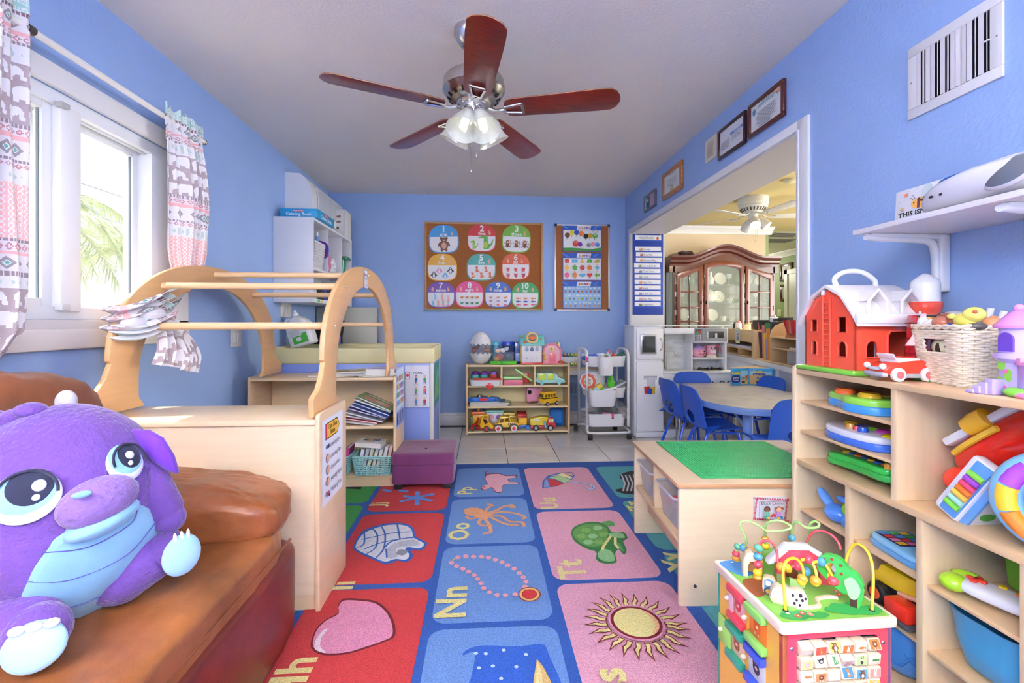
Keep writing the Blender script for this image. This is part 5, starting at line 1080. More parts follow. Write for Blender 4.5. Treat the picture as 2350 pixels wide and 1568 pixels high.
for k,(x,y,z,r,c) in enumerate(((-.05,-.03,.16,.035,'8a3a2a'),(.0,-.05,.145,.03,'6f7480'),(.055,-.03,.17,.034,'a04a4a'),(.06,-.04,.135,.03,'b07048'),(-.06,-.045,.13,.026,'b8543a'),(.01,-.03,.19,.03,'7a8088'))):
 u = Tg('toy_dinosaur','%s toy dinosaur inside the egg, %s' % (('rust red','grey','brick red','tan','orange','silver')[k],('upper left','lower middle','upper right','lower right','lower left','top middle')[k]),'toy',M=PM[t.name] @ TR(x,y,z,rz=k),group='dinosaurs in the egg')
 Pt('body',B().ell(0,0,0,r,r*.5,r*.55,c,14,8).tube([(-r*.6,0,0),(-r*1.3,0,-r*.3)],[r*.35,r*.08],c,8).ell(r*.9,0,r*.5,r*.42,r*.3,r*.3,c,10,6).tube([(r*.4,0,0),(r*.9,0,r*.5)],r*.25,c,8),'plastic',u)
t = Tg('toy_tub','clear toy tub of animals on a bright green base','tub',M=at(1155,zt,4.53))
Pt('base',B().prism([tuple(p)[:2] for p in cr([(.14*math.cos(a)*(1.05 if k % 2 else .95),.10*math.sin(a)*(1.05 if k % 2 else .95),0) for k,a in enumerate([2*PI*i/12 for i in range(12)])],4,True)],0,.032,'5cc83a',bev=.010),'gloss',t)
Pt('knob',B().ell(0,-.10,.018,.028,.018,.018,'4fbc34',16,10),'gloss',t)
Pt('tub',B().loft([[(x*k,y*k,z) for x,y in rr(.22,.15,.04,4)] for k,z in ((.9,.03),(1,.12))],'c8d0d4',cap=False),'clear',t,sharp=60)
for k,(x,y,z,r,c,nm) in enumerate(((-.04,-.03,.07,.04,'d8503a','red car'),(-.07,-.04,.05,.03,'e0a03a','orange block'),(.05,-.03,.07,.035,'3a5a60','dark teal figure'),(-.055,-.02,.13,.03,'e8c8b0','pale piglet'),(-.005,-.03,.135,.03,'f0f0f0','white cow'),(.03,-.02,.15,.024,'e8e8ee','little white plane'),(.08,-.02,.06,.02,'c04040','small red ball'))):
 Sl('toy_figure',nm+' in the clear tub on the toy shelf','toy',B(PM[t.name]).ell(x,y,z,r,r*.6,r*.75,c,14,8).ell(x+r*.6,y-.008,z+r*.4,r*.4,r*.4,r*.4,c,10,6),'plastic',group='animals in the clear tub')
for k,(px,r,c,lc,nm) in enumerate(((1137,.05,'5fb0c8','58b8d8','pale blue lidded'),(1166,.065,'35589a','2446b8','dark blue lidded'))):
 t = Tg('jar',nm+' clear storage jar behind the toy tub','jar',M=at(px,zt,4.63))
 Pt('jar',B().lathe([(0,0),(r*.95,0),(r,.02),(r,.16),(r*.85,.175),(r*.85,.18)],c,24),'frost',t); Pt('lid',B().lathe([(0,.18),(r*1.05,.18),(r*1.05,.205),(r*.95,.215),(0,.215)],lc,24),'gloss',t)
t = Tg('toy_case','dark blue plastic toy case standing beside the toy house','case',M=at(1190,zt,4.62)); Pt('body',B().box(-.045,-.05,0,.045,.05,.215,'23409c',.01),'gloss',t); Pt('panel',B().box(-.035,-.053,.02,.03,-.048,.10,'7a96d8',.002).box(-.02,-.054,.13,.03,-.048,.19,'4a7ad8',.002),'gloss',t)
t = Tg('toy_house','white activity house with a teal roof and a toy steering wheel','toy house',M=at(1219,zt,4.52))
Pt('body',B().box(-.098,-.07,.01,.098,.07,.20,'ecebea',.006),'plastic',t); Pt('base',B().box(-.11,-.085,0,.11,.08,.018,'d63a3a',.006),'gloss',t)
Pt('side',B().box(-.108,-.055,.015,-.098,.06,.20,'f2c53a',.004),'gloss',t)
Pt('roof',B().loft([[(x*k,y*k2+o,z) for x,y in rr(.25,.18,.02,3)] for k,k2,o,z in ((1,1,0,.185),(1,1,0,.205),(.94,.8,.01,.27),(.93,.55,.02,.285))],'6ec8c0'),'plastic',t,sharp=50)
F = TR(.0,-.075,.255,rx=1.15)
wl = Pt('steering_wheel',B(F).tube([(x,y,.012) for x,y in el(0,0,.05,n=24)],.011,'ecc988',10,closed=True).box(-.05,-.008,.004,.05,.008,.014,'ecc988',.003),'gloss',t); Pt('hub',B(F).lathe([(0,0),(.027,0),(.027,.02),(.018,.026),(0,.026)],'e87a50',20),'gloss',wl)
Pt('handle',B().tube([(-.035,0,.28),(-.035,0,.305),(.035,0,.305),(.035,0,.28)],.007,'f0dc6a',8),'gloss',t)
for (x,y,z,r,c) in ((-.07,-.085,.215,.02,'ee6a3a'),(-.095,-.06,.265,.014,'c9a87a'),(.085,-.07,.245,.012,'e8b83a')): Pt('button',B(TR(x,y,z)).ell(0,0,0,r,r,r*.6,c,14,8),'gloss',t)
for x,c in ((-.05,'8a9ab8'),(0,'4a5a78'),(.05,'8890a8')): Pt('lock',B(TR(x,-.071,.145,rx=PI/2)).lathe([(0,0),(.018,0),(.018,.006),(0,.006)],c,16).tube([(.010*math.cos(a),.016+.012*math.sin(a),.003) for a in [i*PI/8 for i in range(9)]],.003,'70747c',6),'gloss',t)
for k in range(3): Pt('key_slot',B(TR(-.05+.05*k,-.0715,.06)).ell(0,0,0,.005,.002,.005,'222222',10,6),'plastic',t)
Pt('crank',B().tube([(.10,-.05,.10),(.125,-.07,.10),(.125,-.07,.05),(.15,-.075,.04)],.007,'f0c83a',8),'gloss',t)
t = Tg('toy_cottage','pink arched toy cottage with a clear front','toy house',M=at(1265,zt,4.52))
ar = [(-.085,0),(.085,0),(.09,.10)]+[(.09*math.cos(a),.115+.085*math.sin(a)) for a in [i*PI/10 for i in range(11)]]+[(-.09,.10)]
Pt('body',B(Fm((0,-.05,0),(1,0,0),(0,0,1))).prism(ar,-.10,0,'f2b8c0',bev=.01),'plastic',t)
Pt('trim',B().tube([(x*.98,-.052,z) for x,z in [(-.085,.005),(-.09,.10)]+ar[::-1][1:-3]+[(.09,.10),(.085,.005)]],.008,'ee8a9c',8),'gloss',t)
Pt('door',B(Fm((0.0,-.056,0),(1,0,0),(0,0,1))).prism([(-.035,.01),(.035,.01),(.035,.08)]+[(.035*math.cos(a),.08+.035*math.sin(a)) for a in [i*PI/8 for i in range(9)]],-.004,.004,'f07a88',bev=.002),'gloss',t)
Pt('window',B(Fm((0.0,-.056,0),(1,0,0),(0,0,1))).prism(rr(.05,.045,.02,4,-.005,.15),-.003,.004,'f4e0a0',bev=.002).prism(el(-.005,.15,.012),.004,.006,'c8604a'),'gloss',t)
Pt('chimney',B().box(.055,-.05,.17,.08,-.02,.215,'f0d86a',.004),'gloss',t); Pt('base',B().box(-.10,-.10,0,.10,.05,.012,'f08a98',.005),'gloss',t)
Sl('toy_ladybird','small round red toy at the right end of the toy shelf','toy',B(at(1287,zt,4.44)).ell(0,0,.018,.032,.022,.018,'e0402c',16,10).ell(0,-.014,.024,.014,.012,.010,'6aa83a',10,6),'gloss')
z1 = .480
t = Tg('toy_first_aid_case','white and red toy first aid case of plastic fruit in the top left bay','toy case',M=at(1114,z1,4.46))
Pt('tray',B().loft([[(x*k,y*k,z) for x,y in rr(.30,.15,.03,4)] for k,z in ((.92,0),(1,.05),(1,.055))],'ececee'),'plastic',t); Pt('lid',B().prism(rr(.27,.10,.03,4,.02,-.03),.055,.072,'e23c34',bev=.005),'gloss',t)
Pt('cross',B(Fm((.04,-.08,0),(1,0,0),(0,0,1))).prism([(-.036,-.012),(-.012,-.012),(-.012,-.034),(.012,-.034),(.012,-.012),(.036,-.012),(.036,.012),(.012,.012),(.012,.03),(-.012,.03),(-.012,.012),(-.036,.012)],-.002,.004,'e23c34',bev=.001),'gloss',t)
Pt('sticker',B(TR(-.02,-.03,.0724)).prism(rr(.13,.04,.02,4),0,.001,'f2a050').prism(rr(.11,.028,.014,4),.001,.0014,'a04ab0'),'print',t)
for k,(x,c,c2) in enumerate(((-.10,'6a2fa0','58b8b0'),(-.01,'7a3ab0','4ab0a8'),(.08,'8a6ac8','e0503a'))):
 Sl('toy_cup','%s toy cup with a %s rim stacked behind the first aid case, %s' % (('dark purple','purple','lilac')[k],('mint','teal','red')[k],('left','middle','right')[k]),'toy',B(at(1114,z1,4.58)).lathe([(0,0),(.035,0),(.045,.08),(.045,.09),(.03,.12),(0,.125)],[c2,c2,c2,c,c,c],18,cx=x),'gloss',group='cups behind the first aid case')
t = Tg('toy_box','pink plastic box with a pale green lid in the top middle bay','box',M=at(1177,z1,4.48)); Pt('box',B().prism(rr(.20,.13,.02,4),0,.052,'ea7a90',bev=.006),'gloss',t); Pt('lid',B().prism(rr(.19,.13,.02,4,-.005),.054,.085,'a6dc8a',bev=.008),'gloss',t)
Sl('lid_board','pale green plastic lid leaning diagonally with a toy block behind it','lid',B(at(1202,z1+.058,4.47) @ TR(0,0,.035,ry=.62)).box(-.10,-.012,-.009,.10,.012,.009,'a2de7c',.004),'gloss')
Sl('toy_block','small red toy block behind the leaning green lid','block',B(at(1208,z1+.01,4.55)).box(-.02,-.02,.0,.03,.02,.09,'d0303a',.003).box(-.012,-.022,.05,.0,-.019,.07,'f2f2f2'),'gloss')
t = Tg('toy_bus','lime and mint rounded toy bus in the top right bay','toy car',M=at(1263,z1,4.48))
Pt('body',B().prism([tuple(p)[:2] for p in cr([(-.13,.01,0),(.12,.01,0),(.135,.03,0),(.12,.05,0),(.07,.065,0),(.04,.10,0),(-.12,.105,0),(-.135,.08,0)],4,True)],-.05,.05,'a8e0dc',bev=.012,F=Fm((0,0,.01),(1,0,0),(0,0,1))),'plastic',t,sharp=50)
for x in (-.09,-.005): Pt('window_pod',B().prism(rr(.075,.065,.02,4,x,.07),.048,.058,'c9dc50',bev=.006,F=Fm((0,0,.01),(1,0,0),(0,0,1))),'gloss',t)
for x in (-.09,.08): wheel(t,x,-.05,.018,.018,.02,'8ed8d4','8ed8d4')
Pt('roof_rack',B().box(-.11,-.04,.115,.03,.04,.122,'58707a',.003),'plastic',t)
z2 = .280
for k,(c,w) in enumerate((('e8e0d8',.36),('a8c060',.40),('e2a090',.37),('e6e2da',.35),('cfd8b0',.38),('3a6a9a',.33),('b8bdb8',.31))):
 book(at(1079,z2+.0062*k,4.42+.004*k) @ TR(0,0,0,rz=-.02*k),w-.03*(k == 6),.006,.21,c,'%s big flat picture book in the middle row pile, %s from the bottom' % (('cream','green','salmon','ivory','sage','blue','grey')[k],('first','second','third','fourth','fifth','sixth','topmost')[k]),group='flat books in the toy shelf',deco=dc('9ab0b8','c8b8a0'))
t = Tg('toy_piano','blue toy music board with a red label on the flat books','toy',M=at(1110,z2+.046,4.47))
Pt('body',B().prism([tuple(p)[:2] for p in cr([(-.135,-.05,0),(.13,-.05,0),(.14,-.02,0),(.10,.04,0),(.05,.06,0),(-.06,.06,0),(-.12,.03,0),(-.14,-.02,0)],4,True)],0,.04,'2a6ac8',bev=.008),'gloss',t,sharp=50)
for x in (-.12,.12): Pt('foot',B().ell(x,-.045,.018,.026,.02,.018,'2460b8',14,8),'gloss',t)
Pt('plate',B(Fm((0,-.052,.01),(1,0,0),(0,0,1))).prism(rr(.09,.024,.004,2,0,.01),0,.003,'d83a34'),'gloss',t); Pt('dial',B().lathe([(0,.04),(.03,.04),(.026,.056),(0,.058)],'3a4a58',18,cx=-.04).lathe([(0,.04),(.022,.04),(.016,.054),(0,.055)],'f0c830',18,cx=.05).lathe([(0,.04),(.012,.04),(0,.05)],'e04838',14,cx=.0,cy=-.02),'gloss',t)
t = Tg('toy_robot','pink plastic toy case with a black round dial, behind the bus','toy',M=at(1225,z2,4.57)); Pt('body',B().box(-.075,-.03,.02,.085,.03,.165,'e096ae',.01),'gloss',t); Pt('dial',B(TR(-.045,-.032,.115,rx=PI/2)).lathe([(0,0),(.02,0),(.02,.004),(0,.004)],'1a1a1e',18),'gloss',t)
for x in (-.05,.06): Pt('foot',B().ell(x,0,.014,.022,.028,.014,'da8aa6',12,8),'gloss',t)
t = Tg('school_bus','yellow plastic school bus with grey bumper in the middle row','toy bus',M=at(1261,z2,4.46) @ TR(0,0,0,rz=.55))
yb = 'f0bc28'
Pt('body',B().box(-.105,-.045,.022,.085,.045,.072,yb,.006).box(-.105,-.045,.07,.06,.045,.078,'2a241a'),'gloss',t)
b = B(); b.prism([(-.10,.076),(.065,.076),(.055,.125),(.035,.135),(-.085,.135),(-.10,.12)],-.042,.042,yb,bev=.004,F=Fm((0,0,0),(1,0,0),(0,0,1))); Pt('cabin',b,'gloss',t)
for k in range(4): Pt('window',B().box(-.088+.034*k,-.044,.085,-.062+.034*k,-.041,.115,'7a5a14',.002),'gloss',t)
Pt('windscreen',B().box(-.106,-.03,.085,-.0995,.03,.115,'6a5a3a',.003),'gloss',t); Pt('bumper',B().box(-.112,-.046,.015,-.10,.046,.028,'a8b0b8',.003),'plastic',t)
for x in (-.065,.055):
 for y in (-.043,.043): wheel(t,x,y,.02,.020,.014)
z3 = .040
t = Tg('toy_tipper','yellow tipper truck with red arms, left end of the bottom shelf','toy truck',M=at(1108,z3,4.45) @ TR(0,0,0,rz=-.25))
Pt('cab',B().prism([(-.01,.03),(.11,.03),(.115,.055),(.07,.09),(.06,.125),(.0,.13),(-.02,.06)],-.045,.045,'f2b622',bev=.006,F=Fm((0,0,0),(1,0,0),(0,0,1))),'gloss',t)
Pt('windscreen',B().prism([(.03,.075),(.062,.085),(.055,.118),(.01,.12)],-.047,.047,'4a2a1a',bev=.002,F=Fm((0,0,0),(1,0,0),(0,0,1))),'gloss',t)
Pt('chassis',B().box(-.12,-.04,.02,.13,.04,.04,'b02a24',.005),'gloss',t); Pt('arm',B().tube([(-.10,-.045,.05),(-.05,-.048,.075),(-.03,-.048,.13)],.012,'b8281f',8),'gloss',t); Pt('roof',B().tube([(.0,-.03,.13),(.03,-.03,.155),(.07,-.03,.15)],.012,'f4c030',8),'gloss',t)
for x in (-.09,.05):
 for y in (-.045,.045): wheel(t,x,y,.028,.029,.026,'4a4c52','c02a24')
t = Tg('toy_mixer','orange topped toy machine with purple beads at the left of the bottom shelf','toy',M=at(1098,z3,4.60)); Pt('body',B().box(-.06,-.04,0,.07,.04,.13,'f0b028',.012),'gloss',t); Pt('top',B().prism(rr(.15,.09,.02,4),.13,.16,'ee7a2c',bev=.008),'gloss',t)
for x,c in ((-.04,'6a3aa8'),(0,'f0c02c'),(.04,'3a58b8')): Pt('bead',B().ell(x,-.01,.178,.018,.018,.018,c,14,10),'gloss',t)
Pt('side',B().box(-.078,-.035,.0,-.058,.035,.11,'4ab0b0',.008),'gloss',t)
t = Tg('toy_washer','mint topped white toy machine with pink and purple dials','toy',M=at(1135,z3,4.60)); Pt('body',B().box(-.085,-.04,0,.085,.04,.15,'eceaf0',.012),'gloss',t); Pt('top',B().prism(rr(.19,.09,.02,4),.145,.175,'8adcd4',bev=.010),'gloss',t)
for x,c in ((-.035,'eab0c0'),(.04,'9a7ad0')): Pt('dial',B(TR(x,-.042,.105,rx=PI/2)).lathe([(0,0),(.026,0),(.022,.008),(0,.008)],c,18),'gloss',t)
t = Tg('toy_jeep','yellow striped safari toy jeep with red wheel hubs','toy car',M=at(1161,z3,4.44))
Pt('body',B().prism([(-.115,.035),(.12,.035),(.12,.07),(.10,.085),(.0,.09),(-.11,.075)],-.045,.045,'ecc02c',bev=.006,F=Fm((0,0,0),(1,0,0),(0,0,1))),'gloss',t)
b = B()
for y in (-.042,.042): b.tube([(-.07,y,.08),(-.055,y,.13),(.03,y,.135),(.045,y,.09)],.008,'f0c430',8); b.tube([(-.02,y,.08),(-.018,y,.135)],.007,'f0c430',8)
b.box(-.06,-.045,.128,.035,.045,.14,'f2c93a',.004); Pt('roll_cage',b,'gloss',t)
Pt('fender',B().tube([(-.125,-.05,.04),(-.10,-.05,.065),(-.05,-.05,.065),(-.03,-.05,.035),(.03,-.05,.035),(.045,-.05,.065),(.10,-.05,.065),(.12,-.05,.04)],.009,'5a4a34',6),'plastic',t)
for k in range(5): Pt('stripe',B().box(.02+.018*k,-.0465,.06,.026+.018*k,-.0445,.082,'3a3020'),'print',t)
for x in (-.075,.075):
 for y in (-.05,.05): wheel(t,x,y,.03,.031,.022,'e8e4e4','d8302c')
t = Tg('school_van','pale yellow toy van standing behind the safari jeep','toy bus',M=at(1168,z3,4.60)); Pt('body',B().box(-.08,-.04,.015,.08,.04,.12,'f0ce4a',.012).box(-.06,-.042,.12,.06,.042,.145,'f2d65a',.01),'gloss',t); Pt('window_band',B().box(-.06,-.0425,.085,.06,-.04,.108,'c8982c',.002),'gloss',t)
t = Tg('toy_loader','upright toy truck of red, yellow and blue pieces in the middle of the bottom shelf','toy truck',M=at(1198,z3,4.50))
Pt('base',B().box(-.075,-.045,.015,.07,.045,.045,'2a6ab8',.008),'gloss',t); Pt('cab',B().box(-.04,-.04,.045,.045,.04,.12,'f0b824',.006),'gloss',t); Pt('roof',B(TR(0,0,.14,ry=0,rx=.2)).box(-.055,-.045,-.02,.045,.045,.025,'a0242a',.006).box(-.045,-.048,-.012,.035,-.043,-.004,'d8584a').box(-.045,-.048,.004,.035,-.043,.012,'d8584a'),'gloss',t)
for x in (-.06,.055): wheel(t,x,-.045,.022,.022,.02,'2f74c8','4a94e0')
t = Tg('toy_dump_truck','yellow and red talking dump truck near the right of the bottom shelf','toy truck',M=at(1245,z3,4.45))
Pt('bed',B().prism([(-.12,.05),(.03,.05),(.055,.13),(-.01,.135),(-.125,.115),(-.13,.09)],-.045,.045,'e8cc34',bev=.008,F=Fm((0,0,0),(1,0,0),(0,0,1))),'gloss',t)
Pt('cab',B().prism([(.035,.03),(.13,.03),(.13,.06),(.115,.075),(.10,.12),(.05,.125),(.04,.08)],-.045,.045,'d8302c',bev=.010,F=Fm((0,0,0),(1,0,0),(0,0,1))),'gloss',t); Pt('chassis',B().box(-.12,-.04,.02,.12,.04,.045,'c82c2c',.006),'gloss',t)
Pt('window',B().box(.055,-.0475,.08,.072,-.044,.11,'c8e0b0',.002).box(.08,-.0475,.08,.10,-.044,.112,'e8e8c8',.002),'print',t); Pt('crank',B().tube([(.015,-.05,.09),(.025,-.052,.03)],.011,'7ac0e0',8),'gloss',t); Pt('siren',B().ell(.075,0,.128,.022,.02,.01,'5a9ac8',14,8),'gloss',t); Pt('plate',B().box(-.09,-.0465,.095,-.03,-.044,.108,'e8e8e4'),'print',t)
for x in (-.07,.07):
 for y in (-.048,.048): wheel(t,x,y,.028,.029,.022,'1a1a1e','c8c8cc')
t = Tg('toy_tray','blue plastic toy wagon tray standing on end at the right of the bottom shelf','toy tray',M=at(1278,z3,4.58) @ TR(0,0,0,rx=-.12))
b = B(Fm((0,0,.095),(1,0,0),(0,0,1))); b.loft([[(x*k,y*k,z) for x,y in rr(.14,.17,.02,4)] for k,z in ((.8,-.04),(1,0),(1.04,0),(1.04,-.005))]+[[(x*.85,y*.85,-.045) for x,y in rr(.14,.17,.02,4)]],'2a78c8'); Pt('tray',b,'gloss',t,sharp=50)
# --- BEAD BENCH BEHIND THE CART
t = Tg('bead_bench','low white bench with two rails of coloured snail beads behind the cart','toy bench',M=TR(.80,4.76,0))
Pt('top',B().box(0,-.055,.60,.48,.09,.615,'e2c89c',.003),'birch_x',t); Pt('front',B().box(.02,-.05,.54,.46,-.04,.60,'e8e8ea'),'plastic',t); Pt('leg',B().box(.06,-.05,0,.09,-.02,.54,'e4e4e6',.003),'plastic',t); Pt('leg',B().box(.43,-.05,0,.46,-.02,.54,'e4e4e6',.003),'plastic',t)
Pt('rail',B().box(0,.02,.615,.22,.05,.722,'e2e2e4',.003),'plastic',t)
for r in range(2):
 for k in range(4):
  if r and k < 2: continue
  c = ('d84a3a','3f7ac8','5aa84a','d8c23a')[k]; M_ = at((1296,1304,1312,1321)[k],.747 if r == 0 else .655,4.79 if r == 0 else 4.73); b = B(M_); b.ell(0,0,0,.018,.014,.024,c,14,10).ell(.0,-.012,.004,.010,.006,.012,'e8d89a',10,8)
  Sl('snail_bead','%s snail bead on the %s rail of the bead bench' % (('red','blue','green','yellow')[k],('upper','lower')[r]),'bead',b,'gloss',group='snail beads behind the cart')
Sl('photo_strip','blue printed strip hanging beside the bead bench','strip',B(Fm((.86,4.66,.34),(1,-.2,0),(.0,.1,1))).box(0,0,0,.10,.12,.002,'3f6aa0').box(.01,.02,.002,.03,.10,.003,'1a2a4a').box(.04,.02,.002,.06,.10,.003,'1a2a4a').box(.07,.02,.002,.09,.10,.003,'1a2a4a'),'print')
# --- UTILITY CART
CA = Tg('utility_cart','white three tier utility cart on black casters','cart',(1.13,4.36,0))
cw = 'e8e8ea'; ax0,ax1,ay0,ay1 = .955,1.345,4.19,4.55
for y in (ay0,ay1): Pt('frame',B().tube(cr([(ax0+.0,y,.10),(ax0,y,.5),(ax0,y,.80)],3)+cr([(ax0,y,.82),(ax0+.0,y+.0,.83)],2),.0125,cw,10),'plastic',CA,w=1)
for x in (ax0,ax1):
 Pt('frame',B().tube(cr([(x,ay0,.50),(x,ay0,.72),(x,ay0+.03,.815),(x,(ay0+ay1)/2,.835),(x,ay1-.03,.815),(x,ay1,.72),(x,ay1,.50)],5),.0125,cw,10),'plastic',CA,w=1)
 Pt('frame',B().tube([(x,ay0,.12),(x,ay0,.52)],.0125,cw,10).tube([(x,ay1,.12),(x,ay1,.52)],.0125,cw,10),'plastic',CA,w=1)
Pt('base_rail',B().tube(cr([(ax0,ay0,.14),(ax0+.005,ay0,.085),(ax0+.05,ay0-.01,.065),(ax1-.05,ay0-.01,.065),(ax1+.01,ay0,.075),(ax1+.01,ay1,.075),(ax1-.05,ay1,.065),(ax0,ay1,.065)],4,True),.0115,cw,8,closed=True),'plastic',CA,w=1)
for (x,y) in ((ax0+.03,ay0-.01),(ax1+.005,ay0-.01),(ax0-.03,ay1),(ax1-.02,ay1)):
 c = Pt('caster',B(TR(x,y,.024,ry=PI/2)).lathe([(0,-.018),(.024,-.018),(.024,.018),(0,.018)],'26262c',16),'rubber',CA,w=1); Pt('caster_fork',B().box(x-.02,y-.015,.028,x+.02,y+.018,.058,'303038',.006),'plastic',c,w=1)
def ctray(z,h,k0=.92,nm='tray'):
 W_,D_ = .37,.35; b = B(TR((ax0+ax1)/2,(ay0+ay1)/2,z)); R0 = rr(W_*k0,D_*k0,.05,5); R1 = rr(W_,D_,.05,5)
 b.loft([[(*p,0) for p in R0],[(*p,h) for p in R1],[(p[0]*.975,p[1]*.975,h) for p in R1],[(p[0]*.97,p[1]*.97,.008) for p in R0]],cw); Pt(nm,b,'plastic',CA,w=1,sharp=50)
ctray(.675,.10); ctray(.385,.095); ctray(.115,.12)
def pot(px0,px1,z0,z1,lab):
 x0_,x1_ = aY(px0,800,ay0-.08).x,aY(px1,800,ay0-.08).x; w = x1_-x0_; b = B(TR((x0_+x1_)/2,ay0-.065,z0)); h = z1-z0
 b.loft([[(x*k,y*k,z) for x,y in rr(w,.12,.035,5)] for k,z in ((.78,0),(.86,.01),(1,h),(.965,h),(.82,.015))],cw); return Sl('hanging_cup',lab,'cup',b,'plastic',sharp=50)
pot(1374,1408,.605,.775,'tall white hanging cup on the top tier of the cart'); pot(1351,1415,.325,.475,'wide white hanging bin on the middle tier of the cart')
cc0 = (ax0+ax1)/2
for k,(px,lab) in enumerate(((1395,'white glue bottle with a red cap standing left on the cart'),(1407,'white glue bottle with a red cap standing right on the cart'))):
 t = Tg('glue_bottle',lab,'bottle',M=at(px,.70,4.34)); Pt('body',B().lathe([(0,0),(.018,0),(.018,.08),(.008,.10),(0,.10)],'e4e6ee',14),'plastic',t); Pt('label',B().lathe([(.0185,.02),(.0185,.06)],'3a6ad0',14,cap=False),'print',t); Pt('cap',B().lathe([(0,.10),(.009,.10),(.004,.13),(0,.13)],'d8303a',12),'gloss',t)
bag('felt_bundle','crumpled blue felt pieces in the top tier of the cart',1.04,4.33,.70,.085,.07,.045,'4a6ad0','cloth',2,.5,'felt'); bag('felt_bundle','white ribbon scraps beside the glue bottles',1.12,4.30,.70,.04,.04,.05,'e6e6ec','cloth',6,.5,'felt')
Sl('hole_punch','dark green hole punch at the right of the top cart tier','hole punch',B(at(1427,.76,4.33) @ TR(0,0,0,ry=-.5)).box(-.04,-.03,-.02,.035,.03,.04,'14604a',.01).box(-.01,-.035,.0,.02,-.03,.02,'0c3a30',.004),'plastic')
bag('felt_bundle','small red and orange scraps left of the hole punch',1.235,4.30,.70,.03,.03,.05,'d8503a','cloth',9,.6,'felt')
t = Tg('tape_roll','clear tape roll sitting in the tall hanging cup','tape',M=at(1391,.765,4.125) @ TR(0,0,0,rx=.4)); Pt('roll',B().lathe([(.022,0),(.042,0),(.042,.018),(.022,.018)],'d8d8d4',24,cap=False),'gloss',t); Pt('core',B().lathe([(.018,0),(.022,0),(.022,.018),(.018,.018)],'b8b0a0',24,cap=False),'paper',t)
for k in range(6):
 t = Tg('octagon_book','white octagonal card pack leaning in the middle tier, %s from the front' % ('first','second','third','fourth','fifth','last')[k],'card pack',group='octagonal packs in the cart',M=at(1349+k*4,.455,4.235+.022*k) @ TR(0,0,.08,rx=0,rz=0,ry=.35) @ Fm((0,0,0),(1,0,0),(0,.25,1)))
 Pt('pack',B().prism(el(0,0,.085,n=8,a0=PI/8),0,.018,'e6e8ee',bev=.002),'paper',t)
 if k == 0: Pt('print',B(MX.Translation((0,0,.0185))).flat(el(0,0,.075,n=8,a0=PI/8),'e2603a').flat(el(0,0,.045,n=16),'f0e6da').text('BIG',0,.004,.03,'2a2a2a').text('BOX',0,-.022,.03,'2a2a2a'),'print',t)
Sl('tablet_pack','flat pack in clear wrap leaning right in the middle tier of the cart','pack',B(at(1415,.50,4.28) @ TR(0,0,0,ry=-.45,rz=.1)).box(-.075,-.07,-.008,.075,.07,.008,'c8ccd0',.003).box(-.06,-.06,.008,.06,.05,.0085,'8a9aa0'),'print')
bag('green_wrap','bright green cellophane scrap in the middle cart tier',1.20,4.27,.44,.035,.04,.075,'5ac83a','gloss',4,.4,'wrapping'); bag('grey_bag','grey plastic bag at the left of the middle cart tier',1.03,4.25,.44,.06,.05,.035,'9a9ca4','bag',8,.4); bag('clear_bag','clear bag with a red pouch at the right of the middle cart tier',1.28,4.27,.44,.06,.05,.035,'d0ccd0','bag',1,.4)
Sl('card_box','small yellow and blue card box sticking out of the middle hanging bin','box',B(at(1373,.48,4.13) @ TR(0,0,0,ry=-.65)).box(-.045,-.02,-.035,.045,.02,.035,'e8c83a',.003).box(-.042,-.0215,-.03,.0,-.0195,.03,'9ad0ea').box(.005,-.0215,-.03,.04,-.0195,.0,'5ab04a'),'print')
Sl('white_rod','white foam strip lying across the middle hanging bin','strip',B(at(1398,.478,4.115) @ TR(0,0,0,ry=-.22)).box(-.07,-.012,-.010,.07,.012,.012,'f0f0ee',.006),'plastic')
for k in range(6): Sl('paper_plate','white paper plate in the stack on the bottom cart tier, %s from the bottom' % ('first','second','third','fourth','fifth','topmost')[k],'plate',B(at(1352,.175+.014*k,4.30)).lathe([(0,0),(.055,0),(.085,.012),(.085,.0135),(.055,.002),(0,.002)],'e8e8ee',26),'paper',group='paper plates on the cart')
bag('grey_bag','big grey plastic bag on the bottom tier of the cart',1.25,4.36,.18,.10,.10,.085,'a4a6ac','bag',12,.45); bag('clear_bag','crumpled clear bag spilling over the bottom cart tier',1.31,4.23,.19,.06,.05,.05,'dcdcdc','bag',14,.5)
bag('bead_pack','little pack of coloured beads on the bottom cart tier',1.155,4.24,.20,.04,.03,.022,'e8a0c0','gloss',15,.5,'beads')
for (px,z) in ((1347,.77),(1406,.245)): Sl('marker_clip','pink clip on the %s tier of the cart' % ('top' if z > .5 else 'bottom'),'clip',B(at(px,z,4.185)).box(-.009,-.008,-.04,.009,.004,.0,'e84a8c',.003).box(-.009,-.008,-.05,.009,.004,-.04,'3a3a40',.002),'gloss')
Sl('paper_sheet','white paper sheets standing at the back of the bottom cart tier','paper',B().box(1.0,4.40,.19,1.12,4.43,.38,'e8e8f0',.003),'paper')
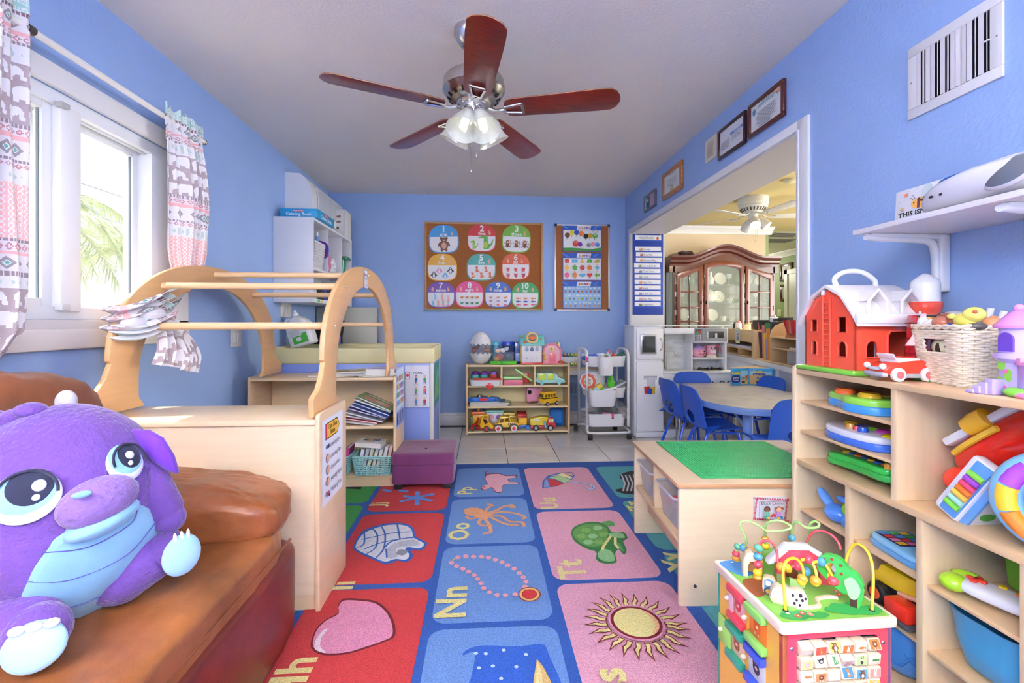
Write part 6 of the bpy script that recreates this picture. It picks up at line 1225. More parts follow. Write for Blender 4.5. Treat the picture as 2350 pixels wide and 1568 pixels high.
# --- PLAY KITCHEN
kw = 'eceef2'; PK = Tg('play_kitchen','white wooden play kitchen with fridge, sink, microwave and stove','play kitchen',(1.9,4.4,0))
kf = 4.24; Pt('fridge_body',B().box(1.425,kf+.018,.012,1.695,4.56,1.05,kw,.003),'plastic',PK,w=1); Pt('fridge_top',B().box(1.415,kf,1.05,2.36,4.57,1.062,kw,.003),'plastic',PK,w=1)
FKf = Fm((0,kf,0),(1,0,0),(0,0,1)); K = lambda x,y: onp(FKf,x,y)
def kbox(nm,x0,y0,x1,y1,d0,d1,c,m='plastic',bev=.003,par=None,Y=None):
 F = FKf if Y is None else Fm((0,Y,0),(1,0,0),(0,0,1)); a,b_ = onp(F,x0,y1),onp(F,x1,y0)
 return Pt(nm,B(F).box(a[0],a[1],d0,b_[0],b_[1],d1,c,bev),m,par or PK,w=1)
d = kbox('fridge_door',1461,755,1522,825,-.015,.004,'eff0f4'); kbox('window_frame',1469,768,1506,813,.004,.012,'b8bcc0','steel',.006,d); kbox('window',1473,772,1503,809,.010,.014,'33373c','gloss',.004,d)
Pt('handle',B().tube(cr([(*K(1514,776)[:1],kf-.01,K(1514,776)[1]),(K(1517,785)[0],kf-.03,K(1517,785)[1]),(K(1517,797)[0],kf-.03,K(1517,797)[1]),(K(1514,805)[0],kf-.01,K(1514,805)[1])],5),.006,'c8ccd0',8),'steel',d,w=1)
a0,a1 = K(1461,990),K(1522,830); h0,h1 = K(1484,904),K(1503,872); g0,g1 = K(1477,872),K(1507,863)
b = B(FKf); c = 'eff0f4'
for q in ((a0[0],a0[1],a1[0],h0[1]),(a0[0],g1[1],a1[0],a1[1]),(a0[0],h0[1],h0[0],g0[1]),(h1[0],h0[1],a1[0],g0[1]),(a0[0],g0[1],g0[0],g1[1]),(g1[0],g0[1],a1[0],g1[1])): b.box(q[0],q[1],-.015,q[2],q[3],.004,c)
b.box(h0[0]-.03,h0[1]-.03,-.018,h1[0]+.03,g1[1]+.02,-.015,'c8ccd2')
Pt('lower_door',b,'plastic',PK,w=1); kbox('kick_board',1459,992,1523,1004,-.02,.0,'e8eaee')
for k,(px,c,lab) in enumerate(((1489,'2a4fc0','blue toy mug in the dispenser opening of the play kitchen'),(1497,'e0bc30','yellow toy mug in the dispenser opening of the play kitchen'),(1484,'d0303a','red toy cup in the dispenser opening of the play kitchen'))):
 x,z = K(px,903); Sl('toy_mug',lab,'toy mug',B(TR(x,kf-.012-.0*k+.012*(k > 0),z)).lathe([(0,0),(.022,0),(.026,.05+.008*k),(.024,.05+.008*k),(.02,.004),(0,.004)],c,18).tube([(.024+.014*math.sin(q),0,.028+.016*math.cos(q)) for q in [i*PI/8 for i in range(9)]],.004,c,6),'gloss',group='toy mugs in the dispenser')
kbox('top_beam',1525,753,1593,766,-.02,.0,kw); kbox('backsplash',1526,766,1576,862,-.0,.008,'e6e6e4','stone',.002,None,4.52); kbox('panel',1576,766,1592,862,.0,.02,'e9eaee',Y=4.52)
kbox('backsplash',1590,786,1665,862,.0,.008,'e6e6e8','stone',.002,None,4.50)
kbox('upright',1586,785,1590,862,-.2,.0,kw,Y=4.34); kbox('upright',1663,785,1668,862,-.2,.0,kw,Y=4.34)
kbox('niche_shelf',1587,821,1664,825,-.18,.0,kw,Y=4.34)
b = B(); b.box(1.695,kf-.01,.60,2.42,4.56,.622,'eceef2',.004); Pt('counter',b,'plastic',PK,w=1)
b = B(); b.box(1.70,kf,.50,2.40,kf+.016,.60,kw,.002).box(2.384,kf,.0,2.40,4.55,.6,kw).box(1.70,4.54,.0,2.4,4.555,.6,'dadce0').box(1.70,kf,.06,2.4,4.55,.075,'dfe1e6').box(1.70,kf,0,2.4,kf+.015,.06,kw).box(2.0,kf,.06,2.016,4.55,.6,kw); Pt('lower_cabinet',b,'plastic',PK,w=1)
for px in (1632,1657,1674): x,z = K(px,880); Pt('knob',B(TR(x,kf-.001,z-.0,rx=PI/2)).lathe([(.018,0),(.024,0),(.024,.004),(.018,.004)],'2a2a2e',20,cap=False).lathe([(0,0),(.012,0),(.01,.014),(0,.014)],'d8d8dc',16),'plastic',PK,w=1)
Pt('oven_handle',B().tube([(2.10,kf-.02,.44),(2.34,kf-.02,.44)],.006,'c0c4c8',8).tube([(2.10,kf-.02,.40),(2.34,kf-.02,.40)],.004,'c0c4c8',8),'steel',PK,w=1)
Pt('sink',B().box(1.72,4.30,.6225,1.90,4.46,.626,'d0d2d4',.002),'plastic',PK,w=1)
fx = K(1545,800)[0]+.03
Pt('faucet',B().tube(cr([(fx,4.44,.62),(fx,4.44,.66),(fx-.004,4.44,.74),(fx,4.43,.80),(fx+.02,4.40,.83),(fx+.045,4.37,.81),(fx+.05,4.36,.775)],6),[.018]*7+[.013]*24+[.016]*6,'d6d8da',14),'plastic',PK,w=1)
Pt('faucet_tip',B().ell(fx+.05,4.36,.772,.014,.014,.005,'2a8a78',12,6),'gloss',PK,w=1)
for px in (1622,1651):
 x = K(px,865)[0]+.03; b = B()
 for q in range(4): a = PI/2*q+.4; b.box(-.0,0,0,0,0,0,'000000'); b.tube([(x+.012*math.cos(a),4.36+.012*math.sin(a),.636),(x+.06*math.cos(a),4.36+.06*math.sin(a),.642),(x+.06*math.cos(a),4.36+.06*math.sin(a),.624)],.006,'1c1c20',6)
 b.tube([(x+.06*math.cos(t),4.36+.06*math.sin(t),.630) for t in [i*PI/10 for i in range(20)]],.005,'1c1c20',6,closed=True); Pt('burner_grate',b,'plastic',PK,w=1)
kbox('microwave_shell',1592,753,1671,787,-.20,.0,'ebedf0',Y=4.30); mw = kbox('microwave_front',1594,755,1668,784,.0,.006,'a9aba8','plastic',.002,None,4.30)
kbox('control_panel',1594,755,1611,784,.006,.009,'7e8290','plastic',.001,mw,4.30); kbox('display',1597,756,1608,761,.009,.0105,'3a1216','gloss',.0,mw,4.30)
FM = Fm((0,4.30,0),(1,0,0),(0,0,1)); b = B(FM); b.z = .0108; x,z = onp(FM,1602.5,760.5); b.text('15:15',x,z,.019,'e8442a',bold=.02)
x0_,z0_ = onp(FM,1597,767); x1_,z1_ = onp(FM,1608,762.5); b.rect(x0_,z0_,(x0_+x1_)/2-.001,z1_,'3fae4a'); b.rect((x0_+x1_)/2+.001,z0_,x1_,z1_,'d8404a')
for i in range(3):
 for j in range(4): x,z = onp(FM,1598.5+i*4,769.5+j*4); b.flat(el(x,z,.0055,n=10),'e2e4e6')
Pt('keypad',b,'print',mw,w=1)
kbox('window',1626,761,1660,776,.006,.008,'4a4a4c','gloss',.003,mw,4.30); kbox('handle',1619,761,1623,777,.008,.022,'d8d8d8','plastic',.003,mw,4.30)
kbox('canister',1640,765,1645,776,.008,.009,'d8d8d8','gloss',.001,mw,4.30)
x,z = onp(Fm((0,4.42,0),(1,0,0),(0,0,1)),1603,823)
t = Tg('toy_teapot','pink smiling toy teapot with a lilac lid in the kitchen niche','toy teapot',(x,4.42,z+.004))
Pt('body',B().ell(0,0,.058,.072,.06,.058,'eea6bc',26,16),'gloss',t,sharp=70); Pt('lid',B().lathe([(.06,.095),(.05,.112),(.02,.128),(.006,.135),(.008,.145),(0,.15)],'b79ad8',22).tube([(.058*math.cos(a),.05*math.sin(a),.096) for a in [i*PI/12 for i in range(24)]],.006,'c0a4dc',8,closed=True),'gloss',t)
Pt('handle',B().tube(cr([(.06,0,.09),(.095,0,.09),(.10,0,.055),(.06,0,.03)],6),.009,'f08aa8',10),'gloss',t); Pt('spout',B().tube(cr([(-.05,0,.05),(-.085,0,.07),(-.10,0,.10)],5),.012,'f0a0b8',10),'gloss',t)
b = B()
for s_ in (-1,1): b.ell(.01+s_*.022,-.054,.07,.007,.004,.009,'2a2030',10,8)
b.tube(cr([(-.018,-.056,.05),(.008,-.061,.038),(.036,-.055,.05)],5),.003,'b02040',6); Pt('face',b,'gloss',t)
x,z = onp(Fm((0,4.40,0),(1,0,0),(0,0,1)),1632,823)
t = Tg('toy_pitcher','pink and cream toy milk jug with a face beside the toy teapot','toy jug',(x,4.40,z+.004))
Pt('base',B().lathe([(0,0),(.05,0),(.052,.02),(.045,.032),(0,.032)],'f0ead0',24),'gloss',t); Pt('body',B().lathe([(.044,.032),(.05,.06),(.048,.10),(.04,.125),(0,.13)],'f0b0c0',24),'gloss',t,sharp=60)
Pt('handle',B().tube(cr([(.04,0,.115),(.075,0,.12),(.088,0,.09),(.085,0,.05)],6),.008,'e8506e',10),'gloss',t); Pt('handle',B().tube(cr([(-.04,0,.11),(-.07,0,.115),(-.07,0,.07),(-.045,0,.05)],6),.007,'e8809a',10),'gloss',t)
b = B(); [b.ell(s_*.018,-.046,.10,.010,.004,.008,'3a4a8a',10,8) for s_ in (-1,1)]; b.box(-.025,-.05,.055,.025,-.045,.08,'f6f2ee',.003); Pt('face',b,'gloss',t)
# --- TABLE AND CHAIRS
TB = Tg('activity_table','grey topped kidney edge table with a blue rim in the dining room','table',(1.98,3.5,0))
tz = .528; poly = [(1.60,4.10),(1.56,3.9),(1.56,3.25),(1.60,3.02),(1.70,2.87),(1.84,2.83),(2.28,2.83),(2.38,2.90),(2.46,3.3),(2.46,3.95),(2.36,4.10)]
def rnd(P,r,n=5):
 o = []
 for i in range(len(P)):
  a,b_,c_ = VC((*P[i-1],0)),VC((*P[i],0)),VC((*P[(i+1) % len(P)],0)); d0,d1 = (a-b_),(c_-b_); k = min(r,d0.length*.45,d1.length*.45); p,q = b_+d0.normalized()*k,b_+d1.normalized()*k
  o += [tuple((p*(1-t)**2+b_*2*t*(1-t)+q*t*t))[:2] for t in [j/n for j in range(n+1)]]
 return o
tp = rnd(poly,.14); Pt('table_top',B().prism([(2.0+(x-2.0)*.985,3.5+(y-3.5)*.993) for x,y in tp],tz-.010,tz+.001,'b9b3ae'),'stone',TB,w=1); Pt('edge_band',B().prism(tp,tz-.046,tz-.0005,'7b9edb',bev=.008,seg=3),'gloss',TB,w=1)
for (x,y) in ((1.80,3.02),(1.72,3.95),(2.32,3.0),(2.32,3.95)):
 l = Pt('leg',B().tube([(x,y,tz-.035),(x,y,.24)],.032,'7f9fda',20),'gloss',TB,w=1); Pt('leg_insert',B().tube([(x,y,.25),(x,y,.002)],.024,'c4c8cc',16),'chrome',l,w=1)
 s_ = 1 if x < 2 else -1; Pt('brace',B().tube([(x,y,.34),(x+s_*.12,y+(.1 if y < 3.5 else -.1),tz-.035)],.007,'8fb0e0',6).tube([(x,y,.34),(x-s_*.05,y+(.14 if y < 3.5 else -.14),tz-.035)],.007,'8fb0e0',6),'gloss',TB,w=1)
CBL = '1f58c4'
def chair_shell():
 W_,n,m = .36,24,34; prof = cr([(0.19,.298),(.17,.312),(.08,.315),(-.06,.308),(-.13,.318),(-.165,.36),(-.185,.45),(-.205,.55),(-.225,.625)],5)
 prof = [prof[int(i*(len(prof)-1)/m)] for i in range(m+1)]; bm = bmesh.new(); g = []
 for j,p in enumerate(prof):
  q = j/m; row = []
  wd = W_*(.90+.10*math.sin(min(q*2,1)*PI*.5)) if q < .5 else W_*(1-.05*((q-.5)*2)**3)
  if q > .93: wd *= (1-((q-.93)/.07)**2*.14)
  if q < .06: wd *= 1-((.06-q)/.06)**2*.15
  for i in range(n+1):
   u = (i/n-.5); bow = (u*2)**2
   fx_ = p[0]+(.030*bow if q > .5 else 0); fz = p[1]+(.018*bow if q < .55 else 0)-(.02*bow**3 if q > .9 else 0); row.append(bm.verts.new((fx_,u*wd,fz)))
  g.append(row)
 hx,hz = 0,.395
 def ins(v): return (v.co.y/.072)**2+((v.co.z-hz)/.05)**2
 for j in range(m):
  for i in range(n):
   vs = [g[j][i],g[j][i+1],g[j+1][i+1],g[j+1][i]]; c_ = sum((v.co for v in vs),VC())/4
   if c_.x < -.12 and (c_.y/.072)**2+((c_.z-hz)/.05)**2 < 1: continue
   bm.faces.new(vs)
 for row in g:
  for v in row:
   if v.co.x < -.12 and .6 < ins(v) < 1.45 and v.link_faces and any(e.is_boundary for e in v.link_edges): k = 1/math.sqrt(ins(v)); v.co.y *= k; v.co.z = hz+(v.co.z-hz)*k
 bmesh.ops.delete(bm,geom=[v for v in bm.verts if not v.link_faces],context='VERTS'); bmesh.ops.recalc_face_normals(bm,faces=bm.faces[:]); bmesh.ops.solidify(bm,geom=bm.faces[:],thickness=.010); bm.normal_update(); return bm
CH0 = Tg('child_chair','blue plastic child chair at the far table end, before the play kitchen','chair',(0,0,0),group='blue chairs round the table')
Pt('seat_shell',B().bm(chair_shell(),CBL),'plastic',CH0,sharp=50)
for (x,y) in ((.13,-.12),(.13,.12)): Pt('leg',B().tube(cr([(x-.03,y,.298),(x,y*1.02,.27),(x+.05,y*1.25,.003)],4),.0115,'2058d0',12),'gloss',CH0)
for (x,y) in ((-.10,-.11),(-.10,.11)): Pt('leg',B().tube(cr([(x+.05,y,.298),(x,y*1.02,.27),(x-.09,y*1.35,.003)],4),.0115,'2058d0',12),'gloss',CH0)
Pt('under_frame',B().tube([(-.06,-.11,.297),(.12,-.12,.292),(.12,.12,.292),(-.06,.11,.297)],.009,'2058d0',8,closed=True),'gloss',CH0)
for M,l in ((TR(1.70,3.70,0,rz=0.06),'blue plastic child chair on the left side of the table, nearer the cart'),(TR(1.70,3.30,0,rz=-.04),'blue plastic child chair on the left side of the table, nearer the camera'),(TR(2.265,3.74,0,rz=PI+.05),'blue plastic child chair on the right side of the table, under the science box'),(TR(1.93,2.86,0,rz=PI/2),'blue plastic child chair at the near table end, backing the block table')):
 dup(CH0,M,l)
CH0.matrix_world = TR(1.94,3.98,0,rz=-PI/2); PM[CH0.name] = CH0.matrix_world.copy()
# --- DINING: HUTCH
HU = Tg('china_cabinet','cherry wood china cabinet with an arched crown and glass doors','cabinet',(3.2,6.15,0)); hc = '4e1c0f'; HY = 6.0
FH = Fm((0,HY,0),(1,0,0),(0,0,1)); H_ = lambda x,y: onp(FH,x,y); hx0,hx1 = H_(1545,700)[0],H_(1778,700)[0]; hxm0,hxm1 = H_(1613,700)[0],H_(1708,700)[0]
Pt('base_cabinet',B().box(hx0-.04,HY-.06,0,hx1+.04,6.29,.86,hc,.01),'cherry',HU,w=1)
for x in (hx0-.0,hx1-.02): Pt('side_panel',B().box(x,HY+.0,.86,x+.02,HY+.03,1.90,hc).box(x,6.26,.86,x+.02,6.29,1.90,hc).box(x,HY,1.78,x+.02,6.29,1.92,hc).box(x+.008,HY+.03,.86,x+.012,6.26,1.78,'b8bda8'),'cherry',HU,w=1)
Pt('back_panel',B().box(hx0,6.275,.86,hx1,6.29,1.92,'6a5a44'),'cherry',HU,w=1)
def arcz(x): u = (x-(hx0+hx1)/2)/((hx1-hx0)/2); return .155*max(0,math.cos(min(1,abs(u)/.78)*PI)*.5+.5)
xs = [hx0-.05+(hx1-hx0+.10)*i/40 for i in range(41)]
Pt('crown',B().loft([[(x,HY+.02-o,1.905+arcz(x)+z) for o,z in ((-.25,0),(.0,-.06),(.02,-.06),(.03,-.03),(.06,-.01),(.065,.02),(.10,.05),(.105,.075),(-.25,.075))] for x in xs],hc),'cherry',HU,w=1,sharp=30)
Pt('frieze',B(FH).prism([(x,1.76+arcz(x)*.8) for x in xs]+[(x,1.88+arcz(x)) for x in xs[::-1]],-.02,.0,hc),'cherry',HU,w=1)
gm = 'cabinet_glass'
def hdoor(x0,x1,z0,zt0,zt1,mid,nmz):
 n = 10; top = [(x0+(x1-x0)*i/n,(zt0+(zt1-zt0)*i/n) if mid is None else zt0+mid*math.sin(PI*i/n)) for i in range(n+1)]; fw = .055
 inn = [(x0+fw+(x1-x0-2*fw)*i/n,z-fw-.012) for i,(_,z) in enumerate(top)]
 t = Pt('door',B(FH).prism([(x0,z0),(x0+fw,z0)]+inn+[(x0+fw+(x1-x0-2*fw)*1,z0),(x1,z0)]+top[::-1],0,.022,'652816',bev=.003),'cherry',HU,w=1)
 Pt('glass',B(FH).prism([(x0+fw*.8,z0)]+[(x,z+.01) for x,z in inn]+[(x1-fw*.8,z0)],.006,.009,'c8d4c8'),gm,t,w=1)
 b = B(FH)
 if nmz:
  xm = (x0+x1)/2; b.box(xm-.009,z0,.010,xm+.009,inn[5][1]+.01,.020,'652816',.003)
  for z in nmz: b.box(x0+fw*.9,z-.009,.010,x1-fw*.9,z+.009,.020,'652816',.003)
  Pt('muntin',b,'cherry',t,w=1)
 return t
d1 = hdoor(hx0+.04,hxm0-.012,.90,1.74,1.85,None,(1.10,1.29,1.50)); d2 = hdoor(hxm0+.012,hxm1-.012,.90,1.87,1.87,.05,None); d3 = hdoor(hxm1+.012,hx1-.03,.90,1.85,1.74,None,(1.10,1.29,1.50))
for x,d in ((hxm0-.035,d1),(hxm0+.035,d2),(hxm1+.035,d3)): Pt('pull',B(FH).ell(x,H_(0,690)[1],.026,.010,.026,.006,'2a2420',12,8).ell(x,H_(0,690)[1]-.004,.034,.006,.012,.006,'3a322a',10,6),'steel',d,w=1)
for x in (hx0+.045,hx1-.035):
 for z in (1.25,1.65): Pt('hinge',B(FH).box(x-.008,z,.012,x+.004,z+.07,.026,'2a2622',.002),'steel',HU,w=1)
for z in (1.10,1.35,1.60): Pt('glass_shelf',B().box(hx0+.02,HY+.04,z,hx1-.02,6.27,z+.008,'bcd0c4'),'clear',HU,w=1)
rh = random.Random(11); nmz = {}
def gware(x,z,kind,k):
 y = 6.12+rh.random()*.06
 if kind == 'cup': b,lb,ct,m = B(TR(x,y,z)).lathe([(0,0),(.03,0),(.045,.05),(.05,.065),(.045,.065),(.03,.006),(0,.006)],'e6e0d0',16).tube([(.045+.018*math.sin(q),0,.035+.02*math.cos(q)) for q in [i*PI/6 for i in range(7)]],.004,'e6e0d0',6),'cream teacup','cup','gloss'
 elif kind == 'glass': b,lb,ct,m = B(TR(x,y,z)).lathe([(0,0),(.03,0),(.006,.01),(.006,.07),(.03,.09),(.036,.15),(.034,.15),(.028,.092),(0,.08)],'e8f0f0',14),'stemmed glass','glass','frost'
 elif kind == 'plate': b,lb,ct,m = B(TR(x,y+.05,z+.085,rx=1.35)).lathe([(0,0),(.05,0),(.085,.012),(.085,.016),(.05,.005),(0,.005)],'e2dccc',22),'pale plate propped upright','plate','gloss'
 else: b,lb,ct,m = B(TR(x,y,z)).lathe([(0,0),(.03,0),(.045,.03),(.042,.09),(.02,.12),(.02,.16),(.026,.17),(0,.17)],'5a6a4a' if kind == 'bottle' else 'e0dccf',16),('green bottle' if kind == 'bottle' else 'white vase'),'bottle' if kind == 'bottle' else 'vase','gloss'
 dr = 'left' if x < hxm0 else 'middle' if x < hxm1 else 'right'; sh = 'top' if z > 1.55 else 'second' if z > 1.3 else 'third' if z > 1.05 else 'bottom'
 key = (lb,dr,sh);
 nmz.setdefault(key,[]).append((b,ct,m,x))
for z in (.865,1.11,1.36,1.61):
 x = hx0+.09
 i = 0
 while x < hx1-.08:
  kd = rh.choice(['cup','glass','plate','glass','vase','glass','cup'] if z < 1.6 else ['plate','vase','bottle','glass']);
  if not (z > 1.3 and z < 1.6 and abs(x-3.02) < .16): gware(x,z,kd,i)
  x += .105+rh.random()*.05; i += 1
for (lb,dr,sh),L_ in nmz.items():
 for i,(b,ct,m,x) in enumerate(sorted(L_,key=lambda q: q[3])): Sl({'upright': 'plate'}.get(lb.split()[-1],lb.split()[-1]),'%s behind the %s china cabinet door, %s shelf%s' % (lb,dr,sh,'' if len(L_) == 1 else ', '+('leftmost' if i == 0 else 'rightmost' if i == len(L_)-1 else 'middle one')),ct,b,m,group='tableware on the %s shelf of the china cabinet' % sh)
t = Tg('teapot','large round white teapot in the middle of the china cabinet','teapot',(H_(1640,0)[0],6.12,1.361)); Pt('body',B().ell(0,0,.075,.095,.08,.075,'ece8da',24,14),'gloss',t,sharp=70); Pt('lid',B().lathe([(.05,.14),(.03,.165),(.008,.17),(.014,.185),(0,.19)],'ece8da',18),'gloss',t); Pt('handle',B().tube(cr([(.085,0,.11),(.14,0,.11),(.13,0,.05),(.085,0,.04)],5),.008,'ece8da',8),'gloss',t); Pt('spout',B().tube(cr([(-.08,0,.06),(-.12,0,.09),(-.135,0,.13)],5),.012,'ece8da',8),'gloss',t)
bag('dark_scarf','dark crumpled cloth on top of the china cabinet',H_(1580,0)[0],6.1,1.985,.10,.06,.04,'3a2a24','cloth',21,.5,'cloth')
DX,DY = 2.92,4.80
DF = Tg('dining_fan','white hugger ceiling fan with lit spotlights in the dining room','ceiling fan',(DX,DY,HZ)); fw_ = 'dedad0'
lamp('hall_fill','POINT',(5.0,9.3,2.1),12,(1,.95,.85),shadow_soft_size=.12)  # added fill light, no fixture, brightens the dark hall and green wall
Pt('motor_housing',B(TR(DX,DY,0)).lathe([(0,2.44),(.15,2.44),(.155,2.42),(.152,2.37),(.145,2.365),(.145,2.335),(.13,2.325),(.10,2.29),(.06,2.28),(0,2.28)],fw_,36),'plastic',DF,w=1)
b = B(TR(DX,DY,0))
for k in range(22): a = 2*PI*k/22; s_ = b.M; b.M = s_ @ MX.Rotation(a,4,'Z') @ TR(.116,0,2.307,ry=-.85); b.box(-.02,-.006,-.003,.02,.006,.003,'55504a'); b.M = s_
Pt('vent_slots',b,'matte',DF,w=1)['kind'] = 'stuff'
Pt('light_kit',B(TR(DX,DY,0)).lathe([(0,2.29),(.05,2.28),(.055,2.26),(.04,2.22),(.03,2.17),(0,2.16)],fw_,20),'plastic',DF,w=1)
for k in range(5):
 a = math.radians(205+72*k); F = TR(DX,DY,2.235) @ MX.Rotation(a,4,'Z'); bl = Pt('blade',B(F @ MX.Rotation(-.2,4,'X')).prism([(.20,-.05),(.60,-.065),(.64,-.04),(.65,0),(.64,.04),(.60,.065),(.20,.05)],0,.007,'d8d4ca',bev=.002),'plastic',DF,w=1)
 Pt('blade_iron',B(F).tube(cr([(.05,0,.04),(.10,0,.02),(.15,.01,.0),(.24,0,-.004)],5),.008,fw_,8).tube([(.15,.01,0),(.23,-.03,-.003)],.006,fw_,6),'plastic',bl,w=1)
for k,a in enumerate((-1.95,-.75,1.6)):
 F = TR(DX,DY,2.21) @ MX.Rotation(a,4,'Z') @ TR(.05,0,0) @ MX.Rotation(-.75,4,'Y'); s_ = Pt('spotlight',B(F).lathe([(0,0),(.025,0),(.035,-.02),(.052,-.06),(.056,-.13),(.052,-.13),(.048,-.06),(0,-.02)],fw_,22,cap=False),'plastic',DF,w=1)
 Pt('bulb',B(F).lathe([(0,-.05),(.045,-.09),(.046,-.118),(.03,-.128),(0,-.13)],'fff4dc',20),'lit',s_,w=1); lo = F @ VC((0,0,-.16)); lamp('spot_bulb','SPOT',lo,9,(1,.9,.72),shadow_soft_size=.04,spot_size=2.2).rotation_euler = (F.to_3x3() @ VC((0,0,-1))).to_track_quat('-Z','Y').to_euler()
for dx,l in ((.0,.22),(.02,.17)): Pt('pull_chain',B().tube([(DX+dx,DY-.05,2.2),(DX+dx,DY-.05,2.2-l)],.002,'d8d4c8',5).ell(DX+dx,DY-.05,2.19-l,.005,.005,.012,'e8e4d8',8,6),'plastic',DF,w=1)
t = Tg('smoke_detector','round cream smoke detector on the dining room ceiling','smoke detector',aZ(1815,412,HZ)); Pt('body',B().lathe([(0,0),(.065,0),(.06,-.02),(.04,-.032),(0,-.034)],'d8cca0',26),'plastic',t)
for q,l in (((1800,540),'grey ceiling vent with open fins, beyond the dining fan'),((1785,553),'flat grey ceiling vent panel nearest the green wall')):
 p = aZ(*q,HZ-.006); t = Tg('ceiling_vent',l,'vent',p,group='ceiling vents in the hall'); Pt('frame',B().box(-.25,-.18,0,.25,-.15,.012,'b8b4a6').box(-.25,.15,0,.25,.18,.012,'b8b4a6').box(-.25,-.15,0,-.22,.15,.012,'b8b4a6').box(.22,-.15,0,.25,.15,.012,'b8b4a6'),'plastic',t)
 for k in range(5): Pt('slat',B(TR(0,-.12+.06*k,-.004,rx=.5)).box(-.22,-.02,0,.22,.02,.004,'8a887e'),'plastic',t)
for i,(a,b_,l) in enumerate((((1791,647),(1819,602),'upper'),((1792,692),(1819,650),'lower'))):
 p,q = aX(*a,5.745),aX(*b_,5.745); F = Fm(p,(0,-1,0),(0,0,1)); w,h = p.y-q.y,q.z-p.z; t = Tg('framed_portrait','%s dark red framed black and white portrait on the green wall' % l,'picture frame',M=F,group='framed portraits on the green wall')
 for r in ((0,0,w,.05),(0,h-.05,w,h),(0,.05,.05,h-.05),(w-.05,.05,w,h-.05)): Pt('frame',B().box(r[0],r[1],0,r[2],r[3],.02,'4a1712',.005),'cherry',t)
 g = B(); g.box(.04,.04,0,w-.04,h-.04,.008,'aaa29c'); g.z = .008; g.flat(el(w*.5,h*.62,.035,.035),'8a8078'); g.flat(rr(.08,.13,.03,4,w*.5,h*.38),'2a2826'); g.flat(el(w*.5,h*.66,.036,.022),'3a3430'); Pt('photo',g,'print',t)
plate2 = aX(1789,718,5.745); t = Tg('wall_switch','cream light switch on the green wall below the portraits','switch',M=Fm(plate2,(0,-1,0),(0,0,1))); Pt('plate',B().box(-.06,-.07,0,.06,.07,.006,'cfcba8',.002),'plastic',t); Pt('toggle',B().box(-.012,-.02,.006,.012,.02,.014,'e0dcc0',.002),'plastic',t)
# --- WHITE DESK WITH ORGANISERS
A_,B_ = aZ(1662,810,.72),aZ(1840,849,.72); FD = Fm(A_,B_-A_,(0,0,1)); D = lambda x,y: onp(FD,x,y); DL = (B_-A_).length
DK = Tg('white_desk','white counter unit with a slatted side below the wooden organisers','counter',M=FD @ TR(0,-.72,0))
def dbox(par,nm,x0,y0,x1,y1,d0,d1,c,m='plastic',bev=.002,F=FD):
 a,b_ = onp(F,x0,y1),onp(F,x1,y0); return Pt(nm,B(F).box(a[0],a[1],d0,b_[0],b_[1],d1,c,bev),m,par,w=1)
Pt('top',B(FD).box(-.05,-.045,-.55,DL+.1,.0,.012,'e2e2e4',.004),'plastic',DK,w=1)
xa,xb = D(1735,850)[0],D(1777,850)[0]
Pt('side_panel',B(FD).box(-.03,-.72,-.04,D(1722,850)[0],-.045,-.02,'dfe0e4',.002),'plastic',DK,w=1); Pt('side_panel',B(FD).box(xb+.05,-.72,-.04,DL+.08,-.045,-.02,'d6d7dc',.002),'plastic',DK,w=1)
Pt('post',B(FD).box(xb,-.72,-.05,xb+.05,-.045,.0,'e2e2e6',.003),'plastic',DK,w=1)
for k in range(5): x = D(1722,850)[0]+.0+(xb-D(1722,850)[0])*k/5; Pt('slat',B(FD).box(x+.018,-.72,-.03,x+(xb-D(1722,850)[0])/5-.012,-.045,-.015,'d4d2cc',.002),'plastic',DK,w=1)
O1 = Tg('desk_organiser','birch desk organiser with a round sticker, left end of the white counter','organiser',M=FD @ TR(.2,0,-.1)); wo = 'deb882'
o0,o1 = D(1665,822),D(1733,752); zb = .004
def od(a): return (a[0],zb) if a[1] < zb else a
w_ = o1[0]-o0[0]; ht = o1[1]-zb-.02
Pt('side_panel',B(FD).box(o1[0]-.10,zb,-.26,o1[0],ht,-.0,wo,.003),'birch_z',O1,w=1); Pt('side_panel',B(FD).box(o0[0]-.02,zb,-.26,o0[0],ht,-.0,wo,.003),'birch_z',O1,w=1)
Pt('front_panel',B(FD).box(o0[0],ht*.56,-.02,o1[0]-.10,ht-.008,-.004,wo,.002),'birch_x',O1,w=1)
for z in (zb,ht*.28,ht-.012): Pt('shelf',B(FD).box(o0[0],z,-.25,o1[0]-.10,z+.012,-.005,wo),'birch_x',O1,w=1)
Pt('divider',B(FD).box((o0[0]*.55+o1[0]*.45),zb,-.25,(o0[0]*.55+o1[0]*.45)+.012,ht*.28,-.005,wo),'birch_z',O1,w=1); Pt('back_panel',B(FD).box(o0[0],zb,-.26,o1[0]-.1,ht,-.25,'d2a868'),'birch_x',O1,w=1)
g = B(FD); g.z = .0; x,z = (o0[0]*.5+(o1[0]-.1)*.5),ht*.77; g.z = -.003; g.rect(x-.07,z-.085,x+.07,z+.085,'e8e27a'); g.flat(el(x,z,.065,.08),'e4e4e4'); g.text('MY JOB',x,z+.035,.024,'333333');
for s_ in (-1,1): g.flat(el(x+s_*.02,z+.008,.018),'2a2a2a'); g.flat(el(x+s_*.02,z+.002,.013),'e0b890'); g.flat(rr(.03,.05,.008,2,x+s_*.02,z-.035),'6a7a8a')
Sl('sticker','round black and white children sticker on the left organiser','sticker',g,'print')
Sl('papers','stack of patterned papers in the left organiser','papers',B(FD).box(o0[0]+.01,ht*.30+.008,-.22,o1[0]-.13,ht*.30+.03,-.002,'cfc0c4',.002),'paper')
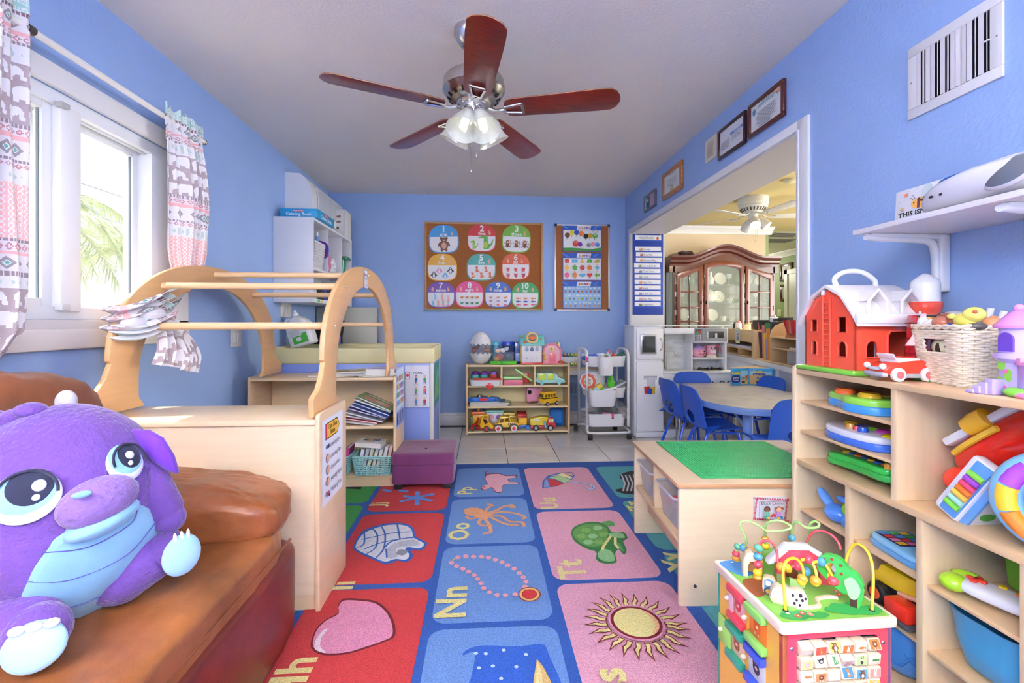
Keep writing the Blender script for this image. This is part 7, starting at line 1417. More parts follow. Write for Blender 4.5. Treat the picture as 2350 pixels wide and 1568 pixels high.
O2 = Tg('desk_organiser','birch desk organiser with rounded sides and shelves, right end of the white counter','organiser',M=FD @ TR(1.4,0,-.1))
p0,p1 = D(1766,836)[0],D(1833,836)[0]; h2 = D(1800,740)[1]
for x in (p0,p1-.014): Pt('side_panel',B(FD @ TR(x,0,0,ry=PI/2)).prism([(0.0,zb),(.30,zb),(.30,h2),(.12,h2),(.05,h2*.93),(.012,h2*.8),(0,h2*.66)],0,.014,wo,bev=.002),'birch_z',O2,w=1)
for z in (zb,h2*.36,h2*.62): Pt('shelf',B(FD).box(p0+.014,z,-.29,p1-.014,z+.012,-.004,wo),'birch_x',O2,w=1)
Pt('divider',B(FD @ TR((p0+p1)/2,0,0,ry=PI/2)).prism([(0.01,h2*.64),(.29,h2*.64),(.29,h2),(.14,h2),(.05,h2*.9)],0,.012,'d89a70'),'birch_z',O2,w=1)
Pt('back_panel',B(FD).box(p0,zb,-.30,p1,h2,-.29,'d8b274'),'birch_x',O2,w=1)
Pt('tray',B(FD).box(D(1733,830)[0],zb-.002,-.29,p0,zb+.012,-.003,wo,.002),'birch_x',O2,w=1)
x,z = D(1815,746); t = Tg('red_bin','red plastic scoop bin on the right organiser','bin',M=FD @ TR(x-.05,h2*.74,-.06)); Pt('body',B().loft([[(q*k,y,p*k*.8) for q,p in rr(.20,.16,.02,3)] for k,y in ((.72,0),(1,.10),(1.06,.115),(.94,.115),(.7,.01))],'d0202c'),'gloss',t,sharp=50)
x,z = D(1812,824); Sl('paper_box','grey cardboard box in the bottom of the right organiser','box',B(FD).box(p0+(p1-p0)*.5,zb+.014,-.2,p1-.03,zb+.14,-.03,'a8a8ac',.003).box(p0+(p1-p0)*.62,zb+.13,-.15,p1-.03,zb+.155,-.02,'dcdce0',.003),'paper')
fx0,fx1 = D(1735,800)[0],D(1765,800)[0]; hh = D(1750,738)[1]
FOL = [('b8605a',.00,.15,1.0,.006,'rust red folder'),('2a2430',.05,.22,1.0,.008,'black folder'),('c8766a',.22,.06,.92,.012,'salmon folder'),('e0bc20',.32,.03,.70,.05,'yellow picture book'),('2f8a4a',.40,.0,.98,.012,'green folder'),('a890d0',.48,.10,.80,.012,'lilac picture book'),('e89030',.58,.08,.82,.02,'orange patterned book'),('2a2838',.78,.0,.98,.014,'navy folder'),('1c1a22',.86,-.02,1.0,.012,'charcoal folder')]
for c,u,tl,h_,th,l in FOL:
 x = fx0+(fx1-fx0)*u; M_ = FD @ TR(x+.01,zb+.014,-.03) @ MX.Rotation(-tl*.0+(.12-u*.12 if tl else 0)*0+tl*1.0,4,'Z')
 o = Sl('folder' if 'folder' in l else 'picture_book',l+' standing between the two wooden organisers','folder' if 'folder' in l else 'book',B(M_).box(0,0,-.23,max(th,.006),hh*h_*.94,.0,c,.001),'print',group='folders between the organisers')
Sl('document_case','black flat case lying across the tops of the folders','case',B(FD @ TR(fx0+.04,hh*.97,-.2,rz=.10)).box(0,0,-.02,.26,.022,.1,'26242a',.004),'plastic')
for k,(px,pt,pb,wd,c,cap,l) in enumerate(((1663,737,752,.035,'2a2622','2a2622','black bottle'),(1670,734,752,.05,'e8dcd4','e88a7a','white tub with a pink lid'),(1690,738,751,.07,'e6dfc0','c8b058','yellow and white tube'),(1702,732,751,.035,'b05a30','e8e4dc','amber bottle'),(1711,736,750,.04,'b85a28','eeeae4','orange bottle'),(1745,725,736,.05,'ecebe6','e8e4e0','white bottle'))):
 x = D(px,750)[0]; h = max(.06,D(px,pt)[1]-D(px,pb)[1]); z = ht+.0 if px < 1730 else hh*.99
 t = Tg('bottle',l+' standing on top of the wooden organisers','bottle',M=FD @ TR(x,z,-.12) @ MX.Rotation(-PI/2,4,'X')); Pt('body',B().lathe([(0,0),(wd*.7,0),(wd*.7,h*.7),(wd*.4,h*.8),(0,h*.8)],c,16),'plastic',t); Pt('cap',B().lathe([(0,h*.78),(wd*.45,h*.78),(wd*.42,h),(0,h)],cap,14),'plastic',t)
x = D(1722,745)[0]; Sl('storage_tub','black ribbed box on top of the left organiser','box',B(FD).box(x-.07,ht+.001,-.2,x+.13,ht+.10,-.04,'15130f',.008),'plastic')
SB_ = aY(1718,880,3.98); FS = Fm((SB_.x,3.98,SB_.z-.02),(.97,-.25,0),(0,0,1))
t = Tg('science_kit_box','blue boxed toddler science kit leaning open against the slats','box',M=FS @ TR(0,0,0,rz=0))
SH = MX.Rotation(-.14,4,'Z')
for (x0_,w,nm2,ry) in ((-.185,.185,'left',.42),(0,.20,'right',-.12)):
 Fb = FS @ (TR(0,0,0,ry=ry)); xx = (-w,0) if x0_ < 0 else (0,w)
 Pt('panel',B(Fb).box(xx[0],0,-.12 if x0_ >= 0 else -.004,xx[1],.155,0,'3aa5dc',.002),'print',t,w=1); g = B(Fb); g.z = .0008
 if x0_ < 0: g.rect(-.085,.015,-.008,.135,'d8b878'); g.rect(-.085,.085,-.008,.135,'9fd0e8'); g.text('Toddler',-.13,.105,.030,'f4d020',bold=.05); g.flat(rr(.085,.065,.02,4,-.135,.062),'2a2a80'); g.text('Science',-.135,.068,.020,'f2f2fa',bold=.02); g.text('Center',-.135,.045,.020,'f2f2fa',bold=.02); X0 = -.046
 else: g.rect(.012,.015,.185,.13,'d8b070'); g.rect(.012,.10,.185,.13,'9fd0e8'); g.text('Toddler',.085,.115,.030,'f4d020',bold=.05); g.flat(rr(.10,.018,.006,3,.085,.102),'2a2a80'); g.text('Science Center',.085,.096,.013,'f2f2fa',bold=.02); X0 = .10
 for (dx,dy,r,c) in ((-.02,.07,.012,'4a90d0'),(.0,.065,.010,'3ab0a8'),(.03,.08,.018,'d8602a'),(.028,.06,.012,'e07a3a'),(-.02,.035,.014,'3a3a2a'),(.0,.032,.010,'4a4a34'),(.025,.035,.010,'c87a50'),(.055 if x0_ >= 0 else .02,.03,.012,'e8d03a')): g.flat(el(X0+dx*(1.3 if x0_ >= 0 else .8),dy,r,r*.75),c)
 Pt('print',g,'print',t,w=1)
Pt('lid',B(FS).add([(-.15,.155,-.07),(0,.156,0),(.19,.156,-.02),(.10,.16,-.16)],[(0,1,2,3),(3,2,1,0)],'c8a884'),'paper',t,w=1)
q = aY(1700,884,4.05); Sl('white_stool','low white stool piled with wrapped toys below the science box','stool',B().box(2.43,4.13,.0,2.85,4.30,.50,'dcdcdc',.006),'plastic')
for k,(px,py,c,l) in enumerate(((1692,878,'d8dcd8','white crumpled wrapper beside the stove'),(1735,890,'3f9a3a','green picture game box under the science box'),(1750,886,'a05a3a','brown picture game box under the science box'))):
 q = aY(px,py,3.98); Sl('game_box' if k else 'wrapper',l,'box' if k else 'wrapper',B(TR(max(q.x,2.52)+.1*k,4.19,.501+.024*(k == 2),rz=.1)).box(-.08,-.06,-.0,.10,.06,.022 if k else .05,c,.004),'print')
for k,(px,py,c) in enumerate(((1600,985,'d8402c'),(1560,968,'8a3020'))): Sl('food_box',('small red and yellow' if k == 0 else 'small brown')+' box on the lower shelf of the play kitchen','box',B().box(K(px,py)[0],4.3,.076,K(px,py)[0]+.07,4.38,.076+.13,c,.002).box(K(px,py)[0]+.01,4.298,.09,K(px,py)[0]+.05,4.3,.16,'f0d040'),'print')
# --- BLOCK TABLE
BM = TR(.742,1.697,0,rz=-.05); BT = Tg('block_table','birch play table with a green building plate and two clear bins','play table',M=BM)
bw_,bd_,bh = .78,.62,.478
def endp(y,nm='end_panel'):
 o = [(0,0),(.165,0),(.172,.02),(.185,.10),(.23,.165),(.39,.185),(.55,.165),(.595,.10),(.608,.02),(.615,0),(.78,0),(.78,bh-.018),(0,bh-.018)]
 Pt(nm,B(Fm((0,y,0),(1,0,0),(0,0,1))).prism(rnd(o,.016,3),-.018,0,'ecd6b2',bev=.003),'birch_x',BT)
endp(0.0); endp(bd_-.018)
Pt('table_top',B().prism(rr(bw_+.02,bd_+.02,.02,4,bw_/2,bd_/2),bh-.018,bh,'e4c9a2',bev=.004,side='c99a70'),'birch_y',BT)
Pt('shelf',B().box(.0,.018,.245,.36,bd_-.036,.262,'e0bf92',.002),'birch_y',BT); Pt('apron',B().box(.06,.018,.13,.078,bd_-.036,.245,'d8ab84',.002),'birch_y',BT)
Pt('divider',B().box(.002,.295,.262,.36,.315,bh-.018,'e4c9a0',.002),'birch_z',BT); Pt('back_panel',B().box(.36,.018,.13,.375,bd_-.036,bh-.018,'e2c49a'),'birch_y',BT)
for (x,z) in ((.052,.098),(.72,.098)): Pt('bolt',B(TR(x,-.0195,z,rx=PI/2)).lathe([(0,0),(.006,0),(.006,.003),(0,.003)],'6a6a6a',12),'steel',BT)
pa = BM.inverted() @ aZ(1605,1099,bh); pb = BM.inverted() @ aZ(1512,1015,bh); px0,py0,py1 = .105,pa.y,pb.y; pw2 = .56
BP = Tg('building_plate','green studded building plate set on the block table','building plate',M=BM @ TR(px0,py0,bh+.0005)); Pt('plate',B().box(0,0,0,pw2,py1-py0,.003,'2fa060',.001),'plastic',BP)
b = B(); n1,n2 = int(pw2/.0125),int((py1-py0)/.0125)
for i in range(n1):
 for j in range(n2):
  x,y = (i+.5)*.0125,(j+.5)*.0125; k = len(b.v)
  b.add([(x+.0042*math.cos(a),y+.0042*math.sin(a),z) for z in (.003,.0055) for a in [q*PI/3 for q in range(6)]],[(6,7,8,9,10,11)]+[(q,(q+1) % 6,6+(q+1) % 6,6+q) for q in range(6)],'3bb06c')
Pt('studs',b,'plastic',BP)['kind'] = 'stuff'
for k,(y0,y1,l) in enumerate(((.03,.285,'near'),(.325,.575,'far'))):
 t = Tg('block_bin','clear plastic bin of building blocks in the block table, the %s one' % l,'bin',M=BM @ TR(.02,(y0+y1)/2,.2625)); w,d = .30,y1-y0-.01
 Pt('tub',B().loft([[(x*q+w/2-.02,y*q,z) for x,y in rr(w,d-.02,.02,4)] for q,z in ((.86,.004),(.97,.13),(1.0,.135))]+[[(x*.955+w/2-.02,y*.955,.133) for x,y in rr(w,d-.02,.02,4)],[(x*.85+w/2-.02,y*.85,.008) for x,y in rr(w,d-.02,.02,4)]],'e6e8f0',cap=True),'bin',t,sharp=50)
 Pt('rim',B().tube([(x+w/2-.02,y,.136) for x,y in rr(w+.006,d-.01,.02,4)],.005,'e0e2ee',6,closed=True),'frost',t)
 rb = random.Random(20+k); cs = [('red','d8302c'),('blue','2a5fd0'),('yellow','f0b820'),('green','7ac030'),('orange','ee7a20'),('purple','8a4ab8'),('sky blue','3aa8d8')]
 for i in range(7):
  nm_,c = cs[(i*3+k*2) % 7]; x,y,z = w*(.14+.12*i),(-.28 if i % 2 else .25)*d,.055+.012*((i*5) % 6)
  bb_ = B(TR(x-.01,y,z,rz=rb.random()*3,rx=rb.random()*.5,ry=rb.random()*.4)).box(-.025,-.014,0,.025,.014,.022,c,.002)
  for q in (-.0155,0,.0155): bb_.lathe([(0,.022),(.0055,.022),(.0055,.027),(0,.027)],c,10,cx=q)
  bb_.M = MX(); bb_.v = [PM[t.name] @ v for v in bb_.v]; Sl('building_block',nm_+' building block in the %s clear bin of the block table' % l,'block',bb_,'gloss',group='building blocks in the %s bin' % l)
FN = BM @ Fm((0,-.0006,0),(1,0,0),(0,0,1)); q0,q1 = onp(FN,1728,1193),onp(FN,1803,1140)
g = B(FN @ TR(q0[0],q0[1],0)); w,h = q1[0]-q0[0],q1[1]-q0[1]; g.box(0,0,0,w,h,.0008,'eceef2'); g.z = .001
n = 22
for i in range(n):
 x = w*i/n; y = h*i/n
 g.flat([(x,0),(x+w/n*.55,0),(x+w/n,.008),(x+w/n*.45,.008)],'d0304a'); g.flat([(x,h-.008),(x+w/n*.55,h-.008),(x+w/n,h),(x+w/n*.45,h)],'d0304a')
 if i < 15: yy = h*i/15; g.flat([(0,yy),(.008,yy+h/30),(.008,yy+h/15),(0,yy+h/30)],'d0304a'); g.flat([(w-.008,yy),(w,yy+h/30),(w,yy+h/15),(w-.008,yy+h/30)],'d0304a')
g.line([(.011,.011),(w-.011,.011),(w-.011,h-.011),(.011,h-.011)],.0012,'333333',True); g.text('Block Center',w*.5,h*.76,.016,'333338',bold=.0)
for s_,hc_,sk,cl in ((-1,'3a2620','8a5a40','7ac8a8'),(1,'b0643a','eec0a0','c88ad0')):
 x = w*.5+s_*.022; g.flat(el(x,h*.56,.012,.012),hc_); g.flat(el(x,h*.54,.0098,.0092),sk); g.flat(rr(.018,.022,.006,3,x,h*.34),cl); g.flat(rr(.022,.010,.004,3,x+s_*.003,h*.22),'5a8ac0')
 if s_ > 0: g.flat(el(x-.013,h*.60,.005),hc_); g.flat(el(x+.013,h*.60,.005),hc_)
for x,y,c in ((-.006,.24,'d8304a'),(.006,.24,'d8304a'),(0,.30,'d8304a'),(-.03,.17,'4aa84a'),(-.02,.16,'e8c030'),(.02,.16,'e8c030'),(.03,.17,'3a7ad0')): g.flat(rr(.009,.008,.001,1,w*.5+x,h*y+.004),c)
g.M = MX(); Sl('block_center_sign','small red checked card reading Block Center on the play table','sign',g,'print')
# --- BIG STEPPED SHELF ON THE RIGHT
XF,XB = 1.14,1.51; ZT,ZM = .922,.595; YE = 1.62; YN = .30
BS = Tg('toy_bookcase','large birch toy bookcase with many bays along the right wall','bookcase',(1.33,1.0,0)); bs1,bs2 = 'e8cba2','e2bf92'
def Yx(px): return aX(px,900,XF).y
def vpan(y,z0,z1,nm='divider',t_=.018,xf=XF): Pt(nm,B(Fm((0,y,0),(1,0,0),(0,0,1))).prism([(xf,z0),(XB,z0),(XB,z1),(xf,z1)],0,t_,bs1,bev=.003),'birch_z',BS,w=1)
Pt('end_panel',B(Fm((0,YE,0),(1,0,0),(0,0,1))).prism(rnd([(XF-.008,0),(XB,0),(XB,ZT+.012),(XF-.008,ZT+.012)],.018,4),0,.02,'efd8b0',bev=.004),'birch_z',BS,w=1)
vpan(YN,0,ZT,'end_panel',.02)
def hpan(z,y0,y1,nm='shelf',th=.017,xf=XF): Pt(nm,B().box(xf,y0,z-th,XB,y1,z,bs2,.0025),'birch_y',BS,w=1)
hpan(ZT,YN,YE-.02,'top',.018,XF-.004); hpan(ZM,YN,YE-.02,'shelf',.02,XF-.004); hpan(.09,YN,YE-.02)
y1a = Yx(2043); y2a,y2b,y2c = Yx(1938),Yx(2101),Yx(2338)
vpan(y1a,ZM,ZT-.018,'divider',.02)
for y in (y2a,y2b,y2c): vpan(y,.0,ZM-.02,'divider',.02)
zs = lambda px,py,X=XF+.012: aX(px,py,X).z
S1,S2 = zs(1835,917),zs(1832,984); S3 = zs(1828,1161); S4,S5 = zs(1948,1232),zs(2090,1459); S6,S7 = zs(2113,1332),zs(2104,1474); S8 = .335
for z,a,b_ in ((S1,y1a+.0,YE-.02),(S2,y1a,YE-.02),(S3,y2a,YE-.02),(S4,y2b,y2a-.02),(S5,y2b,y2a-.02),(S6,y2c,y2b-.02),(S7,y2c,y2b-.02),(S8,YN+.0,y2c-.02)): hpan(z,a,b_,'shelf',.011,XF+.012)
Pt('back_panel',B().box(XB-.006,YN,.0,XB,YE-.02,ZT-.018,'e6c598'),'birch_y',BS,w=1); Pt('plinth',B().box(XF+.02,YN,0,XF+.036,YE-.02,.075,bs1),'birch_y',BS,w=1)
def leafshape(pts,n=4): return [tuple(p)[:2] for p in cr([(*p,0) for p in pts],n,True)]
def toyboard(nm,lab,M,outline,h,c,c2,btns,cat='toy',deck=None):
 t = Tg(nm,lab,cat,M=M); o = leafshape(outline)
 Pt('base',B().prism(o,0,h*.55,c2,bev=.006),'gloss',t,sharp=50); Pt('body',B().prism([(x*.96,y*.96) for x,y in o],h*.45,h,c,bev=.009,seg=3),'gloss',t,sharp=50)
 for k,(x,y,r,bh_,cc) in enumerate(btns): Pt('button',B(TR(x,y,h*.96)).lathe([(r,0),(r,bh_*.6),(r*.75,bh_),(0,bh_)],cc,18).add([(0,0,0)],[],cc),'gloss',t)
 return t
toyboard('toy_drum_set','green and blue flower shaped music toy on the top slot',TR(1.225,1.405,S1,rz=1.45,s=.88),[(-.14,-.06),(-.06,-.085),(.03,-.075),(.11,-.09),(.15,-.02),(.11,.06),(.03,.07),(-.05,.09),(-.13,.05)],.055,'8fd24c','3f95dc',[(.05,-.03,.038,.012,'a02a1c'),(-.06,.02,.036,.018,'f0c030'),(.04,.04,.032,.02,'e8692c'),(-.04,-.045,.02,.006,'f0d858'),(.12,.0,.024,.014,'d8402c'),(-.01,.0,.008,.010,'d84030')])
toyboard('toy_keyboard','white and blue rounded musical toy in the second slot',TR(1.225,1.40,S2,rz=1.5,s=.88),[(-.14,-.04),(-.09,-.075),(.0,-.085),(.08,-.08),(.15,-.05),(.15,.04),(.08,.08),(-.04,.08),(-.12,.05)],.05,'e6e8f2','3f6fd0',[(-.11,-.005,.026,.010,'f0d428'),(-.05,-.03,.024,.014,'c83aa0'),(.0,-.035,.024,.010,'8fd038'),(.05,-.04,.026,.008,'3a5fd8'),(.11,-.03,.022,.010,'f0d428'),(-.03,.03,.016,.02,'2a58c8'),(.03,.03,.014,.02,'e8a838'),(.0,.03,.012,.016,'e04a5a')])
t = toyboard('toy_guitar','green toy guitar with coloured keys in the third slot',TR(1.23,1.405,ZM+.015,rz=1.42,s=.88) @ MX.Rotation(.06,4,'Y'),[(-.16,-.05),(-.05,-.06),(.05,-.07),(.13,-.07),(.16,.0),(.13,.06),(.04,.05),(-.05,.045),(-.16,.04)],.045,'2fbd4c','2fae48',[(-.14+.035*k,.0,.012,.008,['3a6ac8','e86a3a','3a6ac8','f0b030'][k % 4]) for k in range(8)]+[(-.15,.02,.012,.02,'f0a828')])
Pt('strap_ring',B().tube([(.145+.02*math.cos(a),-.03+.02*math.sin(a),.06) for a in [i*PI/7 for i in range(14)]],.006,'f2c428',8,closed=True),'gloss',t)
t = Tg('toy_robot_dog','blue and green plastic toy figure lying in the first lower bay','toy',M=TR(1.195,1.478,S3))
Pt('body',B().ell(0,0,.03,.035,.045,.03,'4a8ae4',18,12).ell(0,-.055,.025,.03,.02,.025,'4a8ae4',16,10).ell(0,.05,.06,.018,.045,.014,'6aa4f0',14,8,F=MX.Rotation(.7,4,'X')).ell(.03,.01,.07,.014,.03,.012,'5c96ea',14,8),'gloss',t,sharp=60); Pt('back',B().ell(.02,-.035,.045,.03,.03,.035,'8acc3c',16,12),'gloss',t,sharp=60)
Sl('toy_ball','purple plastic toy in the bottom of the first lower bay','toy',B(TR(1.25,1.44,.2)).ell(0,0,.06,.06,.05,.06,'9a4ac0',18,12).box(-.05,-.04,-.11,.05,.05,.02,'7a3ab0',.01),'gloss')
t = toyboard('toy_laptop','pale blue toy laptop with a picture screen in the second lower bay',TR(1.24,1.25,S4,rz=1.5,s=.85),[(-.10,-.07),(.0,-.08),(.10,-.075),(.12,.0),(.10,.07),(.0,.08),(-.10,.07),(-.12,.0)],.04,'86c4ea','5a9ad0',[(-.075,.03,.020,.010,'f0d02c'),(-.075,-.0,.022,.010,'6ccc3c'),(-.065,-.035,.020,.008,'ec7030')])
g = B(TR(.035,.0,.0405)); g.rect(-.05,-.055,.06,.055,'2a2f6a')
for k in range(12): g.rect(-.045+.026*(k % 4),-.05+.036*(k//4),-.023+.026*(k % 4),-.02+.036*(k//4),['d8302c','f0c030','3a8ad8','e87ab0','4ab04a'][k*7 % 5])
Pt('screen',g,'print',t)
t = Tg('toy_monster_truck','yellow topped black monster truck in the second lower bay','toy truck',M=TR(1.235,1.265,S5+.003,rz=1.65,s=.85))
Pt('body',B().prism(rnd([(-.085,.07),(.085,.07),(.088,.10),(.07,.105),(.06,.135),(-.07,.138),(-.088,.11)],.01,2),-.04,.04,'f0c81c',bev=.004,F=Fm((0,0,0),(1,0,0),(0,0,1))),'gloss',t)
for k in range(3): Pt('window',B().box(-.055+.04*k,-.0415,.104,-.025+.04*k,-.0395,.128,'26241a',.002),'gloss',t)
Pt('chassis',B().box(-.08,-.03,.035,.08,.03,.07,'1e1e22',.005),'plastic',t)
for x in (-.055,.055):
 for y in (-.05,.05): wheel(t,x,y,.036,.036,.035,'1a1a1c','e85a28')
t = Tg('toy_tractor','red toy farm truck in front of the monster truck','toy truck',M=TR(1.17,1.20,S5+.003,rz=1.6,s=.9)); Pt('body',B().box(-.03,-.03,.02,.05,.03,.07,'e2301f',.008),'gloss',t); Pt('arm',B().tube([(-.04,-.028,.09),(.05,-.028,.07)],.008,'e8b088',8),'plastic',t); Pt('bumper',B().box(-.04,-.034,.008,.055,.034,.02,'505058',.004),'plastic',t)
for x in (-.02,.035): wheel(t,x,-.032,.018,.018,.014,'1c1c1e','505058')
t = Tg('toy_bucket','blue embossed toy drum bucket at the bottom of the second lower bay','bucket',M=TR(1.24,1.26,.092,s=.9)); Pt('body',B().lathe([(0,0),(.075,0),(.088,.02),(.09,.15),(.08,.165),(.055,.168),(.05,.155),(0,.15)],'4f93e0',32),'gloss',t,sharp=60)
Pt('rim',B().tube([(.062*math.cos(a),.062*math.sin(a),.168) for a in [i*PI/16 for i in range(32)]],.007,'2a5fb0',8,closed=True),'gloss',t)
b = B(); b.tube([(-.085*math.cos(a),-.085*math.sin(a),.08+.03*math.sin(a*5)) for a in [.2+i*.1 for i in range(16)]],.004,'3f80d0',6).tube([(-.088*math.cos(a)-.0,-.088*math.sin(a),.05+.02*math.cos(a*7)) for a in [.1+i*.1 for i in range(18)]],.004,'3f80d0',6); Pt('relief',b,'gloss',t)
t = Tg('game_controller_toy','lime and white toy game controller lying in the third lower bay','toy',M=TR(1.225,.995,S6+.006,rz=1.9,s=.82))
Pt('body',B().ell(0,0,.03,.13,.05,.022,'eceef0',30,14,e=.8).ell(.10,-.03,.028,.05,.03,.028,'a8d82c',20,12).ell(-.085,-.045,.028,.075,.034,.028,'a8d82c',20,12).ell(.115,.02,.028,.035,.035,.026,'a8d82c',18,12),'gloss',t,sharp=60)
Pt('pad',B(TR(.07,.0,.05)).box(-.024,-.008,0,.024,.008,.008,'e23a2a',.004).box(-.008,-.024,0,.008,.024,.008,'e23a2a',.004),'gloss',t)
for x,y,c in ((-.02,-.01,'f08a2a'),(-.045,.015,'4ac83a'),(-.07,-.012,'e2301f'),(-.09,.012,'3a80d8'),(.02,-.02,'f0d82c')): Pt('button',B(TR(x,y,.050)).lathe([(0,0),(.010,0),(.009,.006),(0,.007)],c,14),'gloss',t)
t = Tg('green_toy_case','green toy case with an eye and a blue knob behind the controller','toy',M=TR(1.36,1.005,S6+.004,rz=1.45,s=.9) @ MX.Rotation(-.12,4,'X')); Pt('body',B().box(-.10,-.02,0,.10,.03,.125,'6ab82a',.010),'gloss',t); Pt('eye',B(TR(-.05,-.022,.105,rx=PI/2)).lathe([(0,0),(.026,0),(.02,.008),(0,.009)],'eceef0',18).lathe([(0,.009),(.010,.009),(0,.011)],'2a3a8a',14),'gloss',t)
Pt('knob',B(TR(.10,-.035,.08,rx=PI/2)).lathe([(0,-.01),(.03,-.01),(.034,.0),(.03,.02),(0,.022)],'2a86d8',20),'gloss',t)
t = Tg('storage_tub','sky blue plastic storage tub at the bottom of the third lower bay','tub',M=TR(1.25,1.01,S7+.002,s=.95))
R0 = rr(.19,.20,.06,6); hh_ = .145; Pt('body',B().loft([[(x*q,y*q,z) for x,y in R0] for q,z in ((.55,0),(.72,.012),(.88,.07),(.96,hh_),(1.0,hh_+.004),(.93,hh_+.002))]+[[(x*q,y*q,z) for x,y in R0] for q,z in ((.84,.07),(.68,.016))],'4fa4cf'),'plastic',t,sharp=60)
t = Tg('toy_airplane','big red toy aeroplane with white wing and yellow engine in the large bay','toy plane',M=Fm((1.32,1.045,ZM+.205),(.12,-.72,.62),(1,0,0)))
Pt('fuselage',B().ell(0,0,0,.165,.06,.058,'d82418',36,20,e=.85),'gloss',t,sharp=60); Pt('nose',B().ell(-.175,-.01,-.03,.038,.045,.035,'e8402a',20,14),'gloss',t,sharp=60)
Pt('stripe',B().tube([(-.15+.02*k,-.062*math.sqrt(max(0,1-((-.15+.02*k)/.165)**2))-.001,.025) for k in range(1,9)],.008,'f4c03a',8),'gloss',t)
for x in (-.085,.04): Pt('wing',B().box(x-.05,-.05,.045,x+.05,.06,.068,'eceef0',.008),'gloss',t)
Pt('engine',B(TR(-.03,-.045,.062,ry=PI/2)).lathe([(0,-.028),(.024,-.028),(.028,0),(.026,.028),(0,.03)],'f2b62c',20),'gloss',t)
sp0,sp1 = VC((1.165,1.095,ZM+.012)),VC((1.195,1.02,ZM+.165))
t = Tg('toy_book_reader','white and blue musical toy book with rainbow rollers leaning in the large bay','toy book',M=Fm(sp0,(0,-.8,-.40),sp1-sp0) @ TR(0,0,0))
Pt('cover',B().box(-.03,0,-.035,.034,.17,0,'eceef6',.010),'gloss',t); Pt('panel',B().box(-.014,.008,-.004,.028,.162,.003,'5a9ade',.003),'gloss',t); Pt('page',B().box(.030,.006,-.11,.050,.16,-.008,'6aa4e0',.004),'gloss',t); Pt('page_print',B(Fm((.0505,.015,-.014),(0,0,-1),(0,1,0))).rect(0,0,.08,.12,'e6eaf0').flat(el(.03,.03,.022,.012),'4aa83a').flat(el(.05,.06,.018,.012),'d8503a').flat(el(.03,.09,.018,.012),'8a4ab0'),'print',t)
for k,c in enumerate(('7ad048','a8e0d0','f0c04a','f07a2c','e84a78','a04ac8','8ad84a')): Pt('roller',B(TR(.008,.035+.0155*k,.003,ry=PI/2)).lathe([(0,-.018),(.0075,-.018),(.0082,0),(.0075,.018),(0,.018)],c,14),'gloss',t)
t = Tg('toy_stacker','round striped toy ring in blue, red, orange and purple, front right of the large bay','toy',M=TR(1.215,.885,ZM+.115,rz=.75) @ MX.Rotation(PI/2,4,'Y'))
b = B(); b.tube([(.085*math.cos(a),.085*math.sin(a),-.01) for a in [i*PI/18 for i in range(36)]],.028,'7fc0e8',14,closed=True); Pt('ring',b,'gloss',t,sharp=70)
for k in range(10): a = k*2*PI/10; Pt('segment',B().tube([(.086*math.cos(a+q),.086*math.sin(a+q),-.022) for q in (0,.15,.3,.45,.6)],.020,['e0402c','f08a2c','f2c83a','a04ac0'][k % 4],12),'gloss',t)
Pt('core',B().lathe([(0,-.05),(.045,-.045),(.055,-.01),(.05,.03),(0,.04)],'a95fd0',24),'gloss',t)
t = Tg('green_handle_toy','lime green toy arm and white shell behind the toy book','toy',M=TR(1.33,.90,ZM+.10)); Pt('arm',B().tube(cr([(-.02,.08,.06),(-.03,.0,.09),(-.02,-.10,.11)],6),.018,'86d03a',12),'gloss',t); Pt('shell',B().ell(-.0,.09,-.02,.055,.10,.05,'e8e4e0',20,12),'gloss',t,sharp=60); Pt('belly',B().ell(-.0,.10,-.045,.05,.095,.045,'2f62c0',20,12),'gloss',t,sharp=60); Pt('foot',B().ell(-.02,.10,-.075,.04,.05,.02,'e8e0d4',16,10),'gloss',t)
Sl('orange_toy','orange and white round toy lid behind the green arm','toy',B(TR(1.38,.90,ZM+.19)).ell(0,0,0,.05,.05,.03,'f0943a',18,12).ell(0,0,-.015,.054,.054,.02,'eceae6',18,12),'gloss')
# --- ON TOP OF THE SHELF
zt = ZT+.0005; RB = 'f0573f'
t = Tg('toy_barn','red toy barn with a white gambrel roof and handle on the shelf top','toy barn',M=TR(1.163,1.365,zt,rz=.03)); bl,bw2 = .235,.215
FG = Fm((0,0,0),(0,-1,0),(0,0,1)) @ TR(-bw2,0,0)
gab = [(0,.014),(bw2,.014),(bw2,.19),(bw2*.80,.245),(bw2*.5,.278),(bw2*.2,.245),(0,.19)]
def wallwith(F,poly,holes,th,c,nm):
 bm = bmesh.new(); ed = []
 def loop(P):
  v = [bm.verts.new((x,y,0)) for x,y in P]; return [bm.edges.new((v[i],v[(i+1) % len(v)])) for i in range(len(v))]
 ed += loop(poly)
 for h in holes: ed += loop(h)
 bmesh.ops.triangle_fill(bm,use_beauty=True,use_dissolve=False,edges=ed); r = bmesh.ops.extrude_face_region(bm,geom=bm.faces[:])
 for v in [e for e in r['geom'] if isinstance(e,bmesh.types.BMVert)]: v.co.z -= th
 bmesh.ops.recalc_face_normals(bm,faces=bm.faces[:]); bm.normal_update(); b = B(F); b.bm(bm,c); return b
def arch(x,y,w,h): return [(x-w/2,y),(x+w/2,y)]+[(x+w/2*math.cos(a),y+h-w/2+w/2*math.sin(a)) for a in [i*PI/8 for i in range(9)]]
def sq(x,y,w,h): return [(x-w/2,y),(x+w/2,y),(x+w/2,y+h),(x-w/2,y+h)]
gh = [sq(.045,.135,.030,.042),sq(.165,.135,.036,.05),arch(.045,.055,.026,.05),arch(.165,.055,.036,.052)]
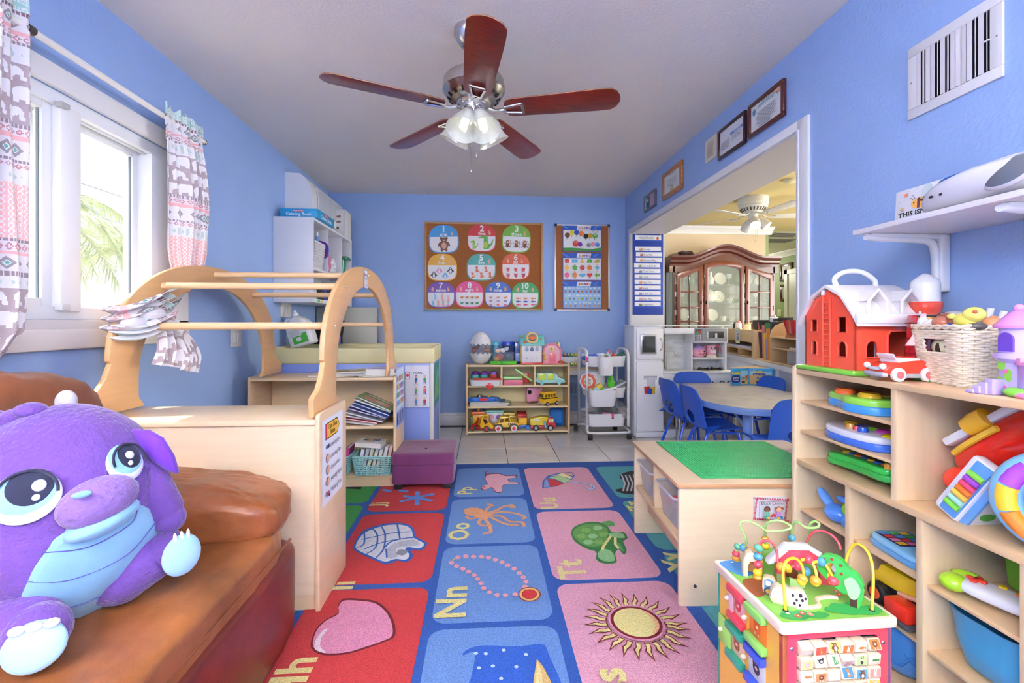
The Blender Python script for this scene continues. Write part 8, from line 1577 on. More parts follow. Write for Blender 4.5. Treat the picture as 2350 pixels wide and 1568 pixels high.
Pt('gable_wall',wallwith(FG,gab,gh,.006,RB,''),'gloss',t); Pt('back_gable_wall',wallwith(FG @ TR(0,0,-bl+.006),gab,[],.006,RB,''),'gloss',t)
FSd = Fm((0,0,0),(1,0,0),(0,0,1)); sw = [(0,.014),(bl*.46,.014),(bl*.46,.125),(bl*.5,.14),(bl*.84,.14),(bl*.84,.014),(bl,.014),(bl,.19),(0,.19)]
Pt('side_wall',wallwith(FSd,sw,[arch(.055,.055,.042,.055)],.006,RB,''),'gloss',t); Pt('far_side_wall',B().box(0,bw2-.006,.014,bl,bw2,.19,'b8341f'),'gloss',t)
for F_,hs in ((FG,gh),(FSd,[arch(.055,.055,.042,.055)])):
 for h in hs: Pt('window_frame',B(F_).tube([(x,y,.001) for x,y in h],.0032,'ea5540',6,closed=True),'gloss',t)
Pt('door_frame',B(FSd).tube([(bl*.46,.016,.001),(bl*.46,.125,.001),(bl*.5,.14,.001),(bl*.84,.14,.001),(bl*.84,.016,.001)],.004,'ea5540',6),'gloss',t)
Pt('door',B(FSd).box(bl*.47,.016,-.05,bl*.50,.12,-.045,'e6e4e2').box(bl*.505,.016,-.04,bl*.53,.12,-.035,'dcdad8'),'gloss',t)
b = B(FG); b.tube([(.088,.02,.004),(.088,.262,.004)],.004,RB,8); b.tube([(.118,.02,.004),(.118,.25,.004)],.004,RB,8)
for k in range(12): b.tube([(.088,.035+.018*k,.005),(.118,.035+.018*k,.005)],.0022,'ee6a54',6)
b.tube([(.088,.26,.004),(.088,.285,.004)],.006,'eceaea',8); Pt('ladder',b,'gloss',t)
Pt('grass_base',B().prism(rr(bl+.05,bw2+.04,.01,3,bl/2,bw2/2),0,.016,'7fd04a',bev=.005),'gloss',t)
def yz(x,P): return [(x,bw2-y,z) for y,z in P]
ro = [(-.022,.165),(.0,.20),(bw2*.22,.262),(bw2*.5,.294),(bw2*.78,.262),(bw2,.20),(bw2+.022,.165)]; ri = [(y,z-.010) for y,z in ro[::-1]]
Pt('roof',B().loft([yz(x,ro+ri) for x in (-.014,bl+.01)],'efeaea'),'gloss',t,sharp=25)
for xc in (bl*.28,bl*.76):
 w = .032; P = [(xc-w,.195),(xc-w,.235),(xc,.270),(xc+w,.235),(xc+w,.195)]
 Pt('dormer',B(Fm((0,-.012,0),(1,0,0),(0,0,1))).tube([(x,y,0) for x,y in P],.0055,'f2eeee',6).prism([(xc-w,.19),(xc-w,.235),(xc-w+.004,.235),(xc-w+.004,.19)],-.06,0,'efeaea').prism([(xc+w-.004,.19),(xc+w-.004,.235),(xc+w,.235),(xc+w,.19)],-.06,0,'efeaea').prism([(xc-w,.235),(xc,.27),(xc+w,.235),(xc+w,.229),(xc,.264),(xc-w,.229)],-.08,0,'efeaea').prism([(xc-w*.9,.195),(xc+w*.9,.195),(xc+w*.9,.232),(xc,.262),(xc-w*.9,.232)],-.055,-.05,'d4442f' if xc > bl*.5 else 'dcd8dc'),'gloss',t)
Pt('eave',B().box(-.014,-.026,.163,bl+.01,-.012,.195,'f0ecec',.003),'gloss',t)
Pt('handle',B().tube(cr([(.03,bw2*.5,.288),(.022,bw2*.5,.315),(.06,bw2*.5,.338),(.12,bw2*.5,.338),(.165,bw2*.5,.312),(.17,bw2*.5,.288)],7),.0085,'f0f0f0',10),'gloss',t)
t = Tg('toy_silo','red and white toy silo with hinges beside the barn','toy silo',M=TR(1.405,1.375,zt) @ MX.Diagonal((.70,.70,.93,1))); Pt('lower_body',B().lathe([(0,0),(.052,0),(.052,.19),(.058,.225),(.062,.23),(.062,.245),(.057,.25)],'e4503a',28),'gloss',t,sharp=40); Pt('dome',B().lathe([(.054,.245),(.054,.31),(.05,.322),(.02,.342),(.006,.348),(0,.348)],'f0eff0',28),'gloss',t,sharp=40)
t = Tg('toy_silo_door','dark red curved toy silo half with hinges between the barn and the basket','toy silo',M=TR(1.315,1.275,zt)); Pt('body',B().lathe([(0,0),(.058,0),(.056,.06),(.052,.12),(.050,.17),(.048,.19),(0,.19)],'b01828',28),'gloss',t,sharp=40)
for z in (.03,.075,.12,.165): Pt('hinge',B().box(-.057,-.022,z,-.045,-.008,z+.018,'c02030',.002).tube([(.055*math.cos(a),.055*math.sin(a),z) for a in [i*PI/10 for i in range(20)]],.0015,'8a1020',5,closed=True),'gloss',t)
Pt('roof_panel',B(Fm((-.062,-.02,.10),(1,-.1,0),(0,0,1))).prism([(-.03,.0),(.012,.0),(.012,.06)],0,.004,'f0c8c4'),'gloss',t); Pt('grass_base',B().box(-.07,-.07,0,.08,-.01,.012,'5fc83a',.004),'gloss',t)
t = Tg('toy_convertible','red toy convertible with white rimmed wheels in front of the barn','toy car',M=TR(1.205,1.255,zt,rz=-.05))
Pt('body',B().prism(rnd([(-.073,.018),(.072,.018),(.075,.035),(.06,.052),(.035,.062),(-.015,.058),(-.05,.05),(-.075,.036)],.012,3),-.036,.036,'e23c28',bev=.010,seg=3,F=Fm((0,0,0),(1,0,0),(0,0,1))),'gloss',t,sharp=60)
Pt('cockpit',B().box(-.034,-.033,.048,.034,.033,.066,'eceaee',.006),'gloss',t); Pt('seat',B().box(-.012,-.026,.055,.022,.026,.070,'c82c20',.004),'gloss',t); Pt('windscreen',B(TR(-.036,0,.062,ry=-.5)).box(-.002,-.03,0,.002,.03,.018,'f0f0f2',.002),'gloss',t)
Pt('bumper',B().box(-.08,-.036,.012,-.062,.036,.026,'b0b2b8',.005).box(-.03,-.038,.010,.03,-.03,.022,'a8aab0',.003),'plastic',t); Pt('grille',B().box(-.079,-.018,.030,-.070,.018,.040,'c8cace',.003),'plastic',t)
for y in (-.028,.028): Pt('headlight',B().ell(-.074,y,.042,.009,.009,.009,'e8eaee',12,8),'gloss',t)
for x in (-.038,.045):
 for y in (-.038,.038): wheel(t,x,y,.0195,.0195,.014,'e8e4e6','e06a70')
WBM = TR(1.305,1.165,zt,rz=-.22); t = Tg('wicker_basket','cream wicker basket heaped with rubber animals on the shelf top','basket',M=WBM)
Bw,Bd,Bh = .155,.205,.155; rows = 24; npt = 56; bb = B(); bs_ = B()
def even(P,n):
 L_ = [0]
 for i in range(len(P)): L_.append(L_[-1]+math.dist(P[i],P[(i+1) % len(P)]))
 o = []; j = 0
 for k in range(n):
  d = L_[-1]*k/n
  while L_[j+1] < d: j += 1
  u = (d-L_[j])/max(L_[j+1]-L_[j],1e-9); a,c = P[j],P[(j+1) % len(P)]; o.append((a[0]+(c[0]-a[0])*u,a[1]+(c[1]-a[1])*u))
 return o
_BR = even(rr(Bw,Bd,.035,13),84)
def bring(z,off=0): k = .78+.22*(z/Bh); return [(x*k*(1+off/Bw*2),y*k*(1+off/Bd*2),z) for x,y in _BR]
R1 = bring(0); NP = len(R1)
def inslot(p,z): return p[0] < 0 and -.035 < p[1] < .035 and .085 < z < .122
for r in range(rows):
 z = .006+r*(Bh-.012)/rows; base = bring(z); pts = []; segs = []; cur = []
 for i in range(NP+1):
  p = base[i % NP]; o = .0026*math.cos(PI*(i/3.0+r)); k = 1+o*9; q = (p[0]*k,p[1]*k,z)
  if inslot(p,z):
   if len(cur) > 1: segs.append(cur)
   cur = []
  else: cur.append(q)
 if len(cur) > 1: segs.append(cur)
 for sg in segs: bb.tube(sg,.0041,'f6e8cc',6)
w_ = Pt('weave',bb,'wicker',t,sharp=80); w_['kind'] = 'stuff'
for i in range(0,NP,3):
 lo,hi = bring(0)[i],bring(Bh)[i]
 if inslot(bring(.1)[i],.1): bs_.tube([lo,tuple(lo[k]+(hi[k]-lo[k])*.53 for k in range(3))],.002,'dcc49a',5)
 else: bs_.tube([lo,hi],.002,'dcc49a',5)
Pt('stakes',bs_,'wicker',t)['kind'] = 'stuff'
for z,nm_ in ((.004,'base_braid'),(Bh,'rim_braid')):
 b = B(); P = [VC(p) for p in bring(z)]
 for ph in (0,PI): b.tube([P[i]+VC((0,0,.0035*math.sin(i*.9+ph)))+P[i].normalized()*.003*math.cos(i*.9+ph) for i in range(NP)],.0042,'f6e8cc',6,closed=True)
 Pt(nm_,b,'wicker',t,sharp=80)
Pt('bottom',B().prism([(x*.97,y*.97) for x,y,z in bring(0)],.001,.005,'d8c096'),'wicker',t)
def ba(nm,lab,x,y,z,fn,cat='toy animal'):
 b = B(WBM @ TR(x,y,z)); fn(b); Sl(nm,lab,cat,b,'gloss' if nm != 'fabric_toy' else 'cloth',group='rubber animals in the wicker basket',sharp=60)
ba('toy_cow','grey and white rubber cow head up in the wicker basket',-.01,.02,Bh+.02,lambda b: b.ell(0,0,0,.035,.03,.025,'a8a8ae',18,12).ell(-.03,.01,-.015,.024,.024,.02,'efe4b8',16,10).ell(-.005,.035,.012,.012,.014,.010,'5a2a28',12,8).ell(-.01,-.03,.005,.014,.012,.010,'5a2a28',12,8).ell(.03,-.03,-.01,.03,.03,.02,'d8b0b8',14,10).tube([(.04,-.05,-.01),(.045,-.055,.03)],.008,'e8e8ea',8).tube([(.05,-.075,-.01),(.055,-.08,.022)],.008,'e8e8ea',8))
ba('toy_horse','brown rubber hoof figure with a dark top in the wicker basket',-.045,.075,Bh+.004,lambda b: b.loft([[(x*k+o,y*k,z) for x,y in el(0,0,.02,n=14)] for k,o,z in ((.9,0,-.02),(1.0,.002,.0),(1.3,.006,.02),(1.35,.008,.024))],'c08a4a').ell(.008,0,.026,.028,.026,.006,'4a4640',14,8))
ba('toy_lamb','white rubber lamb lying in the wicker basket',-.05,.03,Bh+.003,lambda b: b.ell(0,0,0,.028,.035,.02,'f0eeee',16,12).ell(-.01,.032,.008,.014,.014,.018,'f2eeee',12,8).ell(-.008,.034,.026,.008,.008,.008,'f0c0cc',10,6))
ba('toy_hat','brown rubber cowboy hat toy at the basket rim',-.055,-.015,Bh+.012,lambda b: b.ell(0,0,0,.014,.042,.026,'a8604a',20,10).ell(-.01,.003,0,.018,.024,.018,'b46a52',16,10),'toy hat')
ba('toy_chick','pale yellow rubber chick in the wicker basket',-.045,-.07,Bh+.024,lambda b: b.ell(0,0,-.006,.026,.032,.022,'f2e468',18,12).ell(-.0,-.022,.008,.022,.024,.020,'f4e870',16,12).ell(-.02,.022,.004,.008,.012,.008,'f4e870',10,8).ell(-.015,-.045,.015,.005,.006,.005,'e86a4a',8,6))
ba('toy_fox','orange rubber animal half hidden behind the chick',.0,-.085,Bh+.008,lambda b: b.ell(0,0,0,.024,.026,.018,'e89a6a',14,10).ell(.01,.01,.01,.012,.012,.012,'d8845a',10,8))
ba('toy_tortoise','dark grey rubber shell toy at the near end of the basket',-.04,-.088,Bh+.002,lambda b: b.ell(0,0,0,.024,.024,.012,'5a5650',14,10).ell(0,0,.008,.016,.016,.008,'6a665e',12,8))
ba('fabric_toy','blue and white rubber piece under the chick',-.05,-.05,Bh-.002,lambda b: b.ell(0,0,0,.022,.024,.012,'c8d4ea',14,10).ell(-.012,.01,.004,.01,.01,.01,'2a4a9a',10,8))
ba('toy_zebra','cream and black rubber animal seen through the basket handle hole',-.045,.0,.10,lambda b: b.ell(0,0,0,.022,.045,.028,'e8e4b8',16,12).ell(-.016,.0,-.004,.008,.012,.018,'2a2218',10,8).ell(-.014,-.032,.004,.009,.012,.010,'3a2e1a',10,8))
t = Tg('toy_castle','purple and pink toy castle tower with stairs at the right of the shelf top','toy castle',M=TR(1.23,.935,zt,s=.84)); cp = 'b9a2e6'
Pt('base',B().lathe([(0,0),(.078,0),(.082,.006),(.078,.014),(0,.014)],'ee8fc8',32,cx=.01,cy=-.02),'gloss',t)
b = B(); n = 32
for (z0,z1) in ((.014,.088),):
 for i in range(n):
  a0,a1 = 2*PI*i/n,2*PI*(i+1)/n; am = (a0+a1)/2; d = abs((am-(PI+.55)+PI) % (2*PI)-PI); h0 = z0 if d > .62 else z0+.058*math.sqrt(max(0,1-(d/.62)**2))
  for R_,s_ in ((.066,1),(.061,-1)):
   v = [(.01+R_*math.cos(a0),-.02+R_*math.sin(a0),h0),(.01+R_*math.cos(a1),-.02+R_*math.sin(a1),h0),(.01+R_*math.cos(a1),-.02+R_*math.sin(a1),z1),(.01+R_*math.cos(a0),-.02+R_*math.sin(a0),z1)]; b.add(v,[(0,1,2,3) if s_ > 0 else (3,2,1,0)],cp)
Pt('wall',b,'gloss',t,sharp=50); Pt('inner_liner',B().lathe([(.0,.016),(.05,.016),(.052,.08),(0,.082)],'4a2a9a',24,cx=.02,cy=-.01),'gloss',t)
b = B()
for i in range(14): a = 2*PI*i/14; b.M = TR(.01,-.02,.088) @ MX.Rotation(a,4,'Z') @ TR(.066,0,0); b.box(-.006,-.009,0,.006,.009,.016,'ea9ad2',.002)
b.M = TR(.01,-.02,0); b.lathe([(.060,.084),(.072,.086),(.072,.094),(.060,.096)],'ea9ad2',32); Pt('battlement',b,'gloss',t)
b = B(TR(.0,.052,0)); Pt('tower',b.loft([[(x*k,y*k,z) for x,y in el(0,0,.04,n=24)] for k,z in ((1,.0),(1,.088),(1.3,.10),(1.3,.115),(1,.115),(1,.185))],'c6b4ee'),'gloss',t,sharp=40)
Pt('tower_window',B(Fm((-.0405,.052,.12),(0,-1,0),(0,0,1))).prism(arch(0,0,.036,.052),-.006,.0012,'6a48b8'),'gloss',t); Pt('vine',B(Fm((-.0395,.056,.01),(0,-1,0),(0,0,1))).flat(el(-.01,.02,.012,.02),'8ac84a').flat(el(.01,.045,.010,.018),'8ac84a').flat(el(-.006,.072,.010,.016),'8ac84a').flat(el(.004,.055,.006),'e86aa8').flat(el(0,.012,.006),'e86aa8'),'print',t)
Pt('tower_roof',B(TR(.0,.052,.183)).lathe([(0,0),(.05,0),(.052,.008),(.036,.026),(.018,.045),(.0,.052)],'e08fd6',26).ell(0,0,.055,.012,.012,.012,'ea9ae0',12,8),'gloss',t,sharp=50)
Pt('second_tower',B(TR(.045,-.01,.095)).lathe([(0,0),(.036,0),(.036,.08),(.044,.085),(.044,.092),(.02,.11),(0,.13)],['c6b4ee','c6b4ee','c6b4ee','e08fd6','e08fd6','e08fd6','e08fd6'],24),'gloss',t)
for k in range(4): Pt('stair',B().box(-.075-.006*k+.0,.075+.012*k-.02,0,-.03,.095+.012*k-.02,.044-.011*k,'b4a4e2',.003),'gloss',t)
Pt('bush',B().ell(-.05,.02,.012,.018,.03,.014,'7cc84a',14,10),'gloss',t)
# --- WALL SHELF
t = Tg('wall_shelf','white wall shelf on two plastic brackets at the right','shelf',(1.38,1.0,1.39)); Pt('board',B().box(1.232,.35,1.381,RX,1.458,1.397,'eceaec',.002),'plastic',t,w=1)
for y in (1.425,1.035):
 b = B(); b.tube(cr([(1.252,y,1.370),(1.30,y,1.366),(1.42,y,1.362),(1.478,y,1.352),(1.492,y,1.31),(1.495,y,1.25),(1.496,y,1.205)],5),[.011]*31,'ededf0',12,flatx=1.2).box(1.495,y-.018,1.19,RX,y+.018,1.381,'e8e8ec',.008).box(1.26,y-.012,1.366,1.5,y+.012,1.381,'e9e9ec',.003); Pt('bracket',b,'plastic',t,w=1,sharp=60)
FCd = Fm((1.375,1.447,1.398),(.03,-1,0),(.06,0,1)); t = Tg('bee_sign','white bee card reading THIS ISN\'T, standing on the wall shelf','sign',M=FCd)
Pt('card',B().box(0,0,0,.30,.125,.006,'eceaee',.001),'print',t); g = B(TR(0,0,.0062)); g.text("THIS ISN'T YOUR",.105,.036,.021,'1c1c1e',bold=.03,sx=1.15); g.M = TR(0,.016,.0064)
g.flat(rot2(el(.105,.085,.018,.024),-.3,.105,.085),'c8d4d6'); g.flat(el(.085,.055,.030,.017),'f2b45a')
for x in (.08,.098): g.flat([(x-.004,.039),(x+.004,.039),(x+.005,.071),(x-.004,.071)],'6a3a4a')
g.flat([(.112,.05),(.122,.052),(.112,.062)],'5a3040'); g.flat(el(.066,.058,.0025),'2a2222'); g.line([(.064,.068),(.055,.076),(.050,.074)],.0015,'444444'); g.line([(.070,.070),(.064,.082),(.058,.082)],.0015,'444444'); g.flat(el(.035,.09,.004),'f08a6a'); g.flat(el(.041,.091,.004),'f08a6a'); g.flat([(.031,.089),(.045,.089),(.038,.081)],'f08a6a'); g.flat(el(.026,.045,.004),'f2ac6a'); g.flat(el(.031,.045,.004),'f2ac6a')
for x,y in ((.02,.11),(.06,.108),(.075,.1),(.02,.07),(.05,.1),(.03,.028)): g.flat(el(x,y,.0018),'a8d0d0')
Pt('print',g,'print',t)
t = Tg('cd_radio','white rounded portable radio with a grey speaker on the wall shelf','radio',M=TR(1.335,1.07,1.398) @ MX.Diagonal((1,1.08,.82,1)))
b = B(); rings = []
for k in range(21):
 u = -1+k/10; y = u*.205; s_ = max(.05,(1-abs(u)**2.6))**.5; zc = .012+.060*1; rings.append([(x*s_,y,.002+(zz_*s_+.05*(1-s_)*.5)) for x,zz_ in [(.10*math.copysign(abs(math.cos(a))**.7,math.cos(a)),.062+.060*math.copysign(abs(math.sin(a))**.8,math.sin(a))) for a in [i*PI/14 for i in range(28)]]])
b.loft(rings,'e8e8ee'); Pt('body',b,'gloss',t,sharp=70)
FSp = Fm((-.088,-.055,.062),(-.18,-1,0),(.35,0,1)); Pt('speaker',B(FSp).ell(0,0,0,.062,.048,.016,'6d7480',30,12),'plastic',t,sharp=70); Pt('speaker',B(TR(0,.0,0) @ FSp @ TR(-.0,0,0)).ell(.0,0,-.001,.067,.053,.013,'dcdce4',30,12),'gloss',t,sharp=70)
Pt('display',B().ell(-.055,.07,.098,.028,.06,.016,'2f66b8',20,10),'gloss',t,sharp=70); Pt('lid',B().ell(.0,-.02,.112,.07,.09,.016,'d8d8de',26,10),'gloss',t,sharp=70)
for k,(y,r) in enumerate(((.145,.0045),(.12,.006),(.095,.0045))): Pt('port',B(Fm((-.092,y,.05),(0,-1,0),(0,0,1))).ell(0,0,0,r,.0045,.003,'15151a',12,8),'plastic',t)
for k in range(4): Pt('button',B().ell(-.07,.03-.035*k,.108,.008,.013,.006,'b0b0b4',12,8),'plastic',t)
Pt('handle',B().tube(cr([(0,.17,.07),(.03,.12,.125),(.03,0,.140),(.03,-.12,.125),(0,-.17,.07)],5),.009,'dedee4',10),'gloss',t)
# --- ACTIVITY CUBE
AM = TR(.684,1.008,0,rz=.035); AC_ = Tg('activity_cube','wooden activity cube with bead wires on top and picture blocks in front','activity cube',M=AM); cs_,ch = .272,.40
Pt('bottom',B().box(.012,.012,.02,cs_-.012,cs_-.012,.035,'e6d4b4'),'birch_x',AC_)
FA = Fm((0,0,0),(1,0,0),(0,0,1)); FLf = Fm((0,cs_,0),(0,-1,0),(0,0,1))
op = rr(.205,.33,.012,4,cs_/2,.195)
Pt('front_frame',wallwith(FA,rr(cs_,ch-.022,.004,2,cs_/2,(ch-.022)/2),[op],.012,'e2465a',''),'gloss',AC_,sharp=30)
Pt('left_panel',wallwith(FLf,rr(cs_,ch-.022,.004,2,cs_/2,(ch-.022)/2),[],.012,'efb548',''),'gloss',AC_,sharp=30)
Pt('right_panel',B().box(cs_-.012,.0,0,cs_,cs_,ch-.022,'3f9ad0',.002),'gloss',AC_); Pt('back_panel',B().box(.012,cs_-.012,0,cs_-.012,cs_,ch-.022,'2f9a84',.002),'gloss',AC_)
Pt('corner_post',B().box(-.001,cs_-.012,0,.012,cs_+.001,ch-.022,'2f9a84',.002),'gloss',AC_)
for x in (.022,cs_-.022): Pt('screw',B(FA).ell(x,ch-.06,.001,.0045,.0045,.002,'b8b8bc',12,6),'steel',AC_)
Pt('table_top',B().prism(rr(cs_+.02,cs_+.02,.010,3,cs_/2,cs_/2),ch-.022,ch,'ecdcc4',bev=.003),'birch_x',AC_)
g = B(TR(0,0,ch+.0004)); g.flat(rr(cs_-.002,cs_-.002,.006,3,cs_/2,cs_/2),'7cb84a'); g.flat(leafshape([(0.004,.22),(.03,.19),(.07,.21),(.09,.268),(.004,.268)]),'3f8ac8'); g.flat(leafshape([(.004,.10),(.05,.12),(.08,.17),(.03,.18),(.004,.16)]),'8a4a2a')
for x,y,rx,ry in ((.05,.02,.04,.02),(.10,.016,.03,.014),(.19,.03,.045,.026),(.23,.02,.04,.02),(.15,.03,.02,.012)): g.flat(leafshape([(max(.004,x-rx),y),(x-rx*.5,y+ry),(x,y+ry*.8),(x+rx*.5,y+ry),(min(cs_-.004,x+rx),y),(x,max(.003,y-ry*.8))]),'2f9a4a')
for x,y,c in ((.05,.016,'e8583a'),(.065,.022,'e8402c'),(.08,.014,'f0907a'),(.21,.09,'e86a7a'),(.225,.075,'f0c04a'),(.20,.07,'e8402c'),(.235,.09,'f0907a')):
 for k in range(5): g.flat(el(x+.0045*math.cos(k*1.257),y+.0045*math.sin(k*1.257),.0032,n=8),c)
 g.flat(el(x,y,.0025,n=8),'f6e0a0')
for x,y in ((.02,.01),(.03,.055),(.09,.022),(.02,.235)): g.flat(el(x,y,.004,.003),'f0ece0')
for x,y in ((.10,.09),(.115,.075),(.13,.095),(.16,.06),(.14,.11)): g.flat(el(x,y,.003,.0018),'5a7a2a')
Pt('top_print',g,'print',AC_)
Pt('groove',B(TR(0,0,ch)).tube(cr([(.07,.05,.001),(.10,.045,.001),(.13,.05,.001),(.145,.075,.001),(.18,.08,.001),(.20,.075,.001)],5),.006,'e2cfae',6),'birch_x',AC_)
def wire(pts,c,beads=(),r=.0032):
 P = [AM.inverted() @ aD(x_,y_,d_*1.045) for x_,y_,d_ in pts]
 for e_ in (0,-1):
  if P[e_].z < ch+.03: P[e_].z = ch
 P = cr(P,7); Pt('wire',B().tube(P,r,c,8),'gloss',AC_,sharp=70)
 for (f,cc,rb) in beads:
  p = P[int(f*(len(P)-1))]; q = P[min(int(f*(len(P)-1))+1,len(P)-1)]; ax = (q-P[max(int(f*(len(P)-1))-1,0)]).normalized(); F = Fm(p,ax.orthogonal(),ax.cross(ax.orthogonal()))
  Pt('bead',B(F).ell(0,0,0,rb,rb,rb*.85,cc,16,10),'gloss',AC_,sharp=70)
cO,cY,cR,cB2,cG = 'f0a03c','ecc42c','dc4a5c','4f98b8','5ba886'
wire([(1690,1292,1.27),(1689,1278,1.27),(1690,1262,1.27),(1698,1250,1.27),(1708,1258,1.26),(1712,1240,1.24),(1698,1203,1.24),(1716,1196,1.24),(1742,1207,1.22),(1762,1219,1.22),(1806,1216,1.20),(1813,1206,1.20),(1785,1195,1.20),(1758,1204,1.22),(1756,1236,1.25),(1757,1262,1.27)],'a8da7a',((.005,cY,.0115),(.05,cO,.0115),(.10,cR,.0105),(.17,cG,.0105),(.25,cB2,.0115),(.98,cY,.011),(.94,cO,.009)))
wire([(1815,1290,1.27),(1817,1240,1.25),(1819,1204,1.24),(1832,1199,1.22),(1850,1211,1.2),(1874,1211,1.2),(1880,1203,1.2),(1870,1197,1.21),(1859,1205,1.22),(1857,1235,1.25),(1856,1270,1.27)],'a8da7a',((.12,cB2,.010),))
wire([(1738,1340,1.18),(1739,1300,1.18),(1740,1262,1.18),(1748,1244,1.18),(1768,1243,1.17),(1782,1265,1.16),(1786,1292,1.15),(1800,1305,1.13),(1830,1300,1.13),(1855,1315,1.13)],'e0525e',((.02,cO,.0115),(.07,cY,.012),(.13,cR,.0115),(.19,cB2,.012),(.25,cG,.0115),(.74,cO,.012),(.82,cY,.0115),(.90,cR,.012),(.97,cB2,.012)))
wire([(1851,1270,1.24),(1852,1245,1.24),(1864,1224,1.23),(1886,1219,1.22),(1908,1228,1.2),(1924,1246,1.19),(1929,1262,1.18)],'e0525e')
wire([(1803,1400,1.045),(1800,1360,1.05),(1797,1310,1.06),(1806,1287,1.07),(1824,1282,1.08),(1839,1296,1.08),(1844,1320,1.08),(1838,1336,1.08)],'f0c53c',((.93,cO,.012),(.985,cY,.011)),.0036)
wire([(1838,1286,1.10),(1855,1284,1.10),(1868,1300,1.09),(1874,1322,1.08),(1870,1338,1.08)],'f0c53c',((.90,cO,.0125),(.99,cY,.011),(.25,cR,.0115)),.0036)
wire([(1862,1292,1.10),(1885,1290,1.10),(1902,1308,1.09),(1912,1332,1.08),(1904,1336,1.08),(1902,1310,1.1),(1908,1294,1.12),(1930,1288,1.13)],'f0c53c',((.45,cR,.0125),(.15,cB2,.0115)),.0036)
wire([(1938,1300,1.13),(1948,1268,1.13),(1962,1250,1.12),(1982,1256,1.1),(1998,1282,1.08),(2004,1325,1.06),(2001,1388,1.045)],'f0c53c',(),.0036)
for px,py,d in ((1803,1402,1.045),(2001,1390,1.045)): q = AM.inverted() @ aD(px,py,d*1.045); Pt('wire_socket',B(TR(q.x,q.y,ch)).lathe([(0,0),(.007,0),(.006,.004),(0,.004)],'26262a',12),'plastic',AC_)
def stand(nm,F,poly,th,c,m='gloss',side=None,holes=None,par=None):
 return Pt(nm,(wallwith(F,poly,holes,th,c,'') if holes else B(F).prism(poly,-th,0,c,bev=.0015,side=side)),m,par or AC_,sharp=35)
q = AM.inverted() @ aZ(1835,1332,ch); FB_ = Fm((q.x-.065,q.y+.0,ch),(1,-.25,0),(0,0,1))
ao = [(0,0),(0,.06),(.03,.085),(.075,.09),(.115,.065),(.135,.03),(.135,0),(.11,0),(.105,.03),(.085,.052),(.05,.055),(.025,.04),(.022,0)]
stand('barn_arch',FB_,ao,.018,'e2465a'); stand('barn_arch_foot',FB_ @ TR(0,-.0,0),[(0,0),(.022,0),(.022,.022),(0,.022)],.02,'a8d88a')
stand('barn_roof',FB_ @ TR(0,0,.003),[(-.022,.045),(-.018,.055),(.025,.098),(.08,.100),(.125,.075),(.155,.035),(.148,.025),(.115,.064),(.078,.089),(.03,.087),(-.01,.047)],.026,'ecebee')
q = AM.inverted() @ aZ(1960,1396,ch); FT = Fm((q.x-.032,q.y+.040,ch),(.62,-.78,0),(0,0,1))
tree = leafshape([(x*.82,y*.86) for x,y in [(.0,.05),(-.028,.075),(-.03,.105),(-.01,.125),(.02,.128),(.035,.12),(.05,.105),(.07,.095),(.085,.07),(.085,.04),(.072,.0),(.05,0),(.05,.03),(.035,.03),(.015,.04)]],3)
stand('apple_tree',FT,tree,.016,'3fb04a',holes=[el(.004,.077,.011,.015,14)]); g = B(FT @ TR(0,0,.0006) @ MX.Diagonal((.82,.86,1,1)))
for x,y in ((-.02,.09),(-.012,.112),(.008,.118),(.03,.108),(.032,.085),(.015,.062)): g.flat(el(x,y,.0042),'9a2a24')
g.flat(leafshape([(.04,.07),(.06,.085),(.078,.06),(.07,.03),(.055,.025),(.045,.045)]),'a8dca0'); Pt('tree_print',g,'print',AC_)
Pt('tree_trunk',B(FT @ MX.Diagonal((.82,.86,1,1))).box(.052,-.0,.0004,.070,.03,.0012,'4a2e22'),'print',AC_)
q = AM.inverted() @ aZ(1768,1362,ch); FTt = Fm((q.x-.02,q.y,ch),(.8,-.6,0),(0,0,1)); tr_ = stand('wooden_tractor',FTt,leafshape([(0,.006),(.0,.04),(.012,.046),(.026,.042),(.032,.024),(.055,.016),(.058,.0),(.02,-.0)],3),.016,'e0c49c','birch_x')
g = B(FTt @ TR(0,0,.0006)); g.flat([(.003,.01),(.003,.036),(.012,.042),(.022,.038),(.026,.022),(.046,.014),(.046,.006)],'4a8ab8'); g.flat(rr(.012,.012,.002,2,.012,.030),'e8dcc4'); g.flat(el(.012,.010,.0105),'3a4a5a'); g.flat(el(.012,.010,.006),'d8a050'); Pt('print',g,'print',tr_)
q = AM.inverted() @ aZ(1808,1386,ch); Fc = Fm((q.x-.035,q.y+.005,ch+.001),(.9,-.45,0),(0,0,1)); cw_ = stand('wooden_cow',Fc,leafshape([(0,0),(-.002,.03),(.01,.042),(.022,.038),(.03,.042),(.04,.036),(.056,.040),(.07,.034),(.074,.012),(.066,0)],3),.024,'e8d8bc','birch_x')
g = B(Fc @ TR(0,0,.0006)); g.flat(leafshape([(.036,.002),(.036,.034),(.055,.037),(.07,.032),(.072,.012),(.064,.002)],3),'ece8e4')
for x,y,r in ((.042,.028,.003),(.05,.018,.0028),(.058,.031,.004),(.062,.02,.003),(.045,.010,.003),(.056,.008,.0026),(.068,.026,.0026)): g.flat(el(x,y,r,r*1.3,10),'2a2a2c')
Pt('print',g,'print',cw_)
q = AM.inverted() @ aZ(1728,1322,ch); Fa = Fm((q.x-.028,q.y,ch),(.9,-.35,0),(0,0,1)); stand('wooden_arch',Fa,[(0,0),(0,.045),(.008,.062),(.022,.068),(.038,.060),(.045,.04),(.045,0),(.034,0),(.034,.03),(.028,.042),(.018,.042),(.012,.03),(.012,0)],.024,'e4ccaa','birch_z')
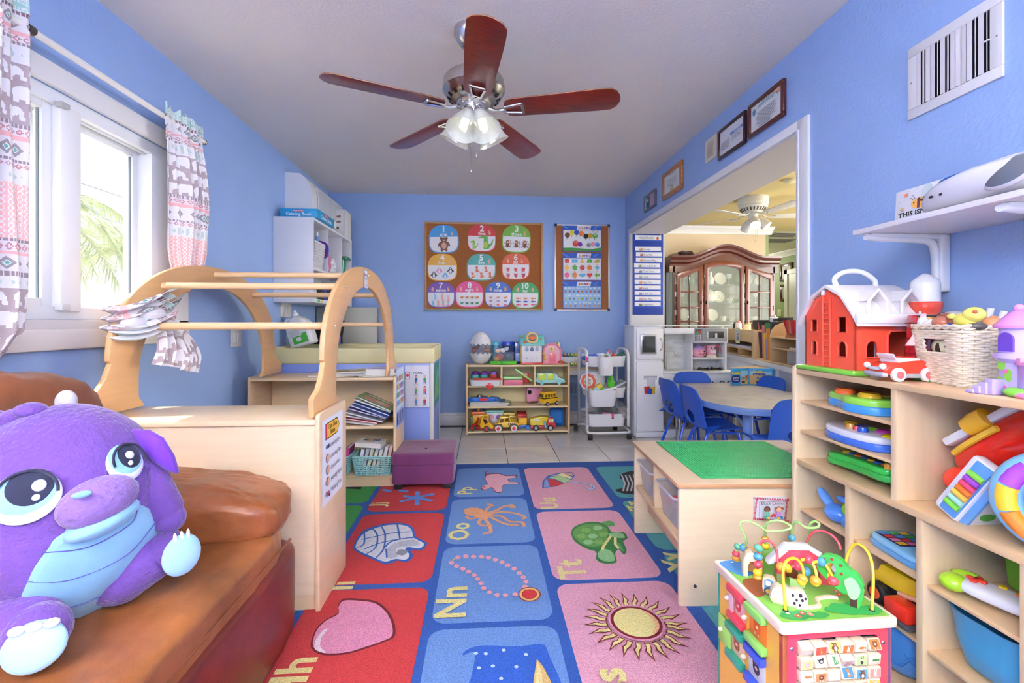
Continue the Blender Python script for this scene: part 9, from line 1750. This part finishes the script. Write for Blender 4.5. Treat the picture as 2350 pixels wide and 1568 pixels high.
stand('wooden_arch',Fa @ TR(.01,0,-.03),[(0,0),(0,.045),(.008,.062),(.022,.068),(.038,.060),(.045,.04),(.045,0)],.012,'e8a868','birch_z')
q = AM.inverted() @ aZ(1838,1366,ch); stand('fence_block',Fm((q.x,q.y+.04,ch),(1,-.5,0),(0,0,1)),[(0,0),(.035,0),(.035,.014),(0,.018)],.012,'b6dc92'); stand('fence_block',Fm((q.x+.005,q.y+.10,ch),(.6,-.8,0),(0,0,1)),[(0,0),(.05,0),(.05,.03),(0,.022)],.010,'8a4a2e'); stand('back_board',Fm((.09,.262,ch),(1,0,0),(0,0,1)),[(0,0),(.11,0),(.11,.035),(0,.035)],.006,'8cc46a')
pics = ['f2c860','e2584a','c8d860','ee7a3c','f0ece4','ee7a3c','d8dc80','e8dcc4','e8e0d4','ece4d4','b8d890','4aa86a','ecdcc0','e8905a','e6d8c0','3f7a9a','58a8d0','ee9a8a','ece0c8','e0c0a0','ece0c8','e8dcc8','ee8a4a','f0b030']
rp2 = random.Random(5)
for r in range(10):
 z = .340-.0305*r; Pt('rail',B().tube([(.036,-.0-.0,z),(cs_-.036,-.0,z)],.0025,'d8c8a8',6),'birch_x',AC_)
 for k in range(6):
  if r == 1 and k == 3 or r == 2 and k == 2: pass
  x = .052+.0335*k; tilt = rp2.choice((0,0,.15,-.2,.5,-.4,.1)); b = B(TR(x,-.0,z,rx=tilt)); b.box(-.0155,-.011,-.0125,.0155,.011,.0125,'ead9bc',.002); p_ = Pt('picture_block',b,'birch_x',AC_)
  c = pics[(r*6+k) % 24]; g = B(TR(x,0,z,rx=tilt) @ Fm((0,-.0113,0),(1,0,0),(0,0,1)))
  if (r*5+k*3) % 4: g.rect(-.0125,-.010,.0125,.010,c)
  critter(g,0,0,.018,['bird','pig','fish','bunny','bear','fox'][(r*7+k*5) % 6],['f0ece8','f0b0b0','c8783a','3a3a3a','7a4a2a','4a8a4a'][(r+k*2) % 6],'e8dccc'); Pt('print',g,'print',p_)
Lp = lambda x,y: onp(AM @ FLf,x,y)
def sidedoor(x0,x1,y0,y1,cr_,cp_,cd,k,open_=0):
 a,c_ = Lp(x0,(y0+y1)/2)[0],Lp(x1,(y0+y1)/2)[0]; zt_ = Lp((x0+x1)/2,y0)[1]; zb_ = Lp((x0+x1)/2,y1)[1]; w = c_-a; h = zt_-zb_
 Pt('rail',B(FLf).box(a,zt_-.020,0,a+w,zt_,.018,cr_,.003),'gloss',AC_); Pt('rail',B(FLf).box(a,zb_,0,a+w,zb_+.020,.018,cr_,.003),'gloss',AC_)
 d = Pt('picture_panel',B(FLf).box(a+.004,zb_+.018,0,a+w-.004,zt_-.018,.003,cp_,.001),'print',AC_); g = B(FLf); g.z = .0034; critter(g,a+w/2,(zt_+zb_)/2,h*.42,'pig',cd,'f0d0c0'); Pt('print',g,'print',d)
 if open_: Pt('sliding_door',B(FLf).box(a-.045,zb_+.012,.004,a+.012,zt_-.010,.009,open_,.002),'gloss',AC_)
 Pt('peg',B(FLf).ell(a-.006 if not open_ else a-.03,(zt_+zb_)/2,.010,.006,.006,.008,'efe2cc',12,8),'plastic',AC_)
sidedoor(1680,1714,1352,1432,'e04452','e8a8a0','c83a4a',0,0); Pt('sliding_door',B(FLf).box(Lp(1679,1390)[0],Lp(1680,1420)[1],.004,Lp(1688,1390)[0],Lp(1680,1356)[1],.010,'eab8c0',.002),'gloss',AC_)
sidedoor(1720,1762,1398,1486,'8ed46a','ee7a2c','d85a1c',1); sidedoor(1676,1712,1440,1522,'2f9e84','e6c8a0','a0522a',2,'a0dc6a'); sidedoor(1718,1760,1492,1580,'3454c8','dcdcd8','3a3a4a',3)
